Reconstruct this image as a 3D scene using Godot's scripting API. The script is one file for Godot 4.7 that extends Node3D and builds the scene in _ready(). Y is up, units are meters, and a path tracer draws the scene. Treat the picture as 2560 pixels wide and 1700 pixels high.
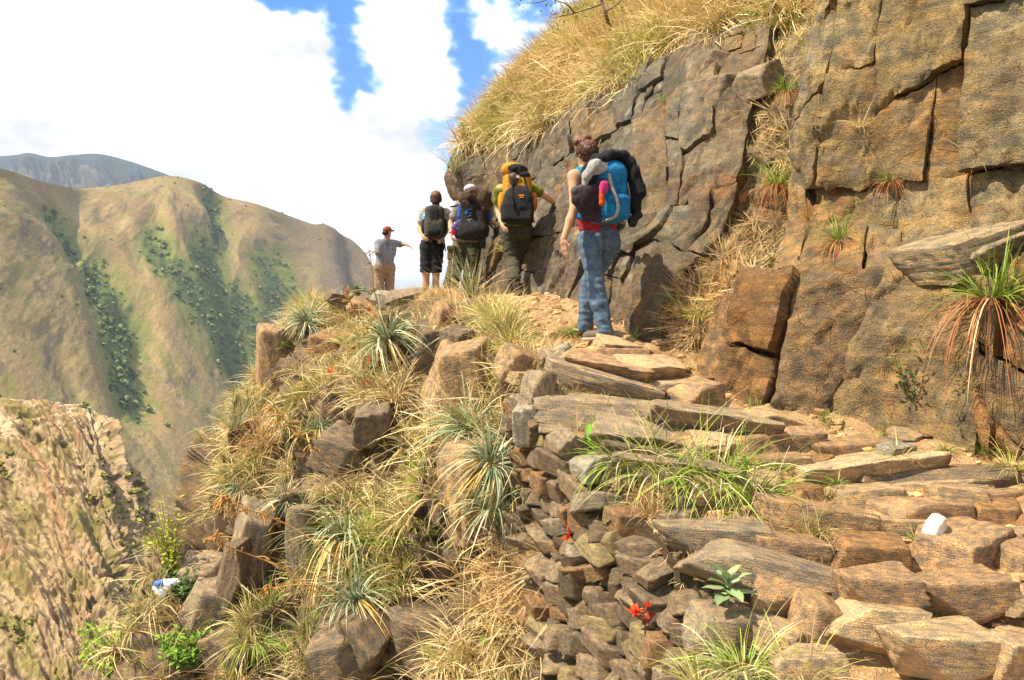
extends Node3D
# A mountain footpath of rough stone steps under a cliff, five hikers, a bushy bluff on the left and a dry valley beyond.
# Metres, y up. The eye is 1.6 m above the path; the valley lies towards -z.

var rng := RandomNumberGenerator.new()
var names := {}
var M := {}
var T := {}
var fbm := FastNoiseLite.new()
var fine := FastNoiseLite.new()
var ridge := FastNoiseLite.new()
var soft := FastNoiseLite.new()
var sheets := {}

func _ready() -> void:
	rng.seed = 20417
	setup_noise()
	# camera, sky, sun, exposure
	var cam := Camera3D.new()
	cam.name = "camera"
	cam.projection = Camera3D.PROJECTION_FRUSTUM
	cam.near = 0.1
	cam.far = 30000.0
	cam.size = 0.1 * 680.0 / 900.0
	cam.frustum_offset = Vector2(0, -0.1 * 60.0 / 900.0)
	cam.position = Vector3(0, 1.6, 0)
	add_child(cam)
	cam.current = true
	var sun := DirectionalLight3D.new()
	sun.name = "sun"
	sun.light_energy = 1.6
	sun.light_angular_distance = 0.5
	sun.light_color = Color(1.0, 0.95, 0.86)
	sun.shadow_enabled = true
	add_child(sun)
	sun.look_at_from_position(Vector3(-0.52, 0.84, 0.17), Vector3.ZERO)
	var env := Environment.new()
	env.background_mode = Environment.BG_SKY
	env.tonemap_mode = Environment.TONE_MAPPER_LINEAR
	env.tonemap_exposure = 1.95
	env.sdfgi_enabled = true
	env.ssao_enabled = true
	env.ssil_enabled = true
	env.fog_enabled = true
	env.fog_light_color = Color(0.86, 0.92, 1.0)
	env.fog_density = 0.00007
	var sky := Sky.new()
	var pano := PanoramaSkyMaterial.new()
	pano.panorama = sky_picture()
	pano.energy_multiplier = 0.80
	sky.sky_material = pano
	env.sky = sky
	var we := WorldEnvironment.new()
	we.name = "world_environment"
	we.environment = env
	add_child(we)
	make_textures()
	make_materials()
	build_far()
	build_cliff()
	build_bluff()
	build_path()
	build_blocks()
	build_stones()
	build_people()
	build_plants()
	build_small()

# ---------------------------------------------------------------- naming
func numbered(called: String) -> String:
	var n: int = names.get(called, 0)
	names[called] = n + 1
	return called if n == 0 else "%s_%03d" % [called, n]

func tag(o: Node3D, label: String, category: String, group := "", kind := "") -> Node3D:
	if label: o.set_meta("label", label)
	if category: o.set_meta("category", category)
	if group: o.set_meta("group", group)
	if kind: o.set_meta("kind", kind)
	return o

func put(o: Node3D, called: String, parent: Node = null) -> Node3D:
	if parent == null:
		o.name = numbered(called)
		add_child(o, true)
	else:
		var k: Dictionary = parent.get_meta("kids") if parent.has_meta("kids") else {}
		var n: int = k.get(called, 0)
		k[called] = n + 1
		parent.set_meta("kids", k)
		o.name = called if n == 0 else "%s_%03d" % [called, n]
		parent.add_child(o, true)
	return o

func obj(called: String, mesh: Mesh, m: Material, parent: Node = null) -> MeshInstance3D:
	var o := MeshInstance3D.new()
	o.mesh = mesh
	o.material_override = m
	o.cast_shadow = GeometryInstance3D.SHADOW_CASTING_SETTING_ON
	put(o, called, parent)
	return o

func base(called: String, at: Vector3, label: String, category: String, group := "") -> Node3D:
	var o := Node3D.new()
	put(o, called)
	o.position = at
	tag(o, label, category, group)
	return o

func another(src: Node3D, called: String, at: Vector3, turn: float, size: float, label: String) -> Node3D:
	var o: Node3D = src.duplicate()
	o.name = numbered(called)
	add_child(o, true)
	o.position = at
	o.rotation = Vector3(0, turn, 0)
	o.scale = Vector3.ONE * size
	o.set_meta("label", label)
	return o

# ---------------------------------------------------------------- noise, textures, materials
func setup_noise() -> void:
	fbm.seed = 5
	fbm.noise_type = FastNoiseLite.TYPE_SIMPLEX_SMOOTH
	fbm.frequency = 1.0
	fbm.fractal_type = FastNoiseLite.FRACTAL_FBM
	fbm.fractal_octaves = 4
	fine.seed = 9
	fine.noise_type = FastNoiseLite.TYPE_SIMPLEX
	fine.frequency = 1.0
	fine.fractal_type = FastNoiseLite.FRACTAL_FBM
	fine.fractal_octaves = 3
	soft.seed = 33
	soft.noise_type = FastNoiseLite.TYPE_SIMPLEX_SMOOTH
	soft.frequency = 1.0
	soft.fractal_type = FastNoiseLite.FRACTAL_FBM
	soft.fractal_octaves = 2
	ridge.seed = 21
	ridge.noise_type = FastNoiseLite.TYPE_SIMPLEX_SMOOTH
	ridge.frequency = 1.0
	ridge.fractal_type = FastNoiseLite.FRACTAL_RIDGED
	ridge.fractal_octaves = 4

func noise_bytes(n: int, seed_: int, freq: float, kind: int, octaves: int, stretch := 1, cell_return := -1) -> PackedByteArray:
	var f := FastNoiseLite.new()
	f.seed = seed_
	f.frequency = freq
	f.noise_type = kind as FastNoiseLite.NoiseType
	f.fractal_type = FastNoiseLite.FRACTAL_FBM if octaves > 1 else FastNoiseLite.FRACTAL_NONE
	f.fractal_octaves = octaves
	if cell_return >= 0:
		f.cellular_return_type = cell_return as FastNoiseLite.CellularReturnType
	var im := f.get_seamless_image(n, n, false, false, 0.12, true)
	im.convert(Image.FORMAT_L8)
	if stretch > 1:
		# streaks: squeezed flat and repeated downwards
		var wide := Image.create(n, n, false, Image.FORMAT_L8)
		im.resize(n, n / stretch, Image.INTERPOLATE_LANCZOS)
		for k in stretch:
			wide.blit_rect(im, Rect2i(0, 0, n, n / stretch), Vector2i(0, k * n / stretch))
		im = wide
	return im.get_data()

func picture(n: int, data: PackedByteArray, rgb: bool) -> ImageTexture:
	return ImageTexture.create_from_image(Image.create_from_data(n, n, false, Image.FORMAT_RGB8 if rgb else Image.FORMAT_L8, data))

func make_textures() -> void:
	var n := 1024
	var big := noise_bytes(n, 3, 0.006, FastNoiseLite.TYPE_SIMPLEX_SMOOTH, 4)
	var grain := noise_bytes(n, 4, 0.07, FastNoiseLite.TYPE_SIMPLEX, 5)
	var streak := noise_bytes(n, 6, 0.009, FastNoiseLite.TYPE_SIMPLEX_SMOOTH, 6, 4)
	var bed := noise_bytes(n, 16, 0.010, FastNoiseLite.TYPE_SIMPLEX_SMOOTH, 5, 2)
	var crack := noise_bytes(n, 7, 0.010, FastNoiseLite.TYPE_CELLULAR, 1, 1, FastNoiseLite.RETURN_DISTANCE2_SUB)
	var spot := noise_bytes(n, 8, 0.035, FastNoiseLite.TYPE_SIMPLEX, 4)
	var col := PackedByteArray()
	col.resize(n * n * 3)
	var hei := PackedByteArray()
	hei.resize(n * n)
	# massive rock: blotches, faint bedding, fissures, lichen; and schist: thin dark partings between the leaves
	for kind in 2:
		for i in n * n:
			var b: float = big[i] / 255.0
			var g: float = grain[i] / 255.0
			var s: float = (bed[i] if kind == 0 else streak[i]) / 255.0
			var c: float = lerpf(1.0, minf(crack[i] / 7.0, 1.0), clampf((b - 0.45) * 8.0, 0.0, 1.0))
			var hair := 1.0 - clampf(absf(s - 0.47) / 0.014, 0.0, 1.0)
			var t: float
			if kind == 0: t = 0.66 + 0.34 * (b - 0.5) + 0.40 * (g - 0.5) + 0.22 * (s - 0.5) - 0.05 * hair
			else: t = 0.66 + 0.32 * (b - 0.5) + 0.46 * (g - 0.5) + 0.15 * (s - 0.5) - 0.03 * hair
			t *= 0.62 + 0.38 * c
			var warm := clampf((b - 0.5) * 1.6 + (s - 0.5), -0.5, 0.5)
			var li := clampf((spot[i] / 255.0 - 0.71) * 14.0, 0.0, 1.0) * clampf((b - 0.42) * 8.0, 0.0, 1.0)
			var o := Color(t * (1.0 + 0.10 * warm), t, t * (1.0 - 0.18 * warm)).lerp(Color(1, 1, 0.96), li * 0.7)
			col[i * 3] = int(clampf(o.r, 0.0, 1.0) * 255.0)
			col[i * 3 + 1] = int(clampf(o.g, 0.0, 1.0) * 255.0)
			col[i * 3 + 2] = int(clampf(o.b, 0.0, 1.0) * 255.0)
			hei[i] = int(clampf(0.15 + 0.25 * g + (0.3 if kind == 0 else 0.34) * s - 0.12 * hair + 0.2 * b - 0.3 * (1.0 - c) + li * 0.08, 0.0, 1.0) * 255.0)
		T["rock" if kind == 0 else "schist"] = picture(n, col, true)
		T["rock_height" if kind == 0 else "schist_height"] = picture(n, hei, false)
	# soil: grit, pebbles and dust
	var peb := noise_bytes(n, 15, 0.045, FastNoiseLite.TYPE_CELLULAR, 1, 1, FastNoiseLite.RETURN_CELL_VALUE)
	var ped := noise_bytes(n, 15, 0.045, FastNoiseLite.TYPE_CELLULAR, 1, 1, FastNoiseLite.RETURN_DISTANCE)
	for i in n * n:
		var p: float = clampf((peb[i] / 255.0 - 0.6) * 6.0, 0.0, 1.0) * clampf((0.34 - ped[i] / 255.0) * 8.0, 0.0, 1.0)
		var t := 0.55 + 0.25 * (big[i] / 255.0) + 0.30 * (grain[i] / 255.0 - 0.3) + 0.22 * p
		col[i * 3] = int(clampf(t, 0.0, 1.0) * 255.0)
		col[i * 3 + 1] = int(clampf(t * (0.97 + 0.03 * p), 0.0, 1.0) * 255.0)
		col[i * 3 + 2] = int(clampf(t * (0.93 + 0.07 * p), 0.0, 1.0) * 255.0)
		hei[i] = int(clampf(0.2 + 0.4 * grain[i] / 255.0 + 0.4 * p, 0.0, 1.0) * 255.0)
	T.soil = picture(n, col, true)
	T.soil_height = picture(n, hei, false)
	# cloth: faint wear and weave
	n = 512
	var wear := noise_bytes(n, 31, 0.012, FastNoiseLite.TYPE_SIMPLEX_SMOOTH, 4)
	var weave := noise_bytes(n, 32, 0.18, FastNoiseLite.TYPE_SIMPLEX, 2)
	col.resize(n * n * 3)
	hei.resize(n * n)
	for i in n * n:
		var t := 0.66 + 0.34 * wear[i] / 255.0 + 0.16 * (weave[i] / 255.0 - 0.5)
		var q := int(clampf(t, 0.0, 1.0) * 255.0)
		col[i * 3] = q
		col[i * 3 + 1] = q
		col[i * 3 + 2] = q
		hei[i] = int(clampf(0.6 * wear[i] / 255.0 + 0.4 * weave[i] / 255.0, 0.0, 1.0) * 255.0)
	T.cloth = picture(n, col, true)
	T.cloth_height = picture(n, hei, false)

func lin(r: float, g: float, b: float) -> Color:
	return Color(r, g, b).linear_to_srgb()

func plain(r: float, g: float, b: float, rough := 0.8) -> StandardMaterial3D:
	var m := StandardMaterial3D.new()
	m.albedo_color = lin(r, g, b)
	m.roughness = rough
	m.metallic_specular = 0.3
	return m

func rocky(r: float, g: float, b: float, scale_: float, relief: float, tex := "rock") -> StandardMaterial3D:
	var m := plain(r, g, b, 0.88)
	m.vertex_color_use_as_albedo = true
	m.albedo_texture = T[tex]
	m.heightmap_enabled = true
	m.heightmap_texture = T[tex + "_height"]
	m.heightmap_scale = relief
	m.uv1_triplanar = true
	m.uv1_world_triplanar = true
	m.uv1_triplanar_sharpness = 3.0
	m.uv1_scale = Vector3.ONE * scale_
	return m

# stone whose leaves follow the block itself
var slaty_count := 0
func slaty(r: float, g: float, b: float) -> StandardMaterial3D:
	var m := rocky(r, g, b, 0.62, 1.6, "schist")
	m.uv1_world_triplanar = false
	slaty_count += 1
	m.uv1_offset = Vector3(0.37, 0.61, 0.23) * slaty_count
	return m

func cloth(r: float, g: float, b: float, rough := 0.85, relief := 1.0, scale_ := 3.0) -> StandardMaterial3D:
	var m := rocky(r, g, b, scale_, relief, "cloth")
	m.roughness = rough
	m.rim_enabled = true
	m.rim = 0.25
	m.rim_tint = 0.6
	return m

func leafy(back: float, rough := 0.6) -> StandardMaterial3D:
	var m := StandardMaterial3D.new()
	m.vertex_color_use_as_albedo = true
	m.roughness = rough
	m.metallic_specular = 0.35
	m.backlight_enabled = true
	m.backlight = Color(back, back, back * 0.8)
	m.cull_mode = BaseMaterial3D.CULL_DISABLED
	return m

func make_materials() -> void:
	M.cliff = rocky(1.0, 0.985, 0.94, 0.85, 2.0)
	M.bluff = rocky(1.0, 0.98, 0.95, 0.8, 2.4)
	M.soil = rocky(1, 1, 1, 1.1, 1.3, "soil")
	M.hill = plain(1, 1, 1, 0.95)
	M.hill.vertex_color_use_as_albedo = true
	M.leaf = leafy(0.55)
	M.stiff = leafy(0.35, 0.5)
	M.tree = plain(1, 1, 1, 0.9)
	M.tree.vertex_color_use_as_albedo = true
	# stones: tan, grey, brown, rust, dark, pale
	M.stones = [
		slaty(1.0, 0.70, 0.38), slaty(0.62, 0.47, 0.29), slaty(0.78, 0.50, 0.26), slaty(0.70, 0.39, 0.17), slaty(0.42, 0.30, 0.18), slaty(0.80, 0.70, 0.52),
		slaty(0.66, 0.50, 0.24), slaty(0.62, 0.45, 0.27), slaty(0.42, 0.31, 0.19), slaty(0.68, 0.40, 0.19), slaty(0.68, 0.55, 0.36),
	]
	M.gravel = rocky(0.95, 0.68, 0.40, 2.0, 0.6, "soil")
	M.quartz = plain(0.70, 0.58, 0.45, 0.7)
	M.quartz.vertex_color_use_as_albedo = true
	M.skin = plain(0.48, 0.275, 0.16, 0.65)
	M.skin.subsurf_scatter_enabled = true
	M.skin.subsurf_scatter_strength = 0.15
	M.skin_tan = plain(0.40, 0.195, 0.11, 0.55)
	M.black = cloth(0.018, 0.018, 0.02, 0.6, 1.2, 4.0)
	M.wood = plain(0.13, 0.09, 0.06, 0.9)

# ---------------------------------------------------------------- sheets of ground and rock
class Sheet:
	var nu := 0
	var nv := 0
	var side := -1.0
	var pos := PackedVector3Array()
	var nor := PackedVector3Array()
	var col := PackedColorArray()
	func at(u: float, v: float) -> int:
		return clampi(int(v * (nv - 1) + 0.5), 0, nv - 1) * nu + clampi(int(u * (nu - 1) + 0.5), 0, nu - 1)

func crom(a: Vector3, b: Vector3, c: Vector3, d: Vector3, t: float) -> Vector3:
	return 0.5 * (2.0 * b + (c - a) * t + (2.0 * a - 5.0 * b + 4.0 * c - d) * t * t + (3.0 * b - a - 3.0 * c + d) * t * t * t)

func along(row: PackedVector3Array, f: float) -> Vector3:
	var n := row.size() - 1
	var x := clampf(f, 0.0, 1.0) * n
	var i := mini(int(x), n - 1)
	return crom(row[maxi(i - 1, 0)], row[i], row[i + 1], row[mini(i + 2, n)], x - i)

func grid_normals(s: Sheet, side: float) -> void:
	s.nor.resize(s.pos.size())
	var nu := s.nu
	var nv := s.nv
	for j in nv:
		var up := maxi(j - 1, 0) * nu
		var dn := mini(j + 1, nv - 1) * nu
		for i in nu:
			var a := s.pos[j * nu + mini(i + 1, nu - 1)] - s.pos[j * nu + maxi(i - 1, 0)]
			var b := s.pos[dn + i] - s.pos[up + i]
			s.nor[j * nu + i] = a.cross(b).normalized() * side

# rows: polylines from the top row to the bottom row; push(P, n, u, v) -> metres along the normal; paint(P, n, u, v, pushed) -> linear colour
func make_sheet(rows: Array, nu: int, nv: int, side: float, push: Callable, paint: Callable) -> Sheet:
	var s := Sheet.new()
	s.nu = nu
	s.nv = nv
	s.side = side
	var lines: Array[PackedVector3Array] = []
	for r in rows:
		var line := PackedVector3Array()
		line.resize(nu)
		var src := PackedVector3Array(r)
		for i in nu:
			line[i] = along(src, i / float(nu - 1))
		lines.append(line)
	s.pos.resize(nu * nv)
	var m := lines.size() - 1
	for j in nv:
		var x := j / float(nv - 1) * m
		var k := mini(int(x), m - 1)
		var t := x - k
		var la := lines[maxi(k - 1, 0)]
		var lb := lines[k]
		var lc := lines[k + 1]
		var ld := lines[mini(k + 2, m)]
		for i in nu:
			s.pos[j * nu + i] = crom(la[i], lb[i], lc[i], ld[i], t)
	grid_normals(s, side)
	var was := s.pos.duplicate()
	var pushed := PackedFloat32Array()
	pushed.resize(nu * nv)
	for j in nv:
		var v := j / float(nv - 1)
		for i in nu:
			var q := j * nu + i
			var d: float = push.call(was[q], s.nor[q], i / float(nu - 1), v)
			pushed[q] = d
			s.pos[q] = was[q] + s.nor[q] * d
	grid_normals(s, side)
	s.col.resize(nu * nv)
	for j in nv:
		var v := j / float(nv - 1)
		for i in nu:
			var q := j * nu + i
			s.col[q] = paint.call(s.pos[q], s.nor[q], i / float(nu - 1), v, pushed[q])
	return s

func sheet_mesh(s: Sheet) -> ArrayMesh:
	var idx := PackedInt32Array()
	idx.resize((s.nu - 1) * (s.nv - 1) * 6)
	var k := 0
	for j in s.nv - 1:
		for i in s.nu - 1:
			var a := j * s.nu + i
			idx[k] = a
			idx[k + 1] = a + 1
			idx[k + 2] = a + s.nu
			idx[k + 3] = a + 1
			idx[k + 4] = a + s.nu + 1
			idx[k + 5] = a + s.nu
			k += 6
	if s.side > 0.0: idx.reverse()
	return arrays_mesh(s.pos, s.nor, s.col, idx)

func arrays_mesh(v: PackedVector3Array, n: PackedVector3Array, c: PackedColorArray, idx: PackedInt32Array) -> ArrayMesh:
	var a := []
	a.resize(Mesh.ARRAY_MAX)
	a[Mesh.ARRAY_VERTEX] = v
	a[Mesh.ARRAY_NORMAL] = n
	if c.size():
		a[Mesh.ARRAY_COLOR] = c
	a[Mesh.ARRAY_INDEX] = idx
	var m := ArrayMesh.new()
	m.add_surface_from_arrays(Mesh.PRIMITIVE_TRIANGLES, a)
	return m

# Worley cells in the plane: block joints of the rock. Results in w_*.
var w_off := 0.0
var w_edge := 0.0
var w_tilt := 0.0
var w_id := 0.0
func hash2(x: int, y: int, s: int) -> int:
	var h := (x * 374761393 + y * 668265263 + s * 1274126177) & 0x7fffffff
	h = ((h ^ (h >> 13)) * 1274126177) & 0x7fffffff
	return h ^ (h >> 16)

func worley(p: Vector2, s: int) -> void:
	var cx := floori(p.x)
	var cy := floori(p.y)
	var d1 := 9.0
	var d2 := 9.0
	var hb := 0
	var rel := Vector2.ZERO
	for j in range(cy - 1, cy + 2):
		for i in range(cx - 1, cx + 2):
			var h := hash2(i, j, s)
			var c := Vector2(i + 0.12 + 0.76 * (h & 1023) / 1023.0, j + 0.12 + 0.76 * ((h >> 10) & 1023) / 1023.0)
			var r := p - c
			var d := maxf(absf(r.x), absf(r.y)) * 0.6 + r.length() * 0.4
			if d < d1:
				d2 = d1
				d1 = d
				hb = h
				rel = r
			elif d < d2:
				d2 = d
	w_edge = d2 - d1
	w_id = ((hb >> 4) & 1023) / 1023.0
	w_off = ((hb >> 7) & 1023) / 1023.0 - 0.5
	var a := ((hb >> 14) & 255) / 40.0
	w_tilt = rel.x * cos(a) + rel.y * sin(a)

func seg_dist(p: Vector2, a: Vector2, b: Vector2) -> float:
	var ab := b - a
	return (p - a - ab * clampf((p - a).dot(ab) / ab.length_squared(), 0.0, 1.0)).length()

func mixc(a: Color, b: Color, t: float) -> Color:
	return a.lerp(b, clampf(t, 0.0, 1.0))

# ---------------------------------------------------------------- sky
func sstep(a: float, b: float, x: float) -> float:
	var t := clampf((x - a) / (b - a), 0.0, 1.0)
	return t * t * (3.0 - 2.0 * t)

# gaps of blue between the clouds: capsules in tangent units (right, up) of the sky towards -z, with their radius
const GAPS := [
	[Vector2(-0.197, 0.335), Vector2(-0.191, 0.278), 0.019], [Vector2(-0.191, 0.278), Vector2(-0.178, 0.228), 0.017], [Vector2(-0.178, 0.228), Vector2(-0.183, 0.192), 0.011],
	[Vector2(-0.30, 0.325), Vector2(-0.21, 0.312), 0.014], [Vector2(-0.165, 0.216), Vector2(-0.160, 0.212), 0.009],
	[Vector2(-0.068, 0.31), Vector2(-0.050, 0.268), 0.016], [Vector2(-0.047, 0.256), Vector2(-0.040, 0.217), 0.022], [Vector2(-0.040, 0.21), Vector2(-0.046, 0.172), 0.022],
	[Vector2(-0.046, 0.168), Vector2(-0.082, 0.155), 0.017], [Vector2(-0.078, 0.153), Vector2(-0.05, 0.128), 0.018],
]
func sky_color(dir: Vector3) -> Color:
	var up := maxf(dir.y, 0.0)
	var blue := Color(0.28, 0.55, 0.84).lerp(Color(0.14, 0.35, 0.72), sstep(0.12, 0.9, up))
	blue = blue.lerp(Color(0.48, 0.70, 0.88), sstep(0.16, 0.0, up))
	var q := dir * Vector3(1.0, 1.7, 1.0)
	var big := fbm.get_noise_3dv(q * 3.1 + Vector3(4, 1, 2))
	var puff := fbm.get_noise_3dv(q * 11.0) + 0.5 * fine.get_noise_3dv(q * 42.0)
	var cover := sstep(-0.30, -0.06, big + 0.22 * puff)
	var thin := 0.0
	if dir.z < -0.2:
		var x := dir.x / -dir.z
		var y := dir.y / -dir.z
		var inside := sstep(0.75, 0.5, absf(x)) * sstep(0.55, 0.36, y)
		var gap := -9.0
		for g: Array in GAPS:
			gap = maxf(gap, (float(g[2]) - seg_dist(Vector2(x, y), g[0], g[1])) / 0.017)
		var here := 1.0 - sstep(-0.5, 0.5, gap - 1.1 * puff - 0.1)
		# thin torn cloud to the right
		thin = sstep(-0.055, -0.02, x) * sstep(0.10, 0.16, y)
		var torn := clampf(0.62 + 1.2 * puff + 0.5 * fbm.get_noise_3dv(q * 24.0), 0.0, 1.0)
		here = lerpf(here, here * torn, thin)
		cover = lerpf(cover, here, inside)
	var shade := sstep(-0.1, 0.75, fbm.get_noise_3dv(q * Vector3(2.4, 5.0, 2.4) + Vector3(7.3, 0.4, 3.1)) + 0.25 * puff)
	var white := Color(1, 1, 1).lerp(Color(0.76, 0.765, 0.77), shade * (1.0 - thin))
	return blue.lerp(white, cover)

func sky_picture() -> ImageTexture:
	# coarse all round, four times finer in the part of the sky that the valley opens to
	var w := 1024
	var h := 512
	var data := PackedByteArray()
	data.resize(w * h * 3)
	for j in h:
		var el := (0.5 - (j + 0.5) / h) * PI
		for i in w:
			var k := (j * w + i) * 3
			var c := Color(0.80, 0.815, 0.82)
			if el > -0.02:
				var az := (i + 0.5) / w * TAU
				c = sky_color(Vector3(sin(az) * cos(el), sin(el), -cos(az) * cos(el)))
			data[k] = int(c.r * 255.0)
			data[k + 1] = int(c.g * 255.0)
			data[k + 2] = int(c.b * 255.0)
	var im := Image.create_from_data(w, h, false, Image.FORMAT_RGB8, data)
	im.resize(4096, 2048, Image.INTERPOLATE_CUBIC)
	var x0 := -410
	var x1 := 252
	var y0 := 780
	var y1 := 1030
	for j in range(y0, y1):
		var el := (0.5 - (j + 0.5) / 2048.0) * PI
		for i in range(x0, x1):
			var az := (i + 0.5) / 4096.0 * TAU
			im.set_pixel(posmod(i, 4096), j, sky_color(Vector3(sin(az) * cos(el), sin(el), -cos(az) * cos(el))))
	return ImageTexture.create_from_image(im)

# ---------------------------------------------------------------- the valley
const WOODS := [
	[Vector2(0.50, 0.02), Vector2(0.515, 0.12), 0.007], [Vector2(0.515, 0.12), Vector2(0.50, 0.20), 0.006],
	[Vector2(0.36, 0.20), Vector2(0.43, 0.28), 0.012], [Vector2(0.43, 0.28), Vector2(0.50, 0.36), 0.016], [Vector2(0.50, 0.36), Vector2(0.58, 0.46), 0.022], [Vector2(0.58, 0.46), Vector2(0.62, 0.62), 0.02],
	[Vector2(0.475, 0.22), Vector2(0.51, 0.34), 0.026], [Vector2(0.545, 0.30), Vector2(0.60, 0.40), 0.02],
	[Vector2(0.27, 0.27), Vector2(0.32, 0.38), 0.020], [Vector2(0.30, 0.36), Vector2(0.33, 0.46), 0.016],
	[Vector2(0.595, 0.19), Vector2(0.61, 0.32), 0.014], [Vector2(0.61, 0.32), Vector2(0.66, 0.48), 0.02], [Vector2(0.20, 0.12), Vector2(0.235, 0.22), 0.005],
]
func woods(u: float, v: float) -> float:
	var p := Vector2(u, v * 0.7)
	var d := 9.0
	for w: Array in WOODS:
		var a: Vector2 = w[0]
		var b: Vector2 = w[1]
		d = minf(d, seg_dist(p, Vector2(a.x, a.y * 0.7), Vector2(b.x, b.y * 0.7)) - float(w[2]))
	return d

func hill_push(_p: Vector3, _n: Vector3, u: float, v: float) -> float:
	# ribs and gullies run down to the right
	var wu := 0.05 * fbm.get_noise_2d(u * 7.0, v * 5.0)
	var across := u + wu - v * 0.5
	var r := soft.get_noise_2d(across * 5.0, v * 1.6)
	var d := 16.0 * r + 0.8 * soft.get_noise_2d(across * 14.0 + 5.0, v * 5.0) + 0.6 * fbm.get_noise_2d(u * 70.0, v * 50.0)
	d -= 16.0 * sstep(0.05, -0.01, woods(u, v))
	# the bare spur on the right
	d += 30.0 * sstep(0.07, 0.0, absf(u - 0.68 - v * 0.1))
	return d * sstep(0.0, 0.08, v + 0.012) * (1.0 - 0.35 * v)

func hill_paint(p: Vector3, _n: Vector3, u: float, v: float, d: float) -> Color:
	var across := u - v * 0.5
	var n1 := fbm.get_noise_2d(across * 26.0, v * 5.0)
	var n2 := fbm.get_noise_2d(u * 110.0, v * 80.0)
	var n3 := fine.get_noise_2d(u * 420.0, v * 300.0)
	var c := Color(0.29, 0.205, 0.085)
	c = mixc(c, Color(0.40, 0.29, 0.12), n1 * 1.4 + 0.3 * n2)
	c = mixc(c, Color(0.20, 0.19, 0.05), sstep(0.05, 0.45, fbm.get_noise_2d(across * 34.0 + 5.0, v * 7.0) + 0.35 * n2) * 0.75)
	c = mixc(c, Color(0.20, 0.15, 0.075), sstep(0.05, 0.6, n2 + 0.7 * fbm.get_noise_2d(across * 24.0 + 3.0, v * 9.0)) * 0.55)
	# bare broken rock
	c = mixc(c, Color(0.14, 0.105, 0.075), sstep(0.30, 0.55, fbm.get_noise_2d(u * 22.0 + 8.0, v * 14.0) + 0.4 * n2) * 0.8)
	c = mixc(c, Color(0.115, 0.088, 0.058), sstep(0.57, 0.66, u - v * 0.12) * (0.9 + 0.5 * n2))
	var w := woods(u, v) + 0.018 * fbm.get_noise_2d(u * 60.0, v * 40.0)
	c = mixc(c, Color(0.15, 0.19, 0.03), sstep(0.035, 0.0, w) * 0.85)
	c = mixc(c, Color(0.075, 0.105, 0.03), sstep(0.012, -0.012, w))
	return c * (0.80 + 0.30 * n3 + 0.10 * n2)

func slide_push(p: Vector3, _n: Vector3, u: float, v: float) -> float:
	var across := u - v * 0.45
	var d := 5.0 * ridge.get_noise_2d(across * 5.0, v * 1.8) + 1.2 * ridge.get_noise_2d(across * 16.0, v * 9.0) + 0.8 * fbm.get_noise_2d(u * 60.0, v * 60.0)
	worley(Vector2(u * 20.0, v * 26.0) + Vector2(fbm.get_noise_2d(u * 9.0, v * 9.0), fbm.get_noise_2d(u * 9.0 + 7.0, v * 9.0)), 4)
	d += (2.4 * w_off + 2.6 * w_tilt) * sstep(0.0, 0.2, w_edge) * sstep(-0.2, 0.25, fbm.get_noise_2d(u * 5.0, v * 5.0))
	return d * sstep(0.0, 0.06, v)

func slide_paint(_p: Vector3, n: Vector3, u: float, v: float, d: float) -> Color:
	var across := u - v * 0.45
	var n1 := fbm.get_noise_2d(across * 13.0, v * 5.0)
	var n2 := fbm.get_noise_2d(u * 50.0, v * 60.0)
	var n3 := fine.get_noise_2d(u * 190.0, v * 220.0)
	var c := Color(0.36, 0.255, 0.13)
	c = mixc(c, Color(0.56, 0.43, 0.27), sstep(0.34, 0.0, v - 0.12 * n1) * sstep(-0.25, 0.3, n1 + 0.3 * n2))
	c = mixc(c, Color(0.38, 0.21, 0.10), sstep(0.1, 0.45, fbm.get_noise_2d(across * 19.0 + 4.0, v * 3.0)) * 0.7)
	c = mixc(c, Color(0.20, 0.17, 0.045), sstep(0.02, 0.35, fbm.get_noise_2d(across * 10.0 + 9.0, v * 6.0) + 0.3 * n2) * 0.85)
	c = mixc(c, Color(0.20, 0.135, 0.07), sstep(0.12, 0.45, n2 + fbm.get_noise_2d(u * 14.0 + 2.0, v * 12.0) * 0.6) * 0.85)
	c = mixc(c, Color(0.60, 0.50, 0.36), sstep(0.05, 0.0, v) * 0.5)
	c = mixc(c, Color(0.27, 0.22, 0.075), sstep(0.72, 0.9, u + 0.1 * n1) * 0.8)
	c *= 1.0 - 0.55 * sstep(0.35, 0.75, ridge.get_noise_2d(u * 17.0, v * 20.0 + u * 8.0))
	return c * (0.86 + 0.32 * n3)

func far_paint(_p: Vector3, _n: Vector3, u: float, v: float, _d: float) -> Color:
	var n1 := fbm.get_noise_2d(u * 14.0, v * 8.0)
	var c := Color(0.02, 0.036, 0.036)
	c = mixc(c, Color(0.085, 0.08, 0.062), sstep(0.13, 0.24, v + 0.16 * n1 - 0.9 * maxf(0.0, u - 0.52)))
	return c * (1.0 + 0.35 * fbm.get_noise_2d(u * 120.0, v * 90.0))

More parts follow.
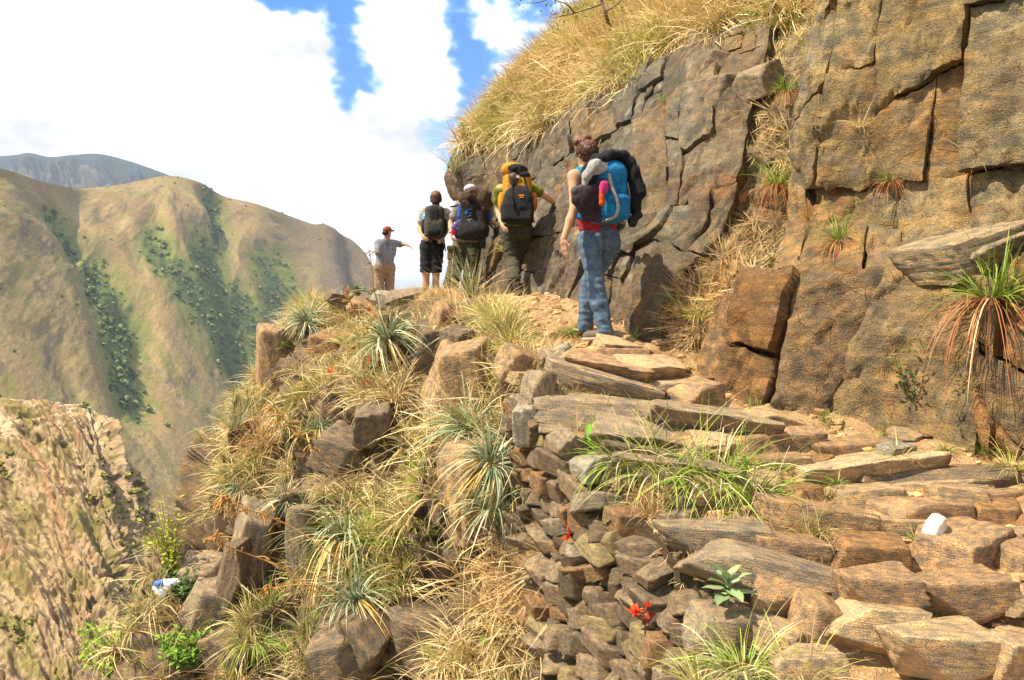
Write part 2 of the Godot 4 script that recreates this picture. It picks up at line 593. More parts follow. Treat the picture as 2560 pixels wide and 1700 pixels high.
func build_far() -> void:
	var floor_ := PlaneMesh.new()
	floor_.size = Vector2(24000, 24000)
	var vm := plain(0.16, 0.13, 0.06, 0.95)
	var fl := obj("valley_floor", floor_, vm)
	fl.position = Vector3(0, -430, -4000)
	tag(fl, "dry brown floor of the deep valley below the path", "ground", "", "structure")
	var top := [Vector3(-4460, 752.7, -5200), Vector3(-3581, 692.9, -5100), Vector3(-2844, 690.5, -5000), Vector3(-2662, 700.1, -4950), Vector3(-2515, 671.3, -4900), Vector3(-2396, 682.2, -4900), Vector3(-2197, 673.6, -4800), Vector3(-1984, 617.8, -4700), Vector3(-1758, 538.3, -4600), Vector3(-1535, 446.6, -4500), Vector3(-1232, 294.9, -4400), Vector3(-869.6, 87.6, -4300)]
	var low := [Vector3(-2573, -465.1, -3000), Vector3(-2107, -465.1, -3000), Vector3(-1707, -465.1, -3000), Vector3(-1613, -465.1, -3000), Vector3(-1507, -465.1, -3000), Vector3(-1407, -465.1, -3000), Vector3(-1273, -465.1, -3000), Vector3(-1140, -465.1, -3000), Vector3(-1007, -465.1, -3000), Vector3(-840, -465.1, -3000), Vector3(-640, -498.4, -3000), Vector3(-306.7, -531.7, -3000)]
	var far_push := func(_p: Vector3, _n: Vector3, u: float, v: float) -> float: return (120.0 * ridge.get_noise_2d(u * 9.0, v * 3.0) + 20.0 * fbm.get_noise_2d(u * 60.0, v * 40.0)) * sstep(0.0, 0.2, v)
	var s := make_sheet([top, low], 220, 120, -1.0, far_push, far_paint)
	tag(obj("mountain", sheet_mesh(s), M.hill), "dark blue wooded mountain far behind the brown ridge, under cloud", "mountain", "", "structure")
	top = [Vector3(-712, 131.6, -900), Vector3(-635.6, 134.9, -1000), Vector3(-625.8, 138.5, -1100), Vector3(-650, 137.7, -1250), Vector3(-672, 144.7, -1400), Vector3(-660, 159.9, -1500), Vector3(-640, 182.9, -1600), Vector3(-623.3, 192.3, -1650), Vector3(-589.3, 186.7, -1700), Vector3(-560, 164.9, -1750), Vector3(-504, 151.6, -1800), Vector3(-430.7, 121.9, -1900), Vector3(-380, 102.9, -1900), Vector3(-333.6, 81.82, -1900), Vector3(-291.9, 34.49, -1850), Vector3(-254, -8.4, -1800), Vector3(-159.4, -95.62, -1750), Vector3(14.67, -255.1, -1650)]
	var mid := [Vector3(-443, -85.51, -560), Vector3(-394, -94.84, -620), Vector3(-375.5, -97.4, -660), Vector3(-374.4, -102.4, -720), Vector3(-374.4, -111.1, -780), Vector3(-369.6, -124.4, -840), Vector3(-360, -138.4, -900), Vector3(-343.5, -153.1, -960), Vector3(-334.8, -167.6, -1050), Vector3(-334.8, -177.3, -1150), Vector3(-329.2, -165.1, -1250), Vector3(-314.2, -154, -1400), Vector3(-285.2, -143.4, -1450), Vector3(-253.3, -140.1, -1500), Vector3(-218.7, -153.4, -1550), Vector3(-175.7, -187.8, -1550), Vector3(-98.17, -256.7, -1550), Vector3(46.67, -365.1, -1500)]
	low = [Vector3(-237.3, -171.7, -300), Vector3(-209.7, -189.1, -330), Vector3(-193.4, -194.8, -340), Vector3(-180.8, -206.4, -360), Vector3(-169.7, -213.7, -380), Vector3(-164.9, -226.2, -410), Vector3(-161, -238.4, -450), Vector3(-159.4, -254, -500), Vector3(-159.9, -266, -560), Vector3(-165, -282.8, -640), Vector3(-170.2, -294.4, -740), Vector3(-167.2, -300.6, -850), Vector3(-155.2, -304.5, -950), Vector3(-136.5, -313.4, -1050), Vector3(-117.6, -330.6, -1150), Vector3(-86.11, -359.5, -1250), Vector3(-31.78, -402.8, -1300), Vector3(83.78, -489.5, -1300)]
	s = make_sheet([top, mid, low], 460, 420, -1.0, hill_push, hill_paint)
	var hills := obj("hills", sheet_mesh(s), M.hill)
	tag(hills, "dry brown and green mountainside across the valley with wooded gullies", "hills", "", "structure")
	sheets.hills = s
	woods_trees(s)
	top = [Vector3(-231.7, -39.47, -330), Vector3(-196.3, -39.64, -320), Vector3(-176.4, -39.04, -310), Vector3(-161.7, -39.41, -305), Vector3(-150, -39.73, -300), Vector3(-141.2, -39.65, -297), Vector3(-135.6, -41.85, -294), Vector3(-129.5, -48.67, -290), Vector3(-124.2, -56.64, -288), Vector3(-118.4, -65.53, -285), Vector3(-113.4, -74.23, -282), Vector3(-109.5, -83.02, -280), Vector3(-104.3, -92.24, -276), Vector3(-96, -106.4, -270), Vector3(-83.03, -128, -265)]
	mid = [Vector3(-168.5, -73.07, -240), Vector3(-144.7, -71.82, -236), Vector3(-132, -70.58, -232), Vector3(-121.9, -69.96, -230), Vector3(-114, -69.84, -228), Vector3(-107.5, -69.97, -226), Vector3(-102.5, -71.22, -226), Vector3(-99.31, -74.91, -228), Vector3(-96.09, -79.67, -230), Vector3(-93.32, -84.76, -232), Vector3(-91, -89.92, -234), Vector3(-88.89, -95.42, -236), Vector3(-86.21, -102.1, -238), Vector3(-81.6, -111.5, -240), Vector3(-71.79, -130.2, -242)]
	low = [Vector3(-112.4, -90.84, -160), Vector3(-98.13, -90.84, -160), Vector3(-91.02, -90.84, -160), Vector3(-84.8, -90.84, -160), Vector3(-81, -92, -162), Vector3(-77.99, -93.16, -164), Vector3(-75.79, -95.47, -168), Vector3(-73.39, -97.78, -172), Vector3(-71.99, -101.2, -178), Vector3(-71.15, -104.7, -184), Vector3(-70.51, -108.2, -190), Vector3(-69.69, -111.6, -196), Vector3(-69.36, -116.3, -204), Vector3(-67.84, -123.2, -212), Vector3(-61.6, -135.3, -220)]
	s = make_sheet([top, mid, low], 300, 380, -1.0, slide_push, slide_paint)
	tag(obj("hillside", sheet_mesh(s), M.hill), "pale eroded landslide face with scree chutes below the far road", "hillside", "", "structure")
	sheets.slide = s
	var spots: Array[Transform3D] = []
	var tints: Array[Color] = []
	var r := RandomNumberGenerator.new()
	r.seed = 78
	for k in 3000:
		var i := s.at(r.randf(), r.randf())
		if r.randf() > sstep(0.05, 0.4, fbm.get_noise_3dv(s.pos[i] * 0.03)): continue
		var size := 0.8 + 2.4 * pow(r.randf(), 3.0)
		spots.append(Transform3D(Basis(Vector3.UP, r.randf() * TAU).scaled(Vector3(size, size * 0.7, size)), s.pos[i]))
		tints.append(Color(1.3, 1.1, 0.8) * r.randf_range(0.7, 1.5))
	tag(scatter("scrub", lumpy(6, Color(0.13, 0.14, 0.045)), M.tree, spots, tints), "olive scrub dotted over the eroded landslide face", "scrub", "", "stuff")

func lumpy(seed_: int, tone: Color) -> ArrayMesh:
	# a small tree crown seen from far off: many leaf-clump faces through a rounded volume
	var r := RandomNumberGenerator.new()
	r.seed = seed_
	var v := PackedVector3Array()
	var n := PackedVector3Array()
	var c := PackedColorArray()
	var idx := PackedInt32Array()
	for k in 70:
		var d := Vector3(r.randfn(0, 1), r.randfn(0, 1), r.randfn(0, 1)).normalized()
		var o := d * Vector3(0.5, 0.42, 0.5) * pow(r.randf(), 0.35) + Vector3(0, 0.45, 0)
		var a := Vector3(r.randfn(0, 1), r.randfn(0, 1), r.randfn(0, 1)).normalized()
		var b := a.cross(d).normalized()
		var sz := r.randf_range(0.12, 0.2)
		var t := tone * r.randf_range(0.7, 1.35)
		var at := v.size()
		for e: Vector3 in [a, b, -a, -b]:
			v.append(o + e * sz)
			n.append((d + Vector3.UP * 0.4).normalized())
			c.append(t)
		idx.append_array([at, at + 1, at + 2, at, at + 2, at + 3])
	return arrays_mesh(v, n, c, idx)

func woods_trees(s: Sheet) -> void:
	var spots: Array[Transform3D] = []
	var tints: Array[Color] = []
	var r := RandomNumberGenerator.new()
	r.seed = 77
	for k in 34000:
		var u := r.randf()
		var v := r.randf() * 0.75
		var w := woods(u, v) + 0.018 * fbm.get_noise_2d(u * 60.0, v * 40.0)
		var keep := (0.55 + 0.5 * fbm.get_noise_2d(u * 90.0, v * 60.0)) * 0.7 * sstep(0.02, -0.012, w) + 0.006
		if r.randf() > keep: continue
		var i := s.at(u, v)
		var far := absf(s.pos[i].z)
		var size := (2.5 + 8.0 * pow(r.randf(), 2.0)) * (1.0 if w < 0.012 else 0.6)
		if far < 600.0: size *= 0.6
		spots.append(Transform3D(Basis(Vector3.UP, r.randf() * TAU).scaled(Vector3(size, size * r.randf_range(0.6, 1.0), size)), s.pos[i] - Vector3.UP * size * 0.15))
		tints.append(Color(1, 1, 1) * r.randf_range(0.7, 1.3) + Color(0.15, 0.1, 0, 0) * r.randf())
	tag(scatter("woods", lumpy(5, Color(0.10, 0.14, 0.045)), M.tree, spots, tints), "dark green woods filling the gullies of the far mountainside", "woods", "", "stuff")

func scatter(called: String, mesh: Mesh, m: Material, spots: Array[Transform3D], tints: Array[Color], parent: Node = null) -> MultiMeshInstance3D:
	var mm := MultiMesh.new()
	mm.transform_format = MultiMesh.TRANSFORM_3D
	mm.use_colors = true
	mm.mesh = mesh
	mm.instance_count = spots.size()
	for i in spots.size():
		mm.set_instance_transform(i, spots[i])
		mm.set_instance_color(i, tints[i])
	var o := MultiMeshInstance3D.new()
	o.multimesh = mm
	o.material_override = m
	put(o, called, parent)
	return o

# ---------------------------------------------------------------- the cliff
const CLIFF_LENGTH := 17.0
func cliff_push(p: Vector3, _n: Vector3, u: float, v: float) -> float:
	var a := u * CLIFF_LENGTH
	var left := sstep(0.42, 0.55, u)          # the bedded outcrop behind the walkers
	var gully := sstep(0.055, 0.02, absf(u - 0.385)) * sstep(5.2, 2.2, p.y)
	var rot := 0.42 * left - 0.10
	var q := Vector2(a * cos(rot) - p.y * sin(rot), a * sin(rot) + p.y * cos(rot))
	var warp := Vector2(fbm.get_noise_3dv(p * 0.9), fbm.get_noise_3dv(p * 0.9 + Vector3(9, 3, 1))) * 0.28
	var plane := sstep(0.20, 0.23, u) * sstep(0.36, 0.33, u) * sstep(1.75, 1.6, p.y)   # the low brown block: one broad face
	worley((q + warp) * Vector2(lerpf(0.42, 0.7, left), lerpf(0.62, 0.95, left)), 3)
	var big := (lerpf(0.24, 0.34, left) * w_off + lerpf(0.20, 0.26, left) * w_tilt) * sstep(0.0, 0.05, w_edge)
	var gap := sstep(0.03, 0.005, w_edge) * 0.09
	worley((q + warp * 0.4) * Vector2(1.7, 2.5), 8)
	var rough := lerpf(0.6, 1.0, left) * (0.35 + 0.65 * sstep(-0.2, 0.3, fbm.get_noise_3dv(p * 0.7 + Vector3(3, 3, 3))))
	var small := (0.09 * w_off + 0.11 * w_tilt) * sstep(0.0, 0.08, w_edge) * rough
	var gap2 := sstep(0.05, 0.01, w_edge) * 0.022 * rough
	var beds := 0.014 * ridge.get_noise_3d(q.x * 0.7, q.y * 4.0, p.z * 0.5) + 0.008 * fine.get_noise_3dv(p * 7.0) + 0.03 * fbm.get_noise_3dv(p * 0.9)
	plane = maxf(plane, 0.6 * sstep(0.42, 0.47, u) * sstep(0.66, 0.60, u) * sstep(3.4, 2.9, p.y))
	big *= 1.0 - 0.8 * plane
	small *= 1.0 - 0.75 * plane
	# long fractures
	var fract := 0.09 * sstep(0.020, 0.004, absf(fbm.get_noise_2d(q.x * 0.45, q.y * 1.1))) + 0.07 * sstep(0.018, 0.003, absf(fbm.get_noise_2d(q.x * 1.1 + 30.0, q.y * 0.5)))
	var rock := big + small - gap - gap2 + beds - fract
	var loose := 0.16 * fbm.get_noise_3dv(p * 2.4) + 0.06 * fine.get_noise_3dv(p * 7.0) + 0.02 * fine.get_noise_3dv(p * 20.0) - 0.05
	var d := lerpf(rock * 0.4 - 0.06, loose, gully)
	d = lerpf(d, loose * 1.3, sstep(0.66, 0.86, 1.0 - v) * sstep(0.36, 0.5, u))
	return d * sstep(0.0, 0.03, v + 0.02)

func cliff_paint(p: Vector3, n: Vector3, u: float, v: float, d: float) -> Color:
	var left := sstep(0.42, 0.52, u + 0.05 * fbm.get_noise_3dv(p))
	var gully := sstep(0.06, 0.02, absf(u - 0.385) + 0.02 * fbm.get_noise_3dv(p * 1.5)) * sstep(5.0, 2.4, p.y)
	var n1 := fbm.get_noise_3dv(p * Vector3(0.8, 1.3, 0.8) + Vector3(1, 7, 3))
	var n2 := fbm.get_noise_3dv(p * Vector3(1.6, 2.6, 1.6) + Vector3(11, 2, 5))
	var n3 := fbm.get_noise_3dv(p * 4.5)
	var right := Color(0.43, 0.29, 0.13)
	right = mixc(right, Color(0.47, 0.37, 0.19), n1 * 1.8)
	right = mixc(right, Color(0.30, 0.17, 0.07), sstep(0.05, 0.4, n2) * 0.8)
	right = mixc(right, Color(0.46, 0.18, 0.045), sstep(0.16, 0.5, fbm.get_noise_3dv(p * Vector3(1.0, 2.2, 1.0) + Vector3(20, 2, 9)) + 0.15 * n3) * 0.9)
	right = mixc(right, Color(0.20, 0.15, 0.09), sstep(0.3, 0.6, n2 - n1 * 0.6) * 0.7)
	right = mixc(right, Color(0.37, 0.32, 0.21), sstep(0.1, 0.45, fbm.get_noise_3dv(p * 0.9 + Vector3(31, 4, 9))) * 0.8)
	# the low brown block
	right = mixc(right, Color(0.30, 0.165, 0.075), sstep(1.95, 1.5, p.y + 0.1 * n2) * 0.85)
	var grey := Color(0.30, 0.25, 0.18)
	grey = mixc(grey, Color(0.22, 0.175, 0.115), sstep(-0.1, 0.35, n1 + 0.3 * n3))
	grey = mixc(grey, Color(0.30, 0.20, 0.095), sstep(0.12, 0.45, n2) * 0.8)
	grey = mixc(grey, Color(0.24, 0.125, 0.05), sstep(0.2, 0.4, fbm.get_noise_3dv(p * 0.7 + Vector3(5, 5, 8))) * 0.7)
	grey = mixc(grey, Color(0.26, 0.155, 0.075), sstep(2.3, 1.4, p.y + 0.25 * n2) * 0.75)
	var c := right.lerp(grey, left)
	# dark seeps running down the face
	c = mixc(c, Color(0.10, 0.08, 0.06), sstep(0.22, 0.5, fbm.get_noise_3d(p.x * 2.4, p.y * 0.45, p.z * 2.4)) * 0.6)
	c = mixc(c, Color(0.45, 0.19, 0.06), sstep(0.30, 0.5, fbm.get_noise_3d(p.x * 1.8 + 20.0, p.y * 1.1, p.z * 1.8)) * 0.55)
	# the grey slab at the right edge
	c = mixc(c, Color(0.20, 0.185, 0.15), sstep(0.115, 0.08, u + 0.03 * n1))
	c = mixc(c, Color(0.36, 0.255, 0.145) * (1.0 + 0.5 * n3), gully)
	# pale lichen
	c = mixc(c, Color(0.50, 0.46, 0.36), sstep(0.36, 0.46, n3 + 0.25 * n1) * (0.35 + 0.5 * left) * (1.0 - gully))
	c = mixc(c, Color(0.52, 0.48, 0.40), sstep(0.02, 0.008, absf(u - 0.335 + 0.012 * n2)) * sstep(2.6, 3.4, p.y) * sstep(-0.1, 0.2, n3))
	# earth under the grass on top
	c = mixc(c, Color(0.20, 0.125, 0.06), sstep(0.70, 0.84, 1.0 - v + 0.1 * n2) * sstep(0.36, 0.46, u))
	return c * (1.0 + 0.22 * n3)

func build_cliff() -> void:
	var r0: Array = [Vector3(4.7,7.2,-4.8), Vector3(4.2,7.2,-5.6), Vector3(4.0,7.2,-6.4), Vector3(3.8,7.2,-7.2), Vector3(4.0,7.0,-8.6), Vector3(4.3,6.8,-10), Vector3(3.9,6.5,-11.5), Vector3(3.4,6.3,-12.2), Vector3(2.9,6.2,-13), Vector3(2.35,6.1,-13.8), Vector3(1.7,6.1,-14.4), Vector3(1.2,6.0,-15), Vector3(1.2,5.9,-16.5), Vector3(2.2,5.8,-18)]
	var r1: Array = [Vector3(4.4,5,-4.6), Vector3(3.95,5,-5.4), Vector3(3.7,5,-6.2), Vector3(3.3,5,-6.9), Vector3(3.2,5,-7.9), Vector3(3.2,5,-9.2), Vector3(2.7,5,-10.3), Vector3(2.25,5,-11), Vector3(1.72,5,-11.9), Vector3(1.12,4.95,-12.9), Vector3(.5,4.9,-13.9), Vector3(.08,4.8,-14.8), Vector3(.3,4.8,-16.5), Vector3(1.5,4.8,-18)]
	var r2: Array = [Vector3(4.3,3.6,-4.4), Vector3(3.85,3.6,-5.3), Vector3(3.6,3.6,-6.1), Vector3(3.1,3.6,-6.8), Vector3(2.6,3.6,-7.3), Vector3(2.6,3.6,-8.3), Vector3(2.0,3.6,-9.2), Vector3(1.5,3.6,-10), Vector3(1.0,3.6,-11), Vector3(.45,3.6,-12.2), Vector3(-.15,3.55,-13.6), Vector3(-1.0,3.4,-14.5), Vector3(-.3,3.5,-16.5), Vector3(1,3.5,-18)]
	var r3: Array = [Vector3(4.2,2,-4.2), Vector3(3.75,2.1,-5.2), Vector3(3.5,2.1,-6.0), Vector3(3.0,2,-6.75), Vector3(2.45,2,-7.35), Vector3(2.25,2.1,-7.95), Vector3(1.7,2.2,-8.3), Vector3(1.3,2.3,-8.9), Vector3(.8,2.4,-10.1), Vector3(.25,2.4,-11.5), Vector3(-.2,2.4,-13), Vector3(-.45,2.3,-14.5), Vector3(-.5,2.3,-16.5), Vector3(.8,2.3,-18)]
	var r4: Array = [Vector3(4.0,1.3,-3.8), Vector3(3.55,1.5,-4.8), Vector3(3.25,1.6,-5.6), Vector3(2.85,1.62,-6.3), Vector3(1.95,1.62,-6.78), Vector3(1.7,1.5,-7.6), Vector3(1.25,1.7,-8.4), Vector3(.95,1.9,-9.3), Vector3(.5,1.9,-10.4), Vector3(-.05,1.9,-11.8), Vector3(-.3,1.8,-13.2), Vector3(-.45,1.7,-14.6), Vector3(-.6,1.7,-16.5), Vector3(.6,1.7,-18)]
	var r5: Array = [Vector3(3.9,-.6,-3.5), Vector3(3.45,-.2,-4.6), Vector3(3.1,.2,-5.5), Vector3(2.75,.4,-6.15), Vector3(1.82,.5,-6.65), Vector3(1.5,.6,-7.5), Vector3(1.1,.85,-8.3), Vector3(.7,1.0,-9.4), Vector3(.25,1.0,-10.5), Vector3(-.3,1.0,-12), Vector3(-.45,.9,-13.3), Vector3(-.55,.9,-14.8), Vector3(-.6,.8,-16.5), Vector3(.5,.8,-18)]
	var none := func(_p: Vector3, _n: Vector3, _u: float, _v: float) -> float: return 0.0
	var white := func(_p: Vector3, _n: Vector3, _u: float, _v: float, _d: float) -> Color: return Color.WHITE
	cliff_bare = make_sheet([r0, r1, r2, r3, r4, r5], 260, 140, 1.0, none, white)
	var s := make_sheet([r0, r1, r2, r3, r4, r5], 520, 280, 1.0, cliff_push, cliff_paint)
	sheets.cliff = s
	tag(obj("cliff", sheet_mesh(s), M.cliff), "tall brown rock cliff along the right side of the path, grass on top", "cliff", "", "structure")

# ---------------------------------------------------------------- the bluff below the path
func bluff_push(p: Vector3, _n: Vector3, u: float, v: float) -> float:
	var warp := Vector2(fbm.get_noise_3dv(p * 0.8), fbm.get_noise_3dv(p * 0.8 + Vector3(5, 1, 7))) * 0.35
	var q := Vector2(u * 13.0, p.y) + warp
	worley(Vector2(q.x * 0.95 + q.y * 0.25, q.y * 0.55), 13)
	var d := (0.5 * w_off + 0.42 * w_tilt) * sstep(0.0, 0.10, w_edge)
	worley(Vector2(q.x * 2.8, q.y * 2.0), 17)
	d += (0.16 * w_off + 0.20 * w_tilt) * sstep(0.0, 0.12, w_edge)
	d += 0.10 * fbm.get_noise_3dv(p * 1.6) + 0.035 * fine.get_noise_3dv(p * 6.0)
	d -= 0.75 * sstep(0.24, 0.12, seg_dist(Vector2(p.x, p.y), Vector2(-2.185, -0.72), Vector2(-2.277, -1.153)) + 0.06 * fbm.get_noise_3dv(p * 3.0))
	return d * (0.12 + 0.88 * sstep(0.13, 0.30, v)) * lerpf(0.4, 1.0, sstep(0.0, 0.12, u))

func bluff_paint(p: Vector3, n: Vector3, u: float, v: float, d: float) -> Color:
	var n1 := fbm.get_noise_3dv(p * 1.1)
	var n2 := fbm.get_noise_3dv(p * 3.0 + Vector3(4, 4, 4))
	var flat := sstep(0.25, 0.6, n.y + 0.25 * n2)
	var c := Color(0.30, 0.225, 0.13)
	c = mixc(c, Color(0.19, 0.15, 0.10), sstep(0.0, 0.4, n1))
	c = mixc(c, Color(0.30, 0.17, 0.075), sstep(0.1, 0.4, n2) * 0.8)
	c = mixc(c, Color(0.40, 0.36, 0.27), sstep(0.32, 0.42, fbm.get_noise_3dv(p * 5.0)) * 0.7)
	c = mixc(c, Color(0.40, 0.28, 0.15), flat * 0.9)
	return c * (1.0 + 0.25 * fine.get_noise_3dv(p * 8.0))

func build_bluff() -> void:
	var rA: Array = [Vector3(.5,.78,-7.3), Vector3(.3,1.05,-8.4), Vector3(-.1,1.2,-9.8), Vector3(-.6,1.25,-10.9), Vector3(-1.1,1.25,-12), Vector3(-1.7,1.2,-13), Vector3(-2.3,1.15,-14.1), Vector3(-3.0,1.05,-15.3), Vector3(-3.3,.95,-17), Vector3(-3.6,.85,-20)]
	var r0: Array = [Vector3(.1,.80,-7.0), Vector3(-.12,1.12,-8.3), Vector3(-.5,1.36,-9.6), Vector3(-.95,1.43,-10.6), Vector3(-1.5,1.40,-11.6), Vector3(-2.1,1.37,-12.6), Vector3(-2.75,1.30,-13.6), Vector3(-3.4,1.2,-15), Vector3(-3.7,1.1,-17), Vector3(-4,1,-20)]
	var r1: Array = [Vector3(.12,.3,-6.7), Vector3(-.25,.55,-7.8), Vector3(-.75,.8,-9), Vector3(-1.25,.95,-10), Vector3(-1.85,1,-11), Vector3(-2.5,1,-12), Vector3(-3.05,.9,-12.8), Vector3(-3.5,.7,-14), Vector3(-3.9,.6,-17), Vector3(-4.2,.5,-20)]
	var r2: Array = [Vector3(.3,-.2,-6.2), Vector3(-.3,0,-7.2), Vector3(-.95,.15,-8.2), Vector3(-1.6,.25,-9.2), Vector3(-2.2,.25,-10.2), Vector3(-2.8,.2,-11), Vector3(-3.15,.1,-11.5), Vector3(-3.7,0,-13), Vector3(-4.1,-.2,-16), Vector3(-4.5,-.3,-20)]
	var r3: Array = [Vector3(.45,-.8,-5.7), Vector3(-.3,-.7,-6.8), Vector3(-.95,-.6,-7.6), Vector3(-1.65,-.6,-8.4), Vector3(-2.4,-.6,-9.2), Vector3(-3,-.6,-9.7), Vector3(-3.4,-.65,-10.2), Vector3(-4,-.8,-12), Vector3(-4.5,-1,-16), Vector3(-5,-1,-20)]
	var r4: Array = [Vector3(.5,-1.5,-5.2), Vector3(-.3,-1.5,-6.3), Vector3(-1,-1.5,-7), Vector3(-1.75,-1.5,-7.7), Vector3(-2.4,-1.5,-8.2), Vector3(-2.8,-1.5,-8.5), Vector3(-3.2,-1.6,-9), Vector3(-3.55,-1.65,-9.3), Vector3(-5,-2,-16), Vector3(-5.5,-2,-20)]
	var r5: Array = [Vector3(.5,-2.6,-4.8), Vector3(-.4,-2.6,-5.8), Vector3(-1.1,-2.6,-6.5), Vector3(-1.9,-2.6,-7.2), Vector3(-2.5,-2.6,-7.7), Vector3(-3,-2.7,-8), Vector3(-3.4,-2.8,-8.4), Vector3(-3.8,-2.6,-8.8), Vector3(-6,-3.5,-16), Vector3(-7,-3.5,-20)]
	var r6: Array = [Vector3(.3,-6,-4), Vector3(-.8,-6,-5), Vector3(-1.6,-6,-5.6), Vector3(-2.4,-6,-6), Vector3(-3.2,-6,-6.4), Vector3(-4,-6,-6.8), Vector3(-5,-6,-7.5), Vector3(-6.5,-6.5,-9), Vector3(-8,-7,-16), Vector3(-9,-7,-20)]
	var s := make_sheet([rA, r0, r1, r2, r3, r4, r5, r6], 480, 420, 1.0, bluff_push, bluff_paint)
	sheets.bluff = s
	tag(obj("rocky_slope", sheet_mesh(s), M.bluff), "steep rocky slope with dry grass falling away left of the path", "slope", "", "structure")

# ---------------------------------------------------------------- the path
func path_push(p: Vector3, _n: Vector3, u: float, v: float) -> float:
	var d := 0.03 - 0.035 * sstep(9.6, 8.4, -p.z) + 0.05 * fbm.get_noise_3dv(p * 1.7) + 0.018 * fine.get_noise_3dv(p * 6.0) + 0.008 * fine.get_noise_3dv(p * 17.0)
	# trodden treads between the stones
	var q := p.y / 0.17 + 0.6 * fbm.get_noise_3dv(p * 0.8)
	d += (sstep(0.55, 1.0, q - floorf(q)) - (q - floorf(q))) * 0.10 * sstep(9.5, 8.0, -p.z)
	return d

func path_paint(p: Vector3, n: Vector3, u: float, v: float, d: float) -> Color:
	var n1 := fbm.get_noise_3dv(p * 1.3)
	var n2 := fbm.get_noise_3dv(p * 5.0)
	var c := Color(0.60, 0.40, 0.205)
	c = mixc(c, Color(0.44, 0.255, 0.12), sstep(0.0, 0.45, n1 + 0.3 * n2))
	c = mixc(c, Color(0.68, 0.50, 0.29), sstep(0.15, 0.5, n2))
	return c

func build_path() -> void:
	var lr: Array = [Vector3(1.3,-1.1,1.5), Vector3(1.25,-.95,-1), Vector3(1.2,-.75,-2.5), Vector3(1.12,-.45,-3.6), Vector3(1.02,-.18,-4.4), Vector3(.9,.02,-4.9), Vector3(.75,.22,-5.35), Vector3(.5,.42,-5.8), Vector3(.2,.70,-6.5), Vector3(.1,.86,-7.0), Vector3(.05,1.05,-7.9), Vector3(-.2,1.22,-9.1), Vector3(-.6,1.30,-10.3), Vector3(-1.25,1.30,-11.7), Vector3(-1.95,1.26,-13.1), Vector3(-2.65,1.2,-15), Vector3(-3.2,1.12,-17), Vector3(-3.5,1.06,-20)]
	var rr: Array = [Vector3(4.6,-1.0,1.5), Vector3(4.5,-.9,-1), Vector3(4.4,-.5,-2.5), Vector3(4.2,-.15,-3.6), Vector3(3.9,.15,-4.5), Vector3(3.7,.35,-5.0), Vector3(3.5,.55,-5.5), Vector3(3.2,.68,-6.1), Vector3(2.4,.80,-6.9), Vector3(2.1,.98,-7.6), Vector3(1.6,1.2,-8.4), Vector3(1.1,1.42,-9.5), Vector3(.7,1.45,-10.6), Vector3(.1,1.4,-12), Vector3(-.4,1.35,-13.4), Vector3(-.9,1.25,-15), Vector3(-.9,1.2,-17), Vector3(-.9,1.1,-20)]
	var s := make_sheet([lr, rr], 420, 130, -1.0, path_push, path_paint)
	if s.nor[s.nu * 60 + 200].y < 0.0:
		for i in s.nor.size(): s.nor[i] = -s.nor[i]
	sheets.path = s
	path = obj("path", sheet_mesh(s), M.soil)
	tag(path, "trodden orange earth path with rough stone steps climbing beside the cliff", "path", "", "structure")

var path: MeshInstance3D

# nearest height of the path at a place
func path_y(x: float, z: float) -> float:
	var s: Sheet = sheets.path
	var best := 1e9
	var y := 0.0
	for j in range(0, s.nv, 4):
		for i in range(0, s.nu, 3):
			var p := s.pos[j * s.nu + i]
			var d := (p.x - x) * (p.x - x) + (p.z - z) * (p.z - z)
			if d < best:
				best = d
				y = p.y
	return y

# ---------------------------------------------------------------- the cliff's blocks
# The face is split along joints into four-sided blocks (places along the foot, heights), each a stone of its own standing a little in or out.
var blocks: Array = []
var block_rng := RandomNumberGenerator.new()

func split_block(q: PackedVector2Array, want: float, slant: float) -> void:
	var w := ((q[1] - q[0]).length() + (q[2] - q[3]).length()) * 0.5
	var h := ((q[3] - q[0]).length() + (q[2] - q[1]).length()) * 0.5
	var big := maxf(w, h)
	if big < want * block_rng.randf_range(0.38, 1.55) or big < 0.24:
		blocks.append(q)
		return
	var s := block_rng.randf_range(0.32, 0.68)
	var t := clampf(s + block_rng.randf_range(-0.14, 0.14) + slant * 0.1, 0.22, 0.78)
	if w > h * block_rng.randf_range(0.75, 1.25):
		var lo := q[0].lerp(q[1], s)
		var hi := q[3].lerp(q[2], t)
		split_block(PackedVector2Array([q[0], lo, hi, q[3]]), want, slant)
		split_block(PackedVector2Array([lo, q[1], q[2], hi]), want, slant)
	else:
		var le := q[0].lerp(q[3], s)
		var ri := q[1].lerp(q[2], t)
		split_block(PackedVector2Array([q[0], q[1], ri, le]), want, slant)
		split_block(PackedVector2Array([le, ri, q[2], q[3]]), want, slant)

const LEVELS := [Vector2(6.6, 0.0), Vector2(5.0, 0.2), Vector2(3.6, 0.4), Vector2(2.15, 0.6), Vector2(1.62, 0.8), Vector2(0.4, 1.0)]
func level_v(y: float) -> float:
	for i in 5:
		if y >= LEVELS[i + 1].y * 0.0 + LEVELS[i + 1].x:
			return clampf(lerpf(LEVELS[i].y, LEVELS[i + 1].y, (LEVELS[i].x - y) / (LEVELS[i].x - LEVELS[i + 1].x)), 0.0, 1.0)
	return 1.0

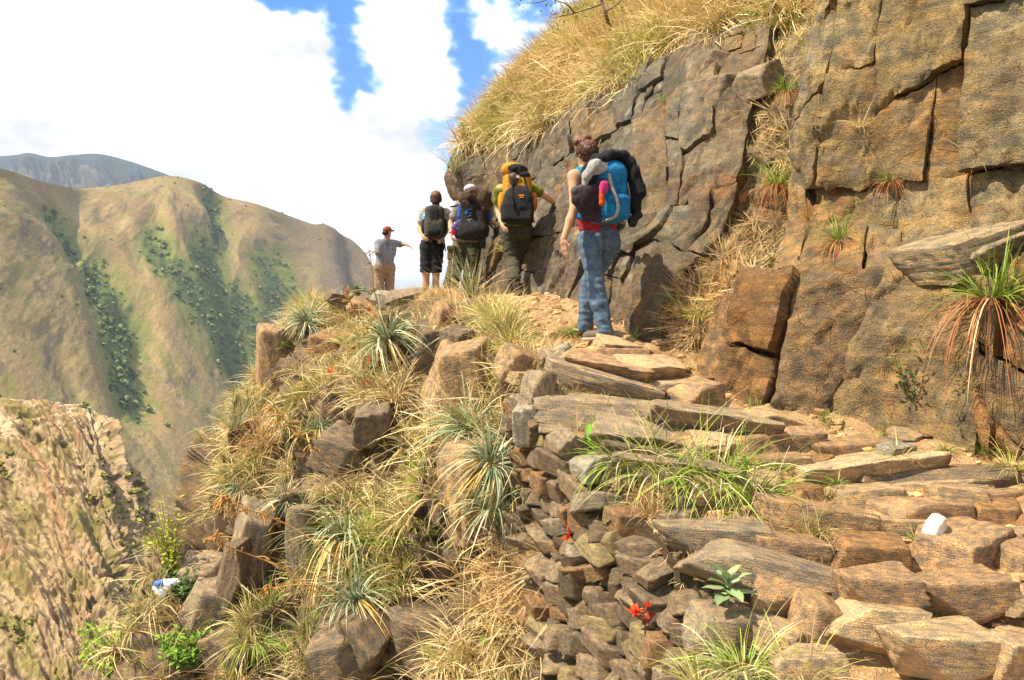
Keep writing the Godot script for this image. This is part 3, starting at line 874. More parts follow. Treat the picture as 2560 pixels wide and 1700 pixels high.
var cliff_bare: Sheet
func on_cliff(p: Vector2) -> Array:
	var s := cliff_bare
	var x := clampf(p.x / CLIFF_LENGTH, 0.0, 1.0) * (s.nu - 1)
	var y := level_v(p.y) * (s.nv - 1)
	var i := clampi(int(x), 0, s.nu - 2)
	var j := clampi(int(y), 0, s.nv - 2)
	var fx := x - i
	var fy := y - j
	var k := j * s.nu + i
	var pos := s.pos[k].lerp(s.pos[k + 1], fx).lerp(s.pos[k + s.nu].lerp(s.pos[k + s.nu + 1], fx), fy)
	var nor := s.nor[k].lerp(s.nor[k + 1], fx).lerp(s.nor[k + s.nu].lerp(s.nor[k + s.nu + 1], fx), fy)
	return [pos, nor.normalized()]

func block_mesh(q: PackedVector2Array, out: float, tilt: Vector2, tint: float) -> ArrayMesh:
	var mid := (q[0] + q[1] + q[2] + q[3]) * 0.25
	var w := ((q[1] - q[0]).length() + (q[2] - q[3]).length()) * 0.5
	var h := ((q[3] - q[0]).length() + (q[2] - q[1]).length()) * 0.5
	var nx := clampi(int(w / 0.04), 4, 34)
	var ny := clampi(int(h / 0.04), 4, 34)
	# a plane through the block, so that its face is flat although the cliff bends
	var c: Array = on_cliff(mid)
	var centre: Vector3 = c[0]
	var n := Vector3.ZERO
	for e in q: n += on_cliff(e)[1]
	n = n.normalized()
	var v := PackedVector3Array()
	var nor := PackedVector3Array()
	var col := PackedColorArray()
	var idx := PackedInt32Array()
	var gap := 0.002 + 0.006 * block_rng.randf()
	var off := Vector3(mid.x, mid.y, 3.0) * 7.0
	var hue: Color = ([Color(0.30, 0.27, 0.21), Color(0.22, 0.19, 0.145), Color(0.36, 0.24, 0.12), Color(0.27, 0.24, 0.20), Color(0.17, 0.145, 0.11)] if mid.x > 7.0 else [Color(0.50, 0.33, 0.15), Color(0.42, 0.35, 0.21), Color(0.52, 0.40, 0.20), Color(0.42, 0.22, 0.08), Color(0.33, 0.25, 0.15)])[block_rng.randi() % 5]
	for j in ny + 1:
		for i in nx + 1:
			var s := i / float(nx)
			var t := j / float(ny)
			var p := q[0].lerp(q[1], s).lerp(q[3].lerp(q[2], s), t)
			p += (mid - p).normalized() * gap
			# ragged joints, the same for both neighbours
			p += Vector2(fbm.get_noise_2d(p.x * 2.6, p.y * 2.6), fbm.get_noise_2d(p.x * 2.6 + 40.0, p.y * 2.6)) * 0.045
			var b: Array = on_cliff(p)
			var bp: Vector3 = b[0]
			var flat := bp - n * (bp - centre).dot(n)
			var r := bp.lerp(flat, 0.45)
			var edge := minf(minf(s, 1.0 - s) * w, minf(t, 1.0 - t) * h)
			var d := out + (p - mid).dot(tilt)
			d += 0.030 * fbm.get_noise_3dv(bp * 1.7 + off) + 0.012 * fine.get_noise_3dv(bp * 6.0) + 0.005 * fine.get_noise_3dv(bp * 18.0)
			d += 0.011 * ridge.get_noise_3d(bp.x * 0.8 + off.x, bp.y * 5.0 + bp.x * 1.5, bp.z * 0.8)
			# flakes broken off
			d -= 0.035 * sstep(0.16, 0.20, fbm.get_noise_3dv(bp * 1.3 + off * 2.0))
			d -= 0.022 * sstep(0.03, 0.0, edge) * (0.6 + 0.8 * fine.get_noise_3dv(bp * 5.0))
			v.append(r + n * d)
			var paint := cliff_paint(bp, n, p.x / CLIFF_LENGTH, level_v(p.y), d)
			col.append(paint.lerp(hue, 0.42) * tint)
	nor.resize(v.size())
	for j in ny + 1:
		for i in nx + 1:
			var a := v[j * (nx + 1) + mini(i + 1, nx)] - v[j * (nx + 1) + maxi(i - 1, 0)]
			var b2 := v[mini(j + 1, ny) * (nx + 1) + i] - v[maxi(j - 1, 0) * (nx + 1) + i]
			var m := a.cross(b2).normalized()
			nor[j * (nx + 1) + i] = m if m.dot(n) > 0.0 else -m
	for j in ny:
		for i in nx:
			var a := j * (nx + 1) + i
			idx.append_array([a, a + 1, a + nx + 1, a + 1, a + nx + 2, a + nx + 1])
	# sides reaching back into the rock
	var ring: Array[int] = []
	for i in nx: ring.append(i)
	for j in ny: ring.append(j * (nx + 1) + nx)
	for i in nx: ring.append(ny * (nx + 1) + nx - i)
	for j in ny: ring.append((ny - j) * (nx + 1))
	var start := v.size()
	for k in ring.size():
		var p := v[ring[k]]
		var away := p - centre
		away = (away - n * away.dot(n)).normalized()
		v.append(p)
		v.append(p - n * 0.42 - away * 0.05)
		nor.append(away)
		nor.append(away)
		col.append(col[ring[k]])
		col.append(col[ring[k]] * 0.9)
	for k in ring.size():
		var a := start + k * 2
		var b3 := start + ((k + 1) % ring.size()) * 2
		idx.append_array([a, a + 1, b3, b3, a + 1, b3 + 1])
	for k in range(0, idx.size(), 3):
		var f := (v[idx[k + 2]] - v[idx[k]]).cross(v[idx[k + 1]] - v[idx[k]])
		if f.dot(nor[idx[k]] + nor[idx[k + 1]] + nor[idx[k + 2]]) < 0.0:
			var e := idx[k + 1]
			idx[k + 1] = idx[k + 2]
			idx[k + 2] = e
	return arrays_mesh(v, nor, col, idx)

func quad(a: float, b: float, c: float, d: float, e: float, f: float, g: float, h: float) -> PackedVector2Array:
	return PackedVector2Array([Vector2(a, b), Vector2(c, d), Vector2(e, f), Vector2(g, h)])

func build_blocks() -> void:
	block_rng.seed = 4471
	var parent: Node3D = get_node("cliff")
	# the broad brown face at the foot, cut by one slanting crack and two upright ones
	blocks.append(quad(3.05, 0.35, 4.72, 0.35, 4.22, 1.66, 3.2, 1.60))
	blocks.append(quad(4.72, 0.35, 5.12, 0.35, 4.92, 1.64, 4.22, 1.66))
	blocks.append(quad(5.12, 0.35, 5.85, 0.4, 5.75, 1.1, 5.02, 1.0))
	blocks.append(quad(5.02, 1.0, 5.75, 1.1, 5.7, 1.66, 4.92, 1.64))
	blocks.append(quad(5.85, 0.4, 6.4, 0.5, 6.3, 1.5, 5.7, 1.66))
	var fixed := blocks.size()
	# the right-hand face
	split_block(quad(0.0, 0.0, 1.6, 0.0, 1.75, 1.65, 0.0, 1.7), 0.9, 0.0)
	split_block(quad(1.6, 0.0, 3.05, 0.35, 3.2, 1.60, 1.75, 1.65), 0.55, 0.4)
	split_block(quad(0.0, 1.7, 3.2, 1.62, 3.3, 2.5, 0.0, 2.4), 0.8, 0.3)
	split_block(quad(3.2, 1.62, 5.7, 1.66, 5.9, 2.55, 3.3, 2.5), 0.75, 0.3)
	split_block(quad(0.0, 2.4, 3.3, 2.5, 3.4, 6.5, 0.0, 6.5), 1.5, -0.3)
	split_block(quad(3.3, 2.5, 5.9, 2.55, 5.6, 4.6, 3.4, 4.6), 1.35, -0.2)
	split_block(quad(3.4, 4.6, 5.6, 4.6, 5.4, 6.5, 3.4, 6.5), 1.3, 0.0)
	# the grey outcrop behind the walkers, its beds rising to the right
	split_block(quad(7.25, 0.75, 9.4, 0.8, 9.2, 2.0, 7.15, 2.5), 1.1, 0.6)
	split_block(quad(7.15, 2.5, 9.2, 2.0, 9.3, 3.3, 7.0, 3.9), 1.5, 0.6)
	split_block(quad(7.0, 3.9, 9.3, 3.3, 9.2, 4.0, 7.0, 4.7), 0.55, 0.4)
	split_block(quad(9.4, 0.8, 12.2, 0.85, 12.0, 1.7, 9.2, 2.0), 1.1, 0.6)
	split_block(quad(9.2, 2.0, 12.0, 1.7, 12.1, 2.75, 9.3, 3.3), 1.4, 0.7)
	split_block(quad(9.3, 3.3, 12.1, 2.75, 12.0, 3.7, 9.2, 4.1), 0.8, 0.5)
	split_block(quad(12.2, 0.85, 14.6, 0.9, 14.6, 2.3, 12.1, 2.75), 0.75, 0.5)
	split_block(quad(12.1, 2.75, 14.6, 2.3, 14.6, 3.5, 12.0, 3.7), 0.8, 0.4)
	split_block(quad(14.6, 0.9, 16.2, 0.9, 16.2, 3.5, 14.6, 3.5), 1.0, 0.2)
	for i in blocks.size():
		var q: PackedVector2Array = blocks[i]
		var mid := (q[0] + q[1] + q[2] + q[3]) * 0.25
		var size := (q[2] - q[0]).length()
		var left := mid.x > 7.0
		var out := 0.07 + block_rng.randf_range(-0.045, 0.065) * (0.6 + 0.4 * size)
		var tilt := Vector2(block_rng.randfn(0, 0.045), block_rng.randfn(0.0, 0.05)) * (1.2 if left else 1.0)
		if i < fixed:
			out = [0.15, 0.10, 0.14, 0.11, 0.07][i]
			tilt = Vector2(0.02, -0.03)
		if mid.x > 2.5 and mid.x < 5.8 and mid.y > 1.7 and mid.y < 2.4: out -= 0.06
		obj("rock_block", block_mesh(q, out, tilt, block_rng.randf_range(0.86, 1.14)), M.cliff, parent)

# ---------------------------------------------------------------- stones
# A broken stone in a unit box: half-spaces cut from a ball of directions, with worn edges and bedding lines on its sides.
func stone_mesh(seed_: int, n: int, cuts: int, bedding: float) -> ArrayMesh:
	var r := RandomNumberGenerator.new()
	r.seed = seed_
	var nn: Array[Vector3] = []
	var oo := PackedFloat32Array()
	for a: Vector3 in [Vector3.RIGHT, Vector3.LEFT, Vector3.UP, Vector3.DOWN, Vector3.BACK, Vector3.FORWARD]:
		nn.append((a + Vector3(r.randf_range(-1, 1), r.randf_range(-1, 1), r.randf_range(-1, 1)) * (0.10 if absf(a.y) > 0.5 else 0.26)).normalized())
		oo.append(r.randf_range(0.46, 0.52))
	for k in cuts:
		nn.append(Vector3(r.randfn(0, 1), r.randfn(0, 0.7), r.randfn(0, 1)).normalized())
		oo.append(r.randf_range(0.47, 0.62))
	var v := PackedVector3Array()
	var nor := PackedVector3Array()
	var col := PackedColorArray()
	var idx := PackedInt32Array()
	var off := Vector3(r.randf(), r.randf(), r.randf()) * 40.0
	for face in 6:
		var start := v.size()
		for j in n + 1:
			for i in n + 1:
				var a := tan((i / float(n) - 0.5) * PI * 0.5)
				var b := tan((j / float(n) - 0.5) * PI * 0.5)
				var d: Vector3
				match face:
					0: d = Vector3(1, a, b)
					1: d = Vector3(-1, b, a)
					2: d = Vector3(b, 1, a)
					3: d = Vector3(a, -1, b)
					4: d = Vector3(a, b, 1)
					_: d = Vector3(b, a, -1)
				d = d.normalized()
				var best := 9.0
				for k in nn.size():
					var q := nn[k].dot(d)
					if q > 0.02:
						best = minf(best, oo[k] / q)
				var nrm := Vector3.ZERO
				for k in nn.size():
					var q := nn[k].dot(d)
					if q > 0.02:
						nrm += nn[k] * exp(-(oo[k] / q - best) * 130.0)
				var p := d * best
				var side := 1.0 - absf(nrm.normalized().y)
				var line := ridge.get_noise_3d(off.x + p.x * 0.7, off.y + p.y * 7.0, off.z + p.z * 0.7)
				p *= 1.0 + 0.018 * fbm.get_noise_3dv(p * 2.6 + off) + 0.016 * fine.get_noise_3dv(p * 7.0 + off) + bedding * side * (line - 0.2)
				v.append(p)
				nor.append(nrm.normalized())
				var t := 1.0 + 0.22 * fbm.get_noise_3dv(p * 2.0 + off + Vector3(3, 3, 3)) + 0.12 * side * line
				col.append(Color(t, t * (1.0 - 0.05 * line), t * (1.0 - 0.1 * line)))
		for j in n:
			for i in n:
				var q := start + j * (n + 1) + i
				idx.append_array([q, q + n + 1, q + 1, q + 1, q + n + 1, q + n + 2])
	# shade from the finished surface, blended with the facet directions
	var acc := PackedVector3Array()
	acc.resize(v.size())
	for k in range(0, idx.size(), 3):
		var fn := (v[idx[k + 1]] - v[idx[k]]).cross(v[idx[k + 2]] - v[idx[k]])
		if fn.dot(v[idx[k]]) < 0.0: fn = -fn
		for e in 3: acc[idx[k + e]] += fn
	for k in v.size():
		nor[k] = (acc[k].normalized() * 0.45 + nor[k]).normalized()
	return arrays_mesh(v, nor, col, idx)

var slabs: Array[ArrayMesh] = []
var chunks: Array[ArrayMesh] = []
var small: Array[ArrayMesh] = []
var stairs: Array = []

# one stone of the stairway: centre, size, roll and yaw in degrees, tint, kind 0 slab, 1 chunk
func step(at: Vector3, size: Vector3, roll: float, yaw: float, tint: int, kind: int) -> MeshInstance3D:
	var pool := slabs if kind == 0 else chunks
	var o := obj("step_stone", pool[rng.randi() % pool.size()], M.stones[tint], path)
	o.position = at
	o.rotation_degrees = Vector3(rng.randf_range(-3, 3), yaw, roll)
	o.scale = size * Vector3(1.08, 1.06, 1.1)
	stairs.append(o)
	return o

func build_stones() -> void:
	for k in 7: slabs.append(stone_mesh(100 + k, 16, 6, 0.055))
	for k in 6: chunks.append(stone_mesh(200 + k, 15, 7, 0.025))
	for k in 9: small.append(stone_mesh(300 + k, 9, 5, 0.03))
	# the stairway, from the walkers down to the camera
	step(Vector3(0.904, 0.986, -7.834), Vector3(0.458, 0.212, 0.670), -12, 8, 0, 0)
	step(Vector3(1.058, 0.876, -7.201), Vector3(0.508, 0.220, 0.750), -2, 0, 0, 0)
	step(Vector3(0.673, 0.893, -7.259), Vector3(0.520, 0.220, 0.750), -7, -6, 2, 0)
	step(Vector3(0.701, 0.818, -6.948), Vector3(0.876, 0.220, 0.750), -14, -8, 1, 0)
	step(Vector3(1.246, 0.721, -6.839), Vector3(0.424, 0.249, 0.750), 6, 24, 2, 1)
	step(Vector3(0.669, 0.648, -6.518), Vector3(0.731, 0.220, 0.615), -6, -10, 1, 0)
	step(Vector3(1.293, 0.608, -6.367), Vector3(0.647, 0.220, 0.611), -6, -8, 1, 0)
	step(Vector3(1.735, 0.584, -6.269), Vector3(0.298, 0.215, 0.336), 2, 10, 0, 1)
	step(Vector3(0.848, 0.532, -6.106), Vector3(0.608, 0.220, 0.561), -10, -10, 1, 0)
	step(Vector3(1.246, 0.471, -5.892), Vector3(0.385, 0.203, 0.225), -8, -6, 2, 0)
	step(Vector3(1.570, 0.485, -5.968), Vector3(0.386, 0.223, 0.355), 6, 12, 2, 1)
	step(Vector3(1.904, 0.504, -6.054), Vector3(0.351, 0.217, 0.412), -3, -4, 2, 0)
	step(Vector3(0.764, 0.451, -5.843), Vector3(0.382, 0.196, 0.220), -8, -8, 4, 0)
	step(Vector3(0.933, 0.388, -5.708), Vector3(0.605, 0.213, 0.294), -4, -8, 1, 0)
	step(Vector3(2.079, 0.375, -5.733), Vector3(0.675, 0.218, 0.425), 7, 8, 0, 0)
	step(Vector3(2.613, 0.405, -5.722), Vector3(0.212, 0.207, 0.220), -4, -8, 2, 1)
	step(Vector3(2.677, 0.351, -5.498), Vector3(0.870, 0.220, 0.265), 3, -6, 4, 0)
	step(Vector3(2.101, 0.268, -5.348), Vector3(0.361, 0.220, 0.220), 3, 6, 0, 0)
	step(Vector3(1.725, 0.266, -5.371), Vector3(0.199, 0.214, 0.220), 0, 4, 3, 0)
	step(Vector3(1.741, 0.214, -5.147), Vector3(0.593, 0.220, 0.220), -8, -6, 2, 0)
	step(Vector3(2.386, 0.203, -5.220), Vector3(0.598, 0.255, 0.286), -2, 4, 2, 1)
	step(Vector3(1.921, 0.073, -4.859), Vector3(0.401, 0.268, 0.220), -5, -4, 3, 1)
	step(Vector3(2.422, 0.089, -4.906), Vector3(0.433, 0.299, 0.314), 4, 24, 2, 1)
	step(Vector3(1.170, 0.129, -5.009), Vector3(0.621, 0.220, 0.220), -3, -10, 1, 0)
	step(Vector3(1.341, 0.058, -4.681), Vector3(0.711, 0.220, 0.220), -15, -10, 1, 0)
	step(Vector3(1.826, 0.041, -4.457), Vector3(0.386, 0.220, 0.220), -6, -4, 2, 0)
	step(Vector3(2.273, 0.004, -4.508), Vector3(0.479, 0.220, 0.220), -2, 4, 2, 0)
	step(Vector3(2.006, -0.129, -4.158), Vector3(0.540, 0.220, 0.220), -8, 6, 0, 0)
	step(Vector3(2.323, -0.142, -4.146), Vector3(0.269, 0.220, 0.220), -4, 10, 0, 0)
	step(Vector3(1.114, -0.184, -4.472), Vector3(0.507, 0.300, 0.245), -6, 18, 1, 1)
	step(Vector3(1.408, 0.484, -5.949), Vector3(0.517, 0.204, 0.271), -4, 4, 0, 0)
	step(Vector3(1.649, 0.395, -5.711), Vector3(0.436, 0.195, 0.220), 3, -6, 2, 0)
	step(Vector3(1.404, 0.329, -5.532), Vector3(0.542, 0.204, 0.220), -4, 4, 0, 0)
	step(Vector3(2.580, 0.288, -5.423), Vector3(0.555, 0.214, 0.220), 2, -4, 0, 0)
	step(Vector3(2.240, 0.455, -5.855), Vector3(0.472, 0.197, 0.220), 0, 8, 2, 0)
	step(Vector3(2.209, 0.160, -5.130), Vector3(0.469, 0.215, 0.220), -3, 6, 0, 0)
	step(Vector3(1.506, 0.091, -4.934), Vector3(0.397, 0.220, 0.220), -6, 0, 2, 0)
	step(Vector3(1.475, -0.010, -4.641), Vector3(0.453, 0.220, 0.220), -8, 6, 2, 0)
	step(Vector3(1.763, -0.075, -4.353), Vector3(0.415, 0.220, 0.220), -6, -6, 0, 0)
	step(Vector3(2.843, 0.258, -5.354), Vector3(0.466, 0.213, 0.220), 3, 8, 2, 0)
	step(Vector3(0.965, 0.355, -5.607), Vector3(0.366, 0.193, 0.220), -6, -8, 1, 0)
	step(Vector3(1.175, 0.606, -6.331), Vector3(0.453, 0.202, 0.299), -4, 4, 2, 0)
	step(Vector3(1.123, 0.740, -6.810), Vector3(0.367, 0.193, 0.405), -2, 6, 0, 0)
	step(Vector3(0.921, 0.941, -7.564), Vector3(0.408, 0.193, 0.452), -4, 0, 2, 0)
	step(Vector3(0.691, 1.027, -8.662), Vector3(0.485, 0.195, 0.525), -2, 6, 0, 0)
	step(Vector3(2.769, 0.198, -5.164), Vector3(0.281, 0.266, 0.220), 4, -10, 3, 1)
	step(Vector3(2.706, 0.047, -4.767), Vector3(0.259, 0.291, 0.220), 0, 10, 2, 1)
	step(Vector3(1.494, -0.097, -4.405), Vector3(0.239, 0.282, 0.220), -10, 0, 2, 1)
	step(Vector3(1.328, -0.184, -4.054), Vector3(0.307, 0.220, 0.220), -6, 4, 0, 0)
	step(Vector3(1.044, 1.100, -9.043), Vector3(0.387, 0.207, 0.687), 0, 4, 2, 0)
	step(Vector3(0.367, 1.279, -10.225), Vector3(0.556, 0.198, 0.450), -3, 0, 2, 0)
	step(Vector3(0.449, 1.174, -9.625), Vector3(0.522, 0.204, 0.450), -4, 4, 0, 0)
	step(Vector3(0.578, 1.072, -8.975), Vector3(0.526, 0.216, 0.750), 4, -6, 2, 0)
	# lesser stones half sunk in the earth at the ends of the treads
	for k in 70:
		var z := -rng.randf_range(3.9, 9.0)
		var edge := rng.randf() < 0.55
		var q2: Vector3 = sheets.path.pos[sheets.path.at(rng.randf_range(0.2, 0.55), rng.randf_range(0.0, 0.16) if edge else rng.randf_range(0.2, 0.75))]
		var w2 := rng.randf_range(0.06, 0.2)
		step(q2 + Vector3(0, w2 * 0.06, 0), Vector3(w2 * 1.5, w2 * rng.randf_range(0.35, 0.7), w2), rng.randf_range(-14, 14), rng.randf() * 360.0, [0, 2, 3, 1, 0][rng.randi() % 5], rng.randi() % 2)
	# rubble and chips lying on the treads
	var bits: Array[Transform3D] = []
	var tints: Array[Color] = []
	for k in 2200:
		var z := -rng.randf_range(3.2, 9.5)
		var s: Sheet = sheets.path
		var q := s.pos[s.at(rng.randf_range(0.12, 0.75), rng.randf())]
		if q.z > -3.2: continue
		var size := 0.012 + 0.05 * pow(rng.randf(), 4.0)
		bits.append(Transform3D(Basis.from_euler(Vector3(rng.randf() * 0.5, rng.randf() * TAU, rng.randf() * 0.5)).scaled(Vector3(size * 1.5, size * 0.7, size)), q + Vector3.UP * size * 0.2))
		tints.append(Color(1.0, 0.9, 0.78) * rng.randf_range(0.8, 1.5))
	tag(scatter("gravel", stone_mesh(41, 3, 6, 0.0), M.gravel, bits, tints), "tan chips and gravel scattered over the earth treads", "gravel", "", "stuff")
	build_wall()
	build_outcrops()

# the dry stone wall that carries the left edge of the stairs
func build_wall() -> void:
	var a := Vector3(.10,0,-6.75)
	var b := Vector3(1.05,0,-4.15)
	var run := b - a
	var length := run.length()
	run /= length
	var out := Vector3(run.z, 0, -run.x) * -1.0
	if out.x > 0.0: out = -out
	var wall := base("dry_stone_wall", a + Vector3(0, -1.6, 0), "rough dry stone wall of brown stones holding up the left edge of the steps", "wall")
	var heart := PackedVector3Array()
	var r := RandomNumberGenerator.new()
	r.seed = 71
	var y0 := -1.7
	var row := 0
	var n := 0
	var y := y0
	while y < 0.95:
		var h := r.randf_range(0.065, 0.135)
		var s := -0.6 - r.randf() * 0.1
		while s < length + 0.05:
			var w := 0.08 + 0.19 * pow(r.randf(), 1.6)
			var c := s + w * 0.5
			var top := lerpf(0.80, -0.22, clampf(c / length, 0.0, 1.0)) - 0.05 + minf(c, 0.0) * (1.1 + 0.5 * fbm.get_noise_2d(c * 3.0, 2.0))
			var yy := y + 0.03 * fbm.get_noise_2d(c * 2.0, y) + 0.10 * fbm.get_noise_2d(c * 0.8 + 4.0, y * 0.8)
			var deep := -(a.z + run.z * c)
			if yy < top and yy > 1.5 - 0.46 * deep and n < 298:
				var batter := (top - yy) * 0.16 + 0.05 * fbm.get_noise_2d(c * 1.2, yy * 1.2 + 7.0)
				var at := a + run * c + out * (batter - 0.07 + r.randf_range(-0.035, 0.055))
				at.y = yy
				var o := obj("stone", small[r.randi() % small.size()], M.stones[[7, 8, 9, 7, 10, 8, 7, 9, 8, 7, 6][r.randi() % 11]], wall)
				o.position = at - wall.position
				o.rotation = Vector3(r.randf_range(-0.2, 0.2), atan2(-run.z, run.x) + r.randf_range(-0.35, 0.35), r.randf_range(-0.38, 0.38))
				o.scale = Vector3(w * 1.10, h * r.randf_range(0.95, 1.35), r.randf_range(0.22, 0.34))
				n += 1
			s += w
		y += h
		row += 1
	# dark earth packed behind the stones
	var earth := SurfaceTool.new()
	earth.begin(Mesh.PRIMITIVE_TRIANGLES)
	var steps := 40
	for i in steps:
		for j in 16:
			for e: Vector2i in [Vector2i(0, 0), Vector2i(1, 0), Vector2i(0, 1), Vector2i(1, 0), Vector2i(1, 1), Vector2i(0, 1)]:
				var c := (i + e.x) / float(steps)
				var t := (j + e.y) / 16.0
				var top := lerpf(0.78, -0.24, c)
				var yy := lerpf(-2.2, top, t)
				var p := a + run * (c * (length + 0.5) - 0.2) + out * ((top - yy) * 0.16 - 0.10 + 0.05 * fbm.get_noise_2d(c * 9.0, yy * 4.0))
				p.y = yy
				earth.set_color(Color(0.12, 0.085, 0.05))
				earth.add_vertex(p - wall.position)
	earth.index()
	earth.generate_normals()
	obj("earth_fill", earth.commit(), M.soil, wall)

func rock(parent: Node3D, called: String, at: Vector3, size: Vector3, turn: Vector3, tint: int, kind := 1) -> MeshInstance3D:
	var pool := slabs if kind == 0 else chunks
	var o := obj(called, pool[rng.randi() % pool.size()], M.stones[tint], parent)
	o.position = at - parent.position if parent else at
	o.rotation_degrees = turn
	o.scale = size
	return o

func build_outcrops() -> void:
	var slope: Node3D = get_node("rocky_slope")
	var cliff: Node3D = get_node("cliff")
	# edge stones beside the walkers, along the outer side of the path
	rock(slope, "rock", Vector3(0.03947, 0.8895, -7.105), Vector3(0.34, 0.34, 0.3), Vector3(10, 20, -20), 2)
	rock(slope, "rock", Vector3(0.228, 0.9082, -7.075), Vector3(0.14, 0.26, 0.2), Vector3(0, 10, -24), 1)
	rock(slope, "rock", Vector3(0.3782, 0.9751, -7.4), Vector3(0.24, 0.16, 0.25), Vector3(0, 0, 20), 5)
	rock(slope, "rock", Vector3(0.1736, 0.732, -6.51), Vector3(0.22, 0.42, 0.3), Vector3(0, 15, -12), 1)
	rock(slope, "rock", Vector3(0.1141, 0.5661, -6.418), Vector3(0.2, 0.3, 0.3), Vector3(0, -15, 8), 5)
	rock(slope, "rock", Vector3(0.2182, 0.5582, -6.335), Vector3(0.24, 0.2, 0.3), Vector3(10, 0, 12), 4)
	rock(slope, "rock", Vector3(0.3612, 0.4896, -6.02), Vector3(0.24, 0.2, 0.3), Vector3(0, 15, -40), 1)
	rock(slope, "rock", Vector3(0.5178, 0.3962, -5.825), Vector3(0.26, 0.15, 0.3), Vector3(0, 15, 12), 5)
	rock(slope, "rock", Vector3(0.3072, 0.6855, -6.43), Vector3(0.16, 0.16, 0.25), Vector3(0, 5, -10), 5)
	rock(slope, "rock", Vector3(-0.5181, 1.31, -9.325), Vector3(0.34, 0.12, 0.3), Vector3(0, 10, 8), 1, 0)
	rock(slope, "rock", Vector3(-0.417, 1.183, -8.935), Vector3(0.32, 0.12, 0.3), Vector3(0, -5, -4), 1, 0)
	rock(slope, "rock", Vector3(-0.7248, 1.097, -9.06), Vector3(0.26, 0.55, 0.35), Vector3(5, 10, -14), 2)
	rock(slope, "rock", Vector3(-0.486, 1.015, -8.1), Vector3(0.26, 0.3, 0.3), Vector3(5, 40, 10), 4)
	rock(slope, "rock", Vector3(-1.249, 1.408, -10.81), Vector3(0.5, 0.16, 0.35), Vector3(4, 12, 6), 1, 0)
	rock(slope, "rock", Vector3(-1.574, 1.352, -11.15), Vector3(0.34, 0.2, 0.3), Vector3(4, -12, -10), 5)
	rock(slope, "rock", Vector3(-1.887, 1.212, -11.63), Vector3(0.45, 0.2, 0.35), Vector3(10, 2, -22), 2)
	rock(slope, "rock", Vector3(-2.28, 1.335, -11.93), Vector3(0.4, 0.16, 0.35), Vector3(0, 20, -10), 4)
	# the big faces lower down
	rock(slope, "rock", Vector3(-0.758, 0.8617, -8.86) + Vector3(0.05, 0, -0.2), Vector3(0.6, 0.6, 0.5), Vector3(8, 8, -6), 4)
	rock(slope, "rock", Vector3(-0.3568, 0.7081, -7.645), Vector3(0.4, 0.7, 0.5), Vector3(6, -15, 10), 2)
	rock(slope, "rock", Vector3(-0.2884, -0.03683, -7.015), Vector3(0.5, 0.8, 0.5), Vector3(6, 25, 6), 2)
	rock(slope, "rock", Vector3(-0.5912, -0.6991, -7.39) + Vector3(0.03, -0.1, -0.26), Vector3(0.8, 0.5, 0.6), Vector3(4, 12, -14), 4)
	rock(slope, "rock", Vector3(-1.325, -1.29, -6.935), Vector3(0.42, 0.42, 0.5), Vector3(6, -10, 20), 8)
	rock(slope, "rock", Vector3(-2.583, -1.188, -8.805) + Vector3(0.0, 0, -0.05), Vector3(0.36, 1.1, 0.4), Vector3(6, 15, -10), 1)
	rock(slope, "rock", Vector3(-2.685, -1.284, -8.51), Vector3(0.22, 0.9, 0.4), Vector3(4, 5, -16), 4)
	rock(slope, "rock", Vector3(-1.895, -0.93, -8.28) + Vector3(0.0, 0, -0.05), Vector3(0.28, 0.9, 0.4), Vector3(4, -12, 6), 1)
	rock(slope, "rock", Vector3(-2.899, -1.611, -8.5), Vector3(0.5, 0.75, 0.5), Vector3(0, 10, -18), 1)
	rock(slope, "rock", Vector3(-2.52, -1.82, -8.1), Vector3(0.45, 0.6, 0.5), Vector3(0, -10, 10), 4)
	rock(slope, "rock", Vector3(-3.061, 0.6433, -11.48), Vector3(0.35, 0.75, 0.5), Vector3(0, 14, 4), 2)
	for e: Array in [[Vector3(-2.173, -0.655, -9.225), 0.5, 0.3, 4], [Vector3(-1.599, -0.04642, -8.615), 0.55, 0.35, 8], [Vector3(-1.289, 0.2652, -8.285), 0.35, 0.35, 8], [Vector3(-0.265, -0.03683, -7.015), 0.45, 0.7, 9], [Vector3(-0.7212, -1.222, -7.055), 0.5, 0.5, 8], [Vector3(-0.4501, 0.6912, -7.79), 0.42, 0.6, 2], [Vector3(-1.15, -1.216, -7.04), 0.4, 0.5, 8], [Vector3(-3, -1.429, -8.795), 0.45, 0.6, 7], [Vector3(-2.244, 0.7987, -11.1), 0.4, 0.3, 9]]:
		rock(slope, "rock", e[0], Vector3(e[1], e[2], 0.45), Vector3(6, rng.randf_range(-25, 25), rng.randf_range(-14, 14)), e[3])
	for k in 60:
		# smaller broken pieces on the slope
		var s: Sheet = sheets.bluff
		var q := s.at(rng.randf_range(0.05, 0.75), rng.randf_range(0.14, 0.72))
		var w := rng.randf_range(0.08, 0.26)
		rock(slope, "rock", s.pos[q], Vector3(w, w * rng.randf_range(0.5, 1.0), w), Vector3(rng.randf_range(-25, 25), rng.randf() * 360.0, rng.randf_range(-25, 25)), [1, 4, 2, 3][rng.randi() % 4])
	# blocks that stand proud of the cliff
	rock(cliff, "rock", Vector3(3.049, 1.793, -6.195) + Vector3(0.1, 0, -0.05), Vector3(0.75, 0.3, 0.7), Vector3(0, 14, 16), 1, 0)
	rock(cliff, "rock", Vector3(3.264, 1.868, -6.02) + Vector3(0.1, 0, -0.15), Vector3(0.6, 0.2, 0.6), Vector3(0, -6, 12), 1, 0)
	rock(cliff, "rock", Vector3(2.067, 3.447, -8.985) + Vector3(0.12, 0, -0.12), Vector3(0.62, 0.42, 0.6), Vector3(0, 20, 4), 4)
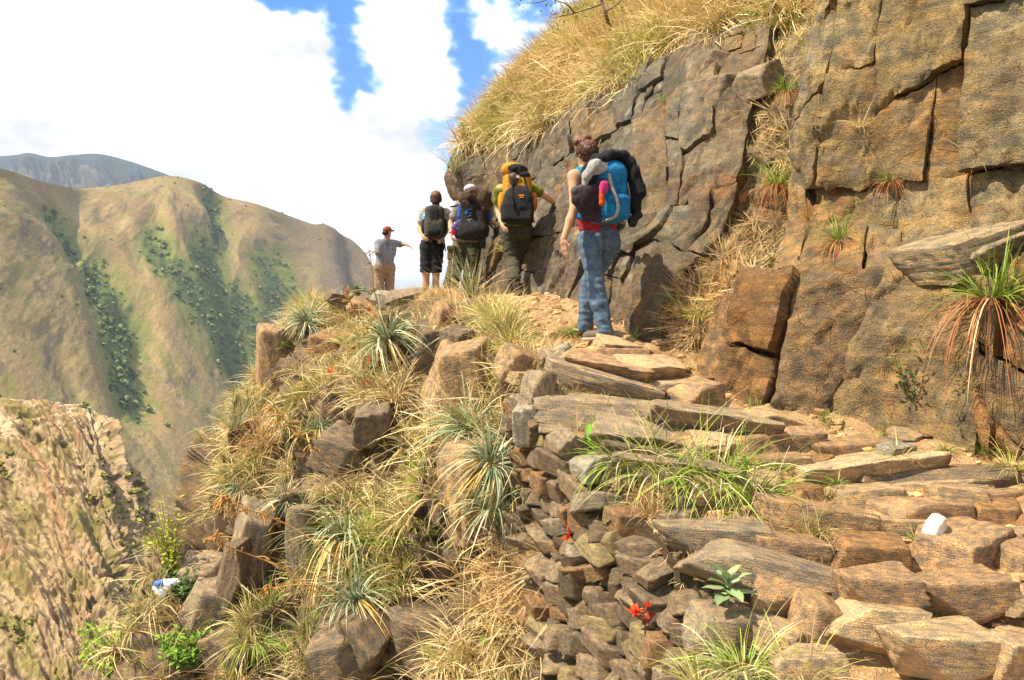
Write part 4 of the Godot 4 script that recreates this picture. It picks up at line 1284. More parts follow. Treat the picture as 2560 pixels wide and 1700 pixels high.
	rock(cliff, "rock", Vector3(2.131, 3.772, -9.31) + Vector3(0.12, 0, -0.12), Vector3(0.55, 0.35, 0.55), Vector3(0, -10, -12), 4)
	rock(cliff, "rock", Vector3(2.356, 3.481, -8.55), Vector3(0.4, 0.3, 0.4), Vector3(0, 25, 20), 1)
	rock(cliff, "rock", Vector3(1.346, 1.176, -8.3) + Vector3(0, 0.06, 0), Vector3(0.26, 0.16, 0.2), Vector3(0, 20, -16), 0)
	rock(cliff, "rock", Vector3(2.383, 0.4928, -5.63) + Vector3(0, 0.03, 0), Vector3(0.2, 0.1, 0.16), Vector3(0, 10, 4), 5)

# ---------------------------------------------------------------- solid fields
# A field is a list of shapes joined by a smooth minimum and meshed by surface nets.
class Blob:
	var kind := 0            # 0 tapered capsule, 1 rounded box, 2 ellipsoid
	var a := Vector3.ZERO
	var ba := Vector3.ZERO
	var inv := 0.0
	var ra := 0.0
	var rb := 0.0
	var to := Transform3D()
	var half := Vector3.ONE
	var mid := Vector3.ZERO
	var reach := 0.0
	var k := 0.0

func cone(a: Vector3, b: Vector3, ra: float, rb: float, k := -1.0) -> Blob:
	var s := Blob.new()
	s.a = a
	s.ba = b - a
	s.inv = 1.0 / maxf(s.ba.length_squared(), 1e-8)
	s.ra = ra
	s.rb = rb
	s.mid = (a + b) * 0.5
	s.reach = s.ba.length() * 0.5 + maxf(ra, rb)
	s.k = k
	return s

func box(c: Vector3, half: Vector3, r: float, turn := Basis(), k := -1.0) -> Blob:
	var s := Blob.new()
	s.kind = 1
	s.to = Transform3D(turn, c).affine_inverse()
	s.half = half - Vector3.ONE * r
	s.ra = r
	s.mid = c
	s.reach = half.length()
	s.k = k
	return s

func egg(c: Vector3, half: Vector3, turn := Basis(), k := -1.0) -> Blob:
	var s := Blob.new()
	s.kind = 2
	s.to = Transform3D(turn, c).affine_inverse()
	s.half = half
	s.mid = c
	s.reach = maxf(half.x, maxf(half.y, half.z))
	s.k = k
	return s

func field(p: Vector3, list: Array[Blob], blend: float, cuts: Array[Plane]) -> float:
	var d := 9.0
	for s in list:
		var e: float
		if s.kind == 0:
			var pa := p - s.a
			var h := clampf(pa.dot(s.ba) * s.inv, 0.0, 1.0)
			e = (pa - s.ba * h).length() - s.ra - (s.rb - s.ra) * h
		elif s.kind == 1:
			var q: Vector3 = (s.to * p).abs() - s.half
			e = q.max(Vector3.ZERO).length() + minf(maxf(q.x, maxf(q.y, q.z)), 0.0) - s.ra
		else:
			var l: Vector3 = s.to * p
			var k0 := (l / s.half).length()
			var k1 := (l / (s.half * s.half)).length()
			e = k0 * (k0 - 1.0) / maxf(k1, 1e-6)
		var k := s.k if s.k >= 0.0 else blend
		if k > 0.0:
			var h2 := maxf(k - absf(d - e), 0.0) / k
			d = minf(d, e) - h2 * h2 * k * 0.25
		else:
			d = minf(d, e)
	for c in cuts:
		d = maxf(d, c.distance_to(p))
	return d

class Hull:
	var v := PackedVector3Array()
	var n := PackedVector3Array()
	var idx := PackedInt32Array()
	func add(o: Hull) -> void:
		var at := v.size()
		v.append_array(o.v)
		n.append_array(o.n)
		for i in o.idx: idx.append(i + at)

const NB := 6
func solid(list: Array[Blob], cell: float, blend: float, cuts: Array[Plane] = []) -> Hull:
	var out := Hull.new()
	var block := cell * NB
	var active := {}
	var none: Array[Plane] = []
	for s in list:
		var lo := Vector3i(((s.mid - Vector3.ONE * (s.reach + blend)) / block).floor())
		var hi := Vector3i(((s.mid + Vector3.ONE * (s.reach + blend)) / block).floor())
		for x in range(lo.x, hi.x + 1):
			for y in range(lo.y, hi.y + 1):
				for z in range(lo.z, hi.z + 1):
					active[Vector3i(x, y, z)] = true
	var diag := block * 0.87
	var cells := {}
	var edges: Array[Vector3i] = []
	var ways := PackedInt32Array()
	var val := PackedFloat32Array()
	val.resize((NB + 1) * (NB + 1) * (NB + 1))
	var m := NB + 1
	for b: Vector3i in active:
		var c := (Vector3(b) + Vector3.ONE * 0.5) * block
		var near: Array[Blob] = []
		for s in list:
			if (s.mid - c).length() < s.reach + diag + blend + cell * 2.0: near.append(s)
		if near.is_empty(): continue
		if absf(field(c, near, blend, cuts)) > diag * 1.25 + blend: continue
		var o := b * NB
		var q := 0
		var pos := false
		var neg := false
		for z in m:
			for y in m:
				for x in m:
					var d := field(Vector3(o.x + x, o.y + y, o.z + z) * cell, near, blend, cuts)
					val[q] = d
					if d < 0.0: neg = true
					else: pos = true
					q += 1
		if not (pos and neg): continue
		for z in NB:
			for y in NB:
				for x in NB:
					var i := x + y * m + z * m * m
					var v000 := val[i]
					var v100 := val[i + 1]
					var v010 := val[i + m]
					var v110 := val[i + m + 1]
					var v001 := val[i + m * m]
					var v101 := val[i + m * m + 1]
					var v011 := val[i + m * m + m]
					var v111 := val[i + m * m + m + 1]
					var inside := int(v000 < 0.0) + int(v100 < 0.0) + int(v010 < 0.0) + int(v110 < 0.0) + int(v001 < 0.0) + int(v101 < 0.0) + int(v011 < 0.0) + int(v111 < 0.0)
					if inside == 0 or inside == 8: continue
					var sum := Vector3.ZERO
					var cnt := 0
					if (v000 < 0.0) != (v100 < 0.0): sum += Vector3(v000 / (v000 - v100), 0, 0); cnt += 1
					if (v010 < 0.0) != (v110 < 0.0): sum += Vector3(v010 / (v010 - v110), 1, 0); cnt += 1
					if (v001 < 0.0) != (v101 < 0.0): sum += Vector3(v001 / (v001 - v101), 0, 1); cnt += 1
					if (v011 < 0.0) != (v111 < 0.0): sum += Vector3(v011 / (v011 - v111), 1, 1); cnt += 1
					if (v000 < 0.0) != (v010 < 0.0): sum += Vector3(0, v000 / (v000 - v010), 0); cnt += 1
					if (v100 < 0.0) != (v110 < 0.0): sum += Vector3(1, v100 / (v100 - v110), 0); cnt += 1
					if (v001 < 0.0) != (v011 < 0.0): sum += Vector3(0, v001 / (v001 - v011), 1); cnt += 1
					if (v101 < 0.0) != (v111 < 0.0): sum += Vector3(1, v101 / (v101 - v111), 1); cnt += 1
					if (v000 < 0.0) != (v001 < 0.0): sum += Vector3(0, 0, v000 / (v000 - v001)); cnt += 1
					if (v100 < 0.0) != (v101 < 0.0): sum += Vector3(1, 0, v100 / (v100 - v101)); cnt += 1
					if (v010 < 0.0) != (v011 < 0.0): sum += Vector3(0, 1, v010 / (v010 - v011)); cnt += 1
					if (v110 < 0.0) != (v111 < 0.0): sum += Vector3(1, 1, v110 / (v110 - v111)); cnt += 1
					var key := o + Vector3i(x, y, z)
					cells[key] = out.v.size()
					out.v.append((Vector3(key) + sum / cnt) * cell)
					if (v000 < 0.0) != (v100 < 0.0):
						edges.append(key); ways.append(0 if v000 < 0.0 else 3)
					if (v000 < 0.0) != (v010 < 0.0):
						edges.append(key); ways.append(1 if v000 < 0.0 else 4)
					if (v000 < 0.0) != (v001 < 0.0):
						edges.append(key); ways.append(2 if v000 < 0.0 else 5)
	const U := [Vector3i(0, 1, 0), Vector3i(0, 0, 1), Vector3i(1, 0, 0)]
	const R := [Vector3i(0, 0, 1), Vector3i(1, 0, 0), Vector3i(0, 1, 0)]
	for e in edges.size():
		var w := ways[e] % 3
		var key := edges[e]
		var a: int = cells.get(key, -1)
		var b2: int = cells.get(key - U[w], -1)
		var c2: int = cells.get(key - U[w] - R[w], -1)
		var d2: int = cells.get(key - R[w], -1)
		if a < 0 or b2 < 0 or c2 < 0 or d2 < 0: continue
		if ways[e] >= 3:
			out.idx.append_array([a, b2, c2, a, c2, d2])
		else:
			out.idx.append_array([a, c2, b2, a, d2, c2])
	smooth_normals(out)
	return out

# normals from the faces, whose front runs clockwise
func smooth_normals(s: Hull) -> void:
	s.n.resize(s.v.size())
	s.n.fill(Vector3.ZERO)
	for k in range(0, s.idx.size(), 3):
		var i := s.idx[k]
		var j := s.idx[k + 1]
		var l := s.idx[k + 2]
		var f := (s.v[l] - s.v[i]).cross(s.v[j] - s.v[i])
		s.n[i] += f
		s.n[j] += f
		s.n[l] += f
	for i in s.n.size(): s.n[i] = s.n[i].normalized()

# folds: push the surface along its normals by noise of the given wavelength per axis
func wrinkle(s: Hull, amount: float, freq: Vector3, off := Vector3.ZERO) -> Hull:
	for i in s.v.size():
		s.v[i] += s.n[i] * amount * ridge_fold(s.v[i] * freq + off)
	smooth_normals(s)
	return s

func ridge_fold(p: Vector3) -> float:
	return fbm.get_noise_3dv(p) + 0.5 * ridge.get_noise_3dv(p * 0.7)

func skin_mesh(s: Hull, paint = null) -> ArrayMesh:
	var c := PackedColorArray()
	if paint != null:
		c.resize(s.v.size())
		for i in s.v.size(): c[i] = paint.call(s.v[i], s.n[i])
	return arrays_mesh(s.v, s.n, c, s.idx)

func shift(list: Array[Blob], by: Vector3) -> Array[Blob]:
	for s in list:
		s.a += by
		s.mid += by
		if s.kind: s.to = (s.to.affine_inverse().translated(by)).affine_inverse()
	return list

# a flat strap along points, its width across the given direction
func ribbon(points: Array, width: float, thick: float, across: Vector3) -> ArrayMesh:
	var st := SurfaceTool.new()
	st.begin(Mesh.PRIMITIVE_TRIANGLES)
	var pts := PackedVector3Array(points)
	var n := (pts.size() - 1) * 5
	var rings: Array[PackedVector3Array] = []
	for i in n + 1:
		var p := along(pts, i / float(n))
		var t := (along(pts, minf((i + 0.4) / n, 1.0)) - along(pts, maxf((i - 0.4) / n, 0.0))).normalized()
		var x := (across - t * across.dot(t)).normalized()
		var y := t.cross(x)
		rings.append(PackedVector3Array([p + x * width * 0.5 + y * thick * 0.5, p - x * width * 0.5 + y * thick * 0.5, p - x * width * 0.5 - y * thick * 0.5, p + x * width * 0.5 - y * thick * 0.5]))
	for i in n:
		for k in 4:
			var a := rings[i][k]
			var b := rings[i][(k + 1) % 4]
			var c := rings[i + 1][(k + 1) % 4]
			var d := rings[i + 1][k]
			for q: Vector3 in [a, b, c, a, c, d]: st.add_vertex(q)
	for e: Array in [[rings[0], 1], [rings[n], -1]]:
		var r: PackedVector3Array = e[0]
		var o: Array = [0, 2, 1, 0, 3, 2] if int(e[1]) == 1 else [0, 1, 2, 0, 2, 3]
		for k: int in o: st.add_vertex(r[k])
	st.generate_normals()
	return st.commit()

# a round tapering tube along points
func tube(points: Array, r0: float, r1: float, sides := 6, steps := 5) -> ArrayMesh:
	var pts := PackedVector3Array(points)
	var v := PackedVector3Array()
	var nn := PackedVector3Array()
	var idx := PackedInt32Array()
	var n := (pts.size() - 1) * steps
	for i in n + 1:
		var p := along(pts, i / float(n))
		var t := (along(pts, minf((i + 0.4) / n, 1.0)) - along(pts, maxf((i - 0.4) / n, 0.0))).normalized()
		var x := t.cross(Vector3(0.31, 0.2, 0.93)).normalized()
		var y := t.cross(x)
		for k in sides:
			var a := TAU * k / sides
			var d := x * cos(a) + y * sin(a)
			v.append(p + d * lerpf(r0, r1, i / float(n)))
			nn.append(d)
	for i in n:
		for k in sides:
			var a := i * sides + k
			var b := i * sides + (k + 1) % sides
			idx.append_array([a, b, a + sides, b, b + sides, a + sides])
	# wind the faces to agree with the normals
	for k in range(0, idx.size(), 3):
		var f := (v[idx[k + 2]] - v[idx[k]]).cross(v[idx[k + 1]] - v[idx[k]])
		if f.dot(nn[idx[k]]) < 0.0:
			var q := idx[k + 1]
			idx[k + 1] = idx[k + 2]
			idx[k + 2] = q
	return arrays_mesh(v, nn, PackedColorArray(), idx)

func join(meshes: Array) -> ArrayMesh:
	var st := SurfaceTool.new()
	st.begin(Mesh.PRIMITIVE_TRIANGLES)
	for m: Mesh in meshes: st.append_from(m, 0, Transform3D())
	return st.commit()

# ---------------------------------------------------------------- people
# j: joints in the scene's own axes; everything is shifted to the person's base, on the ground between the feet.
func hand_shapes(wrist: Vector3, along_: Vector3, palm: Vector3, curl: float, size: float, thumb_side: float) -> Array[Blob]:
	var f := along_.normalized()
	size *= 0.93
	var n := (palm - f * palm.dot(f)).normalized()
	var s := f.cross(n) * thumb_side
	var out: Array[Blob] = []
	var k := 0.006 * size
	out.append(cone(wrist - f * 0.02 * size, wrist + f * 0.02 * size, 0.024 * size, 0.024 * size, 0.02))
	for i in 4:
		var off := (1.5 - i) * 0.019 * size
		var knuckle := wrist + f * (0.088 - absf(i - 1.2) * 0.005) * size + s * off
		out.append(cone(wrist + f * 0.018 * size + s * off * 0.7, knuckle, 0.014 * size, 0.0105 * size, 0.014))
		var l: float = [0.040, 0.045, 0.042, 0.032][i] * size
		var d := f.rotated(s.normalized(), 0.0)
		var p := knuckle
		var bend := curl * (0.85 + 0.12 * i)
		for seg in 3:
			d = (d + n * bend).normalized()
			var q: Vector3 = p + d * l * [1.0, 0.66, 0.52][seg] + s * off * 0.05
			out.append(cone(p, q, (0.0098 - 0.0008 * seg) * size, (0.0092 - 0.0009 * seg) * size, k))
			p = q
	var t0 := wrist + f * 0.025 * size + s * 0.028 * size + n * 0.008 * size
	var t1 := t0 + (f * 0.7 + s * 0.62 + n * 0.30).normalized() * 0.038 * size
	var t2 := t1 + (f * 0.92 + s * 0.22 + n * 0.30).normalized() * 0.032 * size
	out.append(cone(wrist + f * 0.01 * size + s * 0.012 * size, t0, 0.016 * size, 0.0145 * size, 0.015))
	out.append(cone(t0, t1, 0.0135 * size, 0.0115 * size, 0.008))
	out.append(cone(t1, t2, 0.0112 * size, 0.009 * size, k))
	return out

func torso_shapes(j: Dictionary, grow: float, size: float, out: Array[Blob], with_shoulders := true) -> void:
	var w: Vector3 = j.shoulder_r - j.shoulder_l
	var up: Vector3 = (j.neck - j.pelvis).normalized()
	var mid: Vector3 = (j.shoulder_l + j.shoulder_r) * 0.5
	var waist: Vector3 = (j.pelvis as Vector3).lerp(j.neck, 0.36)
	var fat: float = j.get("fat", 1.0)
	var fwd: Vector3 = j.facing
	var g := grow
	for s: float in [-1.0, 1.0]:
		var sh := mid + w * 0.33 * s - up * 0.05 * size
		out.append(cone(sh, waist + w * 0.17 * s, (0.083 * size) * sqrt(fat) + g, 0.088 * size * fat + g, 0.07 * size))
		out.append(cone(waist + w * 0.16 * s, j.pelvis + w * 0.17 * s, 0.088 * size * fat + g, 0.098 * size * fat + g, 0.06 * size))
		out.append(cone(sh - up * 0.09 * size + fwd * 0.035 * size, sh - up * 0.16 * size + fwd * 0.04 * size, 0.07 * size * fat + g, 0.07 * size * fat + g, 0.06 * size))
	if not with_shoulders: return
	out.append(cone(j.shoulder_l, mid + up * 0.035 * size, 0.05 * size + g, 0.052 * size + g, 0.05 * size))
	out.append(cone(j.shoulder_r, mid + up * 0.035 * size, 0.05 * size + g, 0.052 * size + g, 0.05 * size))

func leg_shapes(j: Dictionary, side: String, thigh: float, knee: float, ankle: float, out: Array[Blob], k: float) -> void:
	var hip: Vector3 = j["hip_" + side]
	var kn: Vector3 = j["knee_" + side]
	var an: Vector3 = j["ankle_" + side]
	out.append(cone(hip, kn, thigh, knee, k))
	out.append(cone(kn, kn.lerp(an, 0.4), knee, (knee + ankle) * 0.55, k * 0.5))
	out.append(cone(kn.lerp(an, 0.4), an, (knee + ankle) * 0.55, ankle, k * 0.5))

func body(p: Node3D, j: Dictionary, size: float, cell: float, skin: Material) -> void:
	var at := p.position
	var s: Array[Blob] = []
	var f: Vector3 = j.facing
	var r := f.cross(Vector3.UP).normalized()
	var h: Vector3 = j.head
	var look: Vector3 = j.get("look", f)
	var rl := look.cross(Vector3.UP).normalized()
	# skull, jaw, nose, brow, ears, neck
	s.append(egg(h + Vector3(0, 0.012, 0) * size, Vector3(0.074, 0.098, 0.094) * size, Basis(rl, Vector3.UP, -look), 0.02))
	s.append(cone(h + look * 0.035 * size - Vector3(0, 0.055, 0) * size, h + look * 0.062 * size - Vector3(0, 0.088, 0) * size, 0.052 * size, 0.034 * size, 0.03))
	s.append(cone(h + look * 0.088 * size + Vector3(0, 0.0, 0), h + look * 0.108 * size - Vector3(0, 0.034, 0) * size, 0.009 * size, 0.013 * size, 0.012))
	s.append(cone(h + look * 0.085 * size + rl * 0.03 * size + Vector3(0, 0.02, 0) * size, h + look * 0.085 * size - rl * 0.03 * size + Vector3(0, 0.02, 0) * size, 0.01 * size, 0.01 * size, 0.015))
	s.append(cone(h + look * 0.094 * size - rl * 0.016 * size - Vector3(0, 0.064, 0) * size, h + look * 0.094 * size + rl * 0.016 * size - Vector3(0, 0.064, 0) * size, 0.009 * size, 0.009 * size, 0.01))
	for e: float in [-1.0, 1.0]:
		s.append(egg(h + rl * 0.076 * e * size - look * 0.004 * size - Vector3(0, 0.012, 0) * size, Vector3(0.009, 0.031, 0.019) * size, Basis(rl, Vector3.UP, -look).rotated(Vector3.UP, 0.35 * e), 0.008))
	s.append(cone(h - look * 0.012 * size - Vector3(0, 0.06, 0) * size, j.neck, 0.05 * size, 0.056 * size, 0.035))
	torso_shapes(j, 0.0, size, s)
	for side: String in ["l", "r"]:
		s.append(cone(j["shoulder_" + side], j["elbow_" + side], 0.05 * size, 0.037 * size, 0.03 * size))
		s.append(cone(j["elbow_" + side], (j["elbow_" + side] as Vector3).lerp(j["wrist_" + side], 0.35), 0.037 * size, 0.038 * size, 0.02 * size))
		s.append(cone((j["elbow_" + side] as Vector3).lerp(j["wrist_" + side], 0.35), j["wrist_" + side], 0.038 * size, 0.0245 * size, 0.02 * size))
		leg_shapes(j, side, 0.085 * size, 0.055 * size, 0.038 * size, s, 0.04 * size)
		s.append(cone(j["ankle_" + side], j["toe_" + side], 0.036 * size, 0.03 * size, 0.03))
	var none: Array[Plane] = []
	var skin_ := solid(shift(s, -at), cell, 0.03, none)
	for side: String in ["l", "r"]:
		var sign_ := 1.0 if side == "l" else -1.0
		var fwd: Vector3 = j.get("hand_dir_" + side, (j["wrist_" + side] - j["elbow_" + side]).normalized())
		var palm: Vector3 = j.get("palm_" + side, r * (1.0 if side == "l" else -1.0))
		var fine_cell := 0.0055 if cell < 0.014 else 0.007
		skin_.add(solid(shift(hand_shapes(j["wrist_" + side], fwd, palm, j.get("curl_" + side, 0.18), size, sign_), -at), fine_cell, 0.008, none))
	obj("body", skin_mesh(skin_), skin, p)
	for e: float in [-1.0, 1.0]:
		var eye := SphereMesh.new()
		eye.radius = 0.012 * size
		eye.height = 0.024 * size
		eye.radial_segments = 10
		eye.rings = 6
		var o := obj("eye", eye, plain(0.05, 0.035, 0.025, 0.2), p)
		o.position = h + look * 0.083 * size + rl * 0.031 * e * size - at

func garment(p: Node3D, called: String, s: Array[Blob], cell: float, m: Material, folds: float, freq: Vector3, cuts: Array[Plane] = []) -> MeshInstance3D:
	var c2: Array[Plane] = []
	for c in cuts: c2.append(Plane(c.normal, c.d - c.normal.dot(p.position)))
	var k := solid(shift(s, -p.position), cell, 0.04, c2)
	wrinkle(k, folds, freq, p.position)
	# worn and faded patches of the cloth
	var wear := func(q: Vector3, _n: Vector3) -> Color: return Color(1, 1, 1) * (1.0 + 0.13 * fbm.get_noise_3dv(q * Vector3(7, 9, 7)) + 0.10 * fine.get_noise_3dv(q * Vector3(14, 40, 14)))
	return obj(called, skin_mesh(k, wear), m, p)

func trousers(p: Node3D, j: Dictionary, size: float, cell: float, m: Material, thigh: float, knee: float, ankle: float, called := "trousers", fat := 1.0, short := false) -> void:
	var s: Array[Blob] = []
	var w: Vector3 = j.hip_r - j.hip_l
	var b: Vector3 = -j.facing
	for e: float in [-1.0, 1.0]:
		s.append(cone(j.pelvis + w * 0.40 * e + Vector3(0, 0.06, 0) * size, j.pelvis + w * 0.44 * e - Vector3(0, 0.03, 0) * size, 0.098 * size * fat, 0.112 * size * fat, 0.06))
		# seat
		s.append(egg(j.pelvis + w * 0.42 * e - Vector3(0, 0.055, 0) * size + b * 0.055 * size, Vector3(0.088, 0.098, 0.082) * size * fat, Basis(), 0.035))
	s.append(egg(j.pelvis + b * 0.04 * size + Vector3(0, 0.03, 0) * size, Vector3(0.10, 0.10, 0.092) * size * fat, Basis(), 0.05))
	for side: String in ["l", "r"]:
		if short:
			var hip: Vector3 = j["hip_" + side]
			var kn: Vector3 = j["knee_" + side]
			s.append(cone(hip, kn + Vector3(0, 0.03, 0), thigh, knee, 0.03))
		else:
			leg_shapes(j, side, thigh, knee, ankle, s, 0.03)
	var top := Plane(j.get("waist_up", Vector3.UP), j.waist)
	var cuts: Array[Plane] = [top]
	if short:
		cuts.append(Plane(Vector3.DOWN, (j.knee_l as Vector3) + Vector3(0, 0.015, 0)))
	garment(p, called, s, cell, m, 0.013, Vector3(5, 19, 5), cuts)

func shirt(p: Node3D, j: Dictionary, size: float, cell: float, m: Material, grow: float, sleeve: float, called := "shirt", hem := 0.0) -> void:
	var s: Array[Blob] = []
	torso_shapes(j, grow, size, s)
	if sleeve > 0.0:
		for side: String in ["l", "r"]:
			s.append(cone(j["shoulder_" + side], (j["shoulder_" + side] as Vector3).lerp(j["elbow_" + side], sleeve), 0.056 * size + grow, 0.050 * size + grow * 1.2, 0.03))
	var up: Vector3 = (j.neck - j.pelvis).normalized()
	var cuts: Array[Plane] = [Plane(up, j.neck + up * 0.015), Plane(-up, j.waist - up * (0.03 + hem))]
	garment(p, called, s, cell, m, 0.007, Vector3(6, 11, 6), cuts)

func shoe(p: Node3D, heel: Vector3, toe: Vector3, up: Vector3, size: float, upper: Material, sole: Material, high := 0.05) -> void:
	var f := (toe - heel).normalized()
	var x := f.cross(up).normalized()
	var u := x.cross(f)
	var b := Basis(x, u, -f)
	var mid := (heel + toe) * 0.5
	var l := (toe - heel).length() * 0.5
	var s: Array[Blob] = []
	s.append(egg(mid + u * 0.03 * size + f * l * 0.35, Vector3(0.046, 0.042, l * 0.68) * Vector3(size, size, 1), b))
	s.append(egg(heel + f * l * 0.42 + u * 0.042 * size, Vector3(0.041, 0.055, l * 0.5) * Vector3(size, size, 1), b))
	s.append(cone(heel + f * l * 0.42 + u * 0.04 * size, heel + f * l * 0.40 + u * (0.06 + high) * size, 0.042 * size, 0.044 * size))
	var o := garment(p, "shoe", s, 0.009, upper, 0.0015, Vector3(20, 20, 20))
	var s2: Array[Blob] = []
	s2.append(box(mid + f * l * 0.42, Vector3(0.047 * size, 0.015, l * 0.58), 0.013, b))
	s2.append(box(mid - f * l * 0.5, Vector3(0.039 * size, 0.016, l * 0.46), 0.013, b))
	for k in 5:
		s2.append(box(mid + f * l * (-0.75 + 0.38 * k) - u * 0.012, Vector3(0.038 * size, 0.008, l * 0.10), 0.004, b, 0.004))
	var k2 := solid(shift(s2, -p.position), 0.009, 0.02)
	var so := MeshInstance3D.new()
	so.mesh = skin_mesh(k2)
	so.material_override = sole
	put(so, "sole", o)

func hair(p: Node3D, s: Array[Blob], cell: float, tone: Color, m: Material, rough := 0.004) -> void:
	var k := solid(shift(s, -p.position), cell, 0.02)
	for i in k.v.size():
		var q := k.v[i]
		k.v[i] += k.n[i] * rough * (fine.get_noise_3dv(q * Vector3(60, 22, 60)) + ridge.get_noise_3dv(q * Vector3(70, 16, 70)))
	smooth_normals(k)
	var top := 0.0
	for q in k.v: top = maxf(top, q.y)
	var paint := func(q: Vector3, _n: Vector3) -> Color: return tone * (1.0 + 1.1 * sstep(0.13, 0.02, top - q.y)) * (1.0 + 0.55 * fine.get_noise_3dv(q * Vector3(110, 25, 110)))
	obj("hair", skin_mesh(k, paint), m, p)

func part(parent: Node3D, called: String, s: Array[Blob], cell: float, blend: float, m: Material, folds := 0.0, freq := Vector3(8, 8, 8)) -> MeshInstance3D:
	var k := solid(s, cell, blend)
	if folds > 0.0: wrinkle(k, folds, freq, parent.position)
	return obj(called, skin_mesh(k), m, parent)

func pack_at(called: String, centre: Vector3, out_dir: Vector3, lean: float, label: String, group := "backpacks on the hikers' backs", cat := "backpack") -> Node3D:
	var o := base(called, centre, label, cat, group)
	var z := Vector3(out_dir.x, 0, out_dir.z).normalized()
	var x := Vector3.UP.cross(z).normalized()
	o.basis = Basis(x, Vector3.UP, z) * Basis(Vector3.RIGHT, lean)
	return o

func build_people() -> void:
	woman()
	climber()
	cargo_man()
	shorts_man()
	guide()

func mid_ground(a: Vector3, b: Vector3) -> Vector3:
	return Vector3((a.x + b.x) * 0.5, minf(a.y, b.y), (a.z + b.z) * 0.5)

func woman() -> void:
	var j := {
		"facing": Vector3(-0.42, 0, -0.907), "look": Vector3(-0.55, 0.02, -0.83).normalized(),
		"head": Vector3(0.6498, 2.704, -7.86), "neck": Vector3(0.6724, 2.553, -7.88), "shoulder_l": Vector3(0.5339, 2.501, -7.8), "shoulder_r": Vector3(0.8633, 2.531, -8.06), "pelvis": Vector3(0.7638, 1.98, -7.92),
		"elbow_l": Vector3(0.5318, 2.211, -7.72), "wrist_l": Vector3(0.4358, 1.937, -7.66), "elbow_r": Vector3(0.972, 2.266, -8.1), "wrist_r": Vector3(0.896, 2.272, -8.4),
		"hip_l": Vector3(0.6812, 1.89, -7.86), "hip_r": Vector3(0.8583, 1.894, -7.98), "knee_l": Vector3(0.728, 1.558, -7.8), "ankle_l": Vector3(0.8001, 1.159, -7.76), "toe_l": Vector3(0.6725, 1.104, -7.8),
		"knee_r": Vector3(0.6982, 1.582, -8.14), "ankle_r": Vector3(0.6657, 1.188, -8.14), "toe_r": Vector3(0.6101, 1.14, -8.22), "waist": Vector3(0.7724, 2.078, -7.9),
		"hand_dir_l": Vector3(0.12, -0.98, -0.05), "palm_l": Vector3(0.75, 0, -0.66), "curl_l": 0.16, "palm_r": Vector3(0, -1, 0), "curl_r": 0.6,
	}
	j.waist_up = Vector3(0.12, 0.99, 0.0).normalized()
	var p := base("person", Vector3(0.7444, 1.087, -7.9), "person with a red bun in crimson vest and blue jeans, left hand hanging", "person", "hikers on the path")
	body(p, j, 1.0, 0.0125, M.skin)
	var jeans := cloth(0.15, 0.235, 0.335, 0.85, 1.6, 2.2)
	trousers(p, j, 1.0, 0.0125, jeans, 0.098, 0.073, 0.067, "jeans")
	# vest: a long crimson layer with a blue one over it
	var s: Array[Blob] = []
	torso_shapes(j, 0.020, 1.0, s, false)
	var up: Vector3 = (j.neck - j.pelvis).normalized()
	var cuts: Array[Plane] = [Plane(Vector3(0.10, 0.995, 0), Vector3(0.7724, 2.471, -7.9)), Plane(Vector3(-0.12, -0.99, 0).normalized(), Vector3(0.7724, 2.007, -7.9))]
	garment(p, "vest", s, 0.0125, cloth(0.62, 0.045, 0.075, 0.8), 0.006, Vector3(5, 14, 5), cuts)
	var msh: Vector3 = (j.shoulder_l + j.shoulder_r) * 0.5
	for e: String in ["l", "r"]:
		var sh: Vector3 = j["shoulder_" + e]
		var ss: Array[Blob] = [cone(sh.lerp(msh, 0.30) + Vector3(0, 0.006, 0), sh.lerp(msh, 0.66) + Vector3(0, 0.026, 0), 0.068, 0.070)]
		garment(p, "vest_strap", ss, 0.0125, cloth(0.02, 0.36, 0.58), 0.003, Vector3(9, 9, 9))
	obj("necklace", tube([Vector3(0.5947, 2.565, -7.78), Vector3(0.6517, 2.591, -7.8), Vector3(0.7231, 2.603, -7.86), Vector3(0.7677, 2.587, -7.96)], 0.004, 0.004, 5), plain(0.3, 0.03, 0.03), p)
	# seams and pockets of the jeans
	var thread := cloth(0.30, 0.17, 0.05)
	obj("pocket_stitching", join([tube([Vector3(0.6794, 1.995, -7.72), Vector3(0.7098, 1.987, -7.715), Vector3(0.7446, 2.001, -7.72), Vector3(0.773, 2.009, -7.73)], 0.0035, 0.003, 4), tube([Vector3(0.6261, 1.972, -7.74), Vector3(0.6523, 1.964, -7.725), Vector3(0.699, 1.97, -7.71)], 0.003, 0.003, 4)]), thread, p)
	var hm: StandardMaterial3D = plain(1, 1, 1, 0.45)
	hm.vertex_color_use_as_albedo = true
	var h: Vector3 = j.head
	var look: Vector3 = j.look
	var hs: Array[Blob] = []
	hs.append(egg(h + Vector3(0, 0.022, 0) - look * 0.014, Vector3(0.088, 0.098, 0.104), Basis(look.cross(Vector3.UP).normalized(), Vector3.UP, -look)))
	hs.append(egg(h - look * 0.052 - Vector3(0, 0.035, 0), Vector3(0.062, 0.055, 0.05)))
	# the bun: loose coils on the crown
	var bun := Vector3(0.6304, 2.812, -7.88)
	for k in 9:
		var a := k * 0.85
		hs.append(egg(bun + Vector3(cos(a) * 0.042, 0.014 * sin(a * 1.7) - 0.004 + 0.02 * float(k % 2), sin(a) * 0.038), Vector3(0.034, 0.024, 0.034), Basis(Vector3.UP, a), 0.008))
	hs.append(egg(bun + Vector3(0, 0.012, 0), Vector3(0.048, 0.034, 0.046)))
	hs.append(egg(bun + Vector3(-0.066, -0.004, 0.0), Vector3(0.03, 0.028, 0.03)))
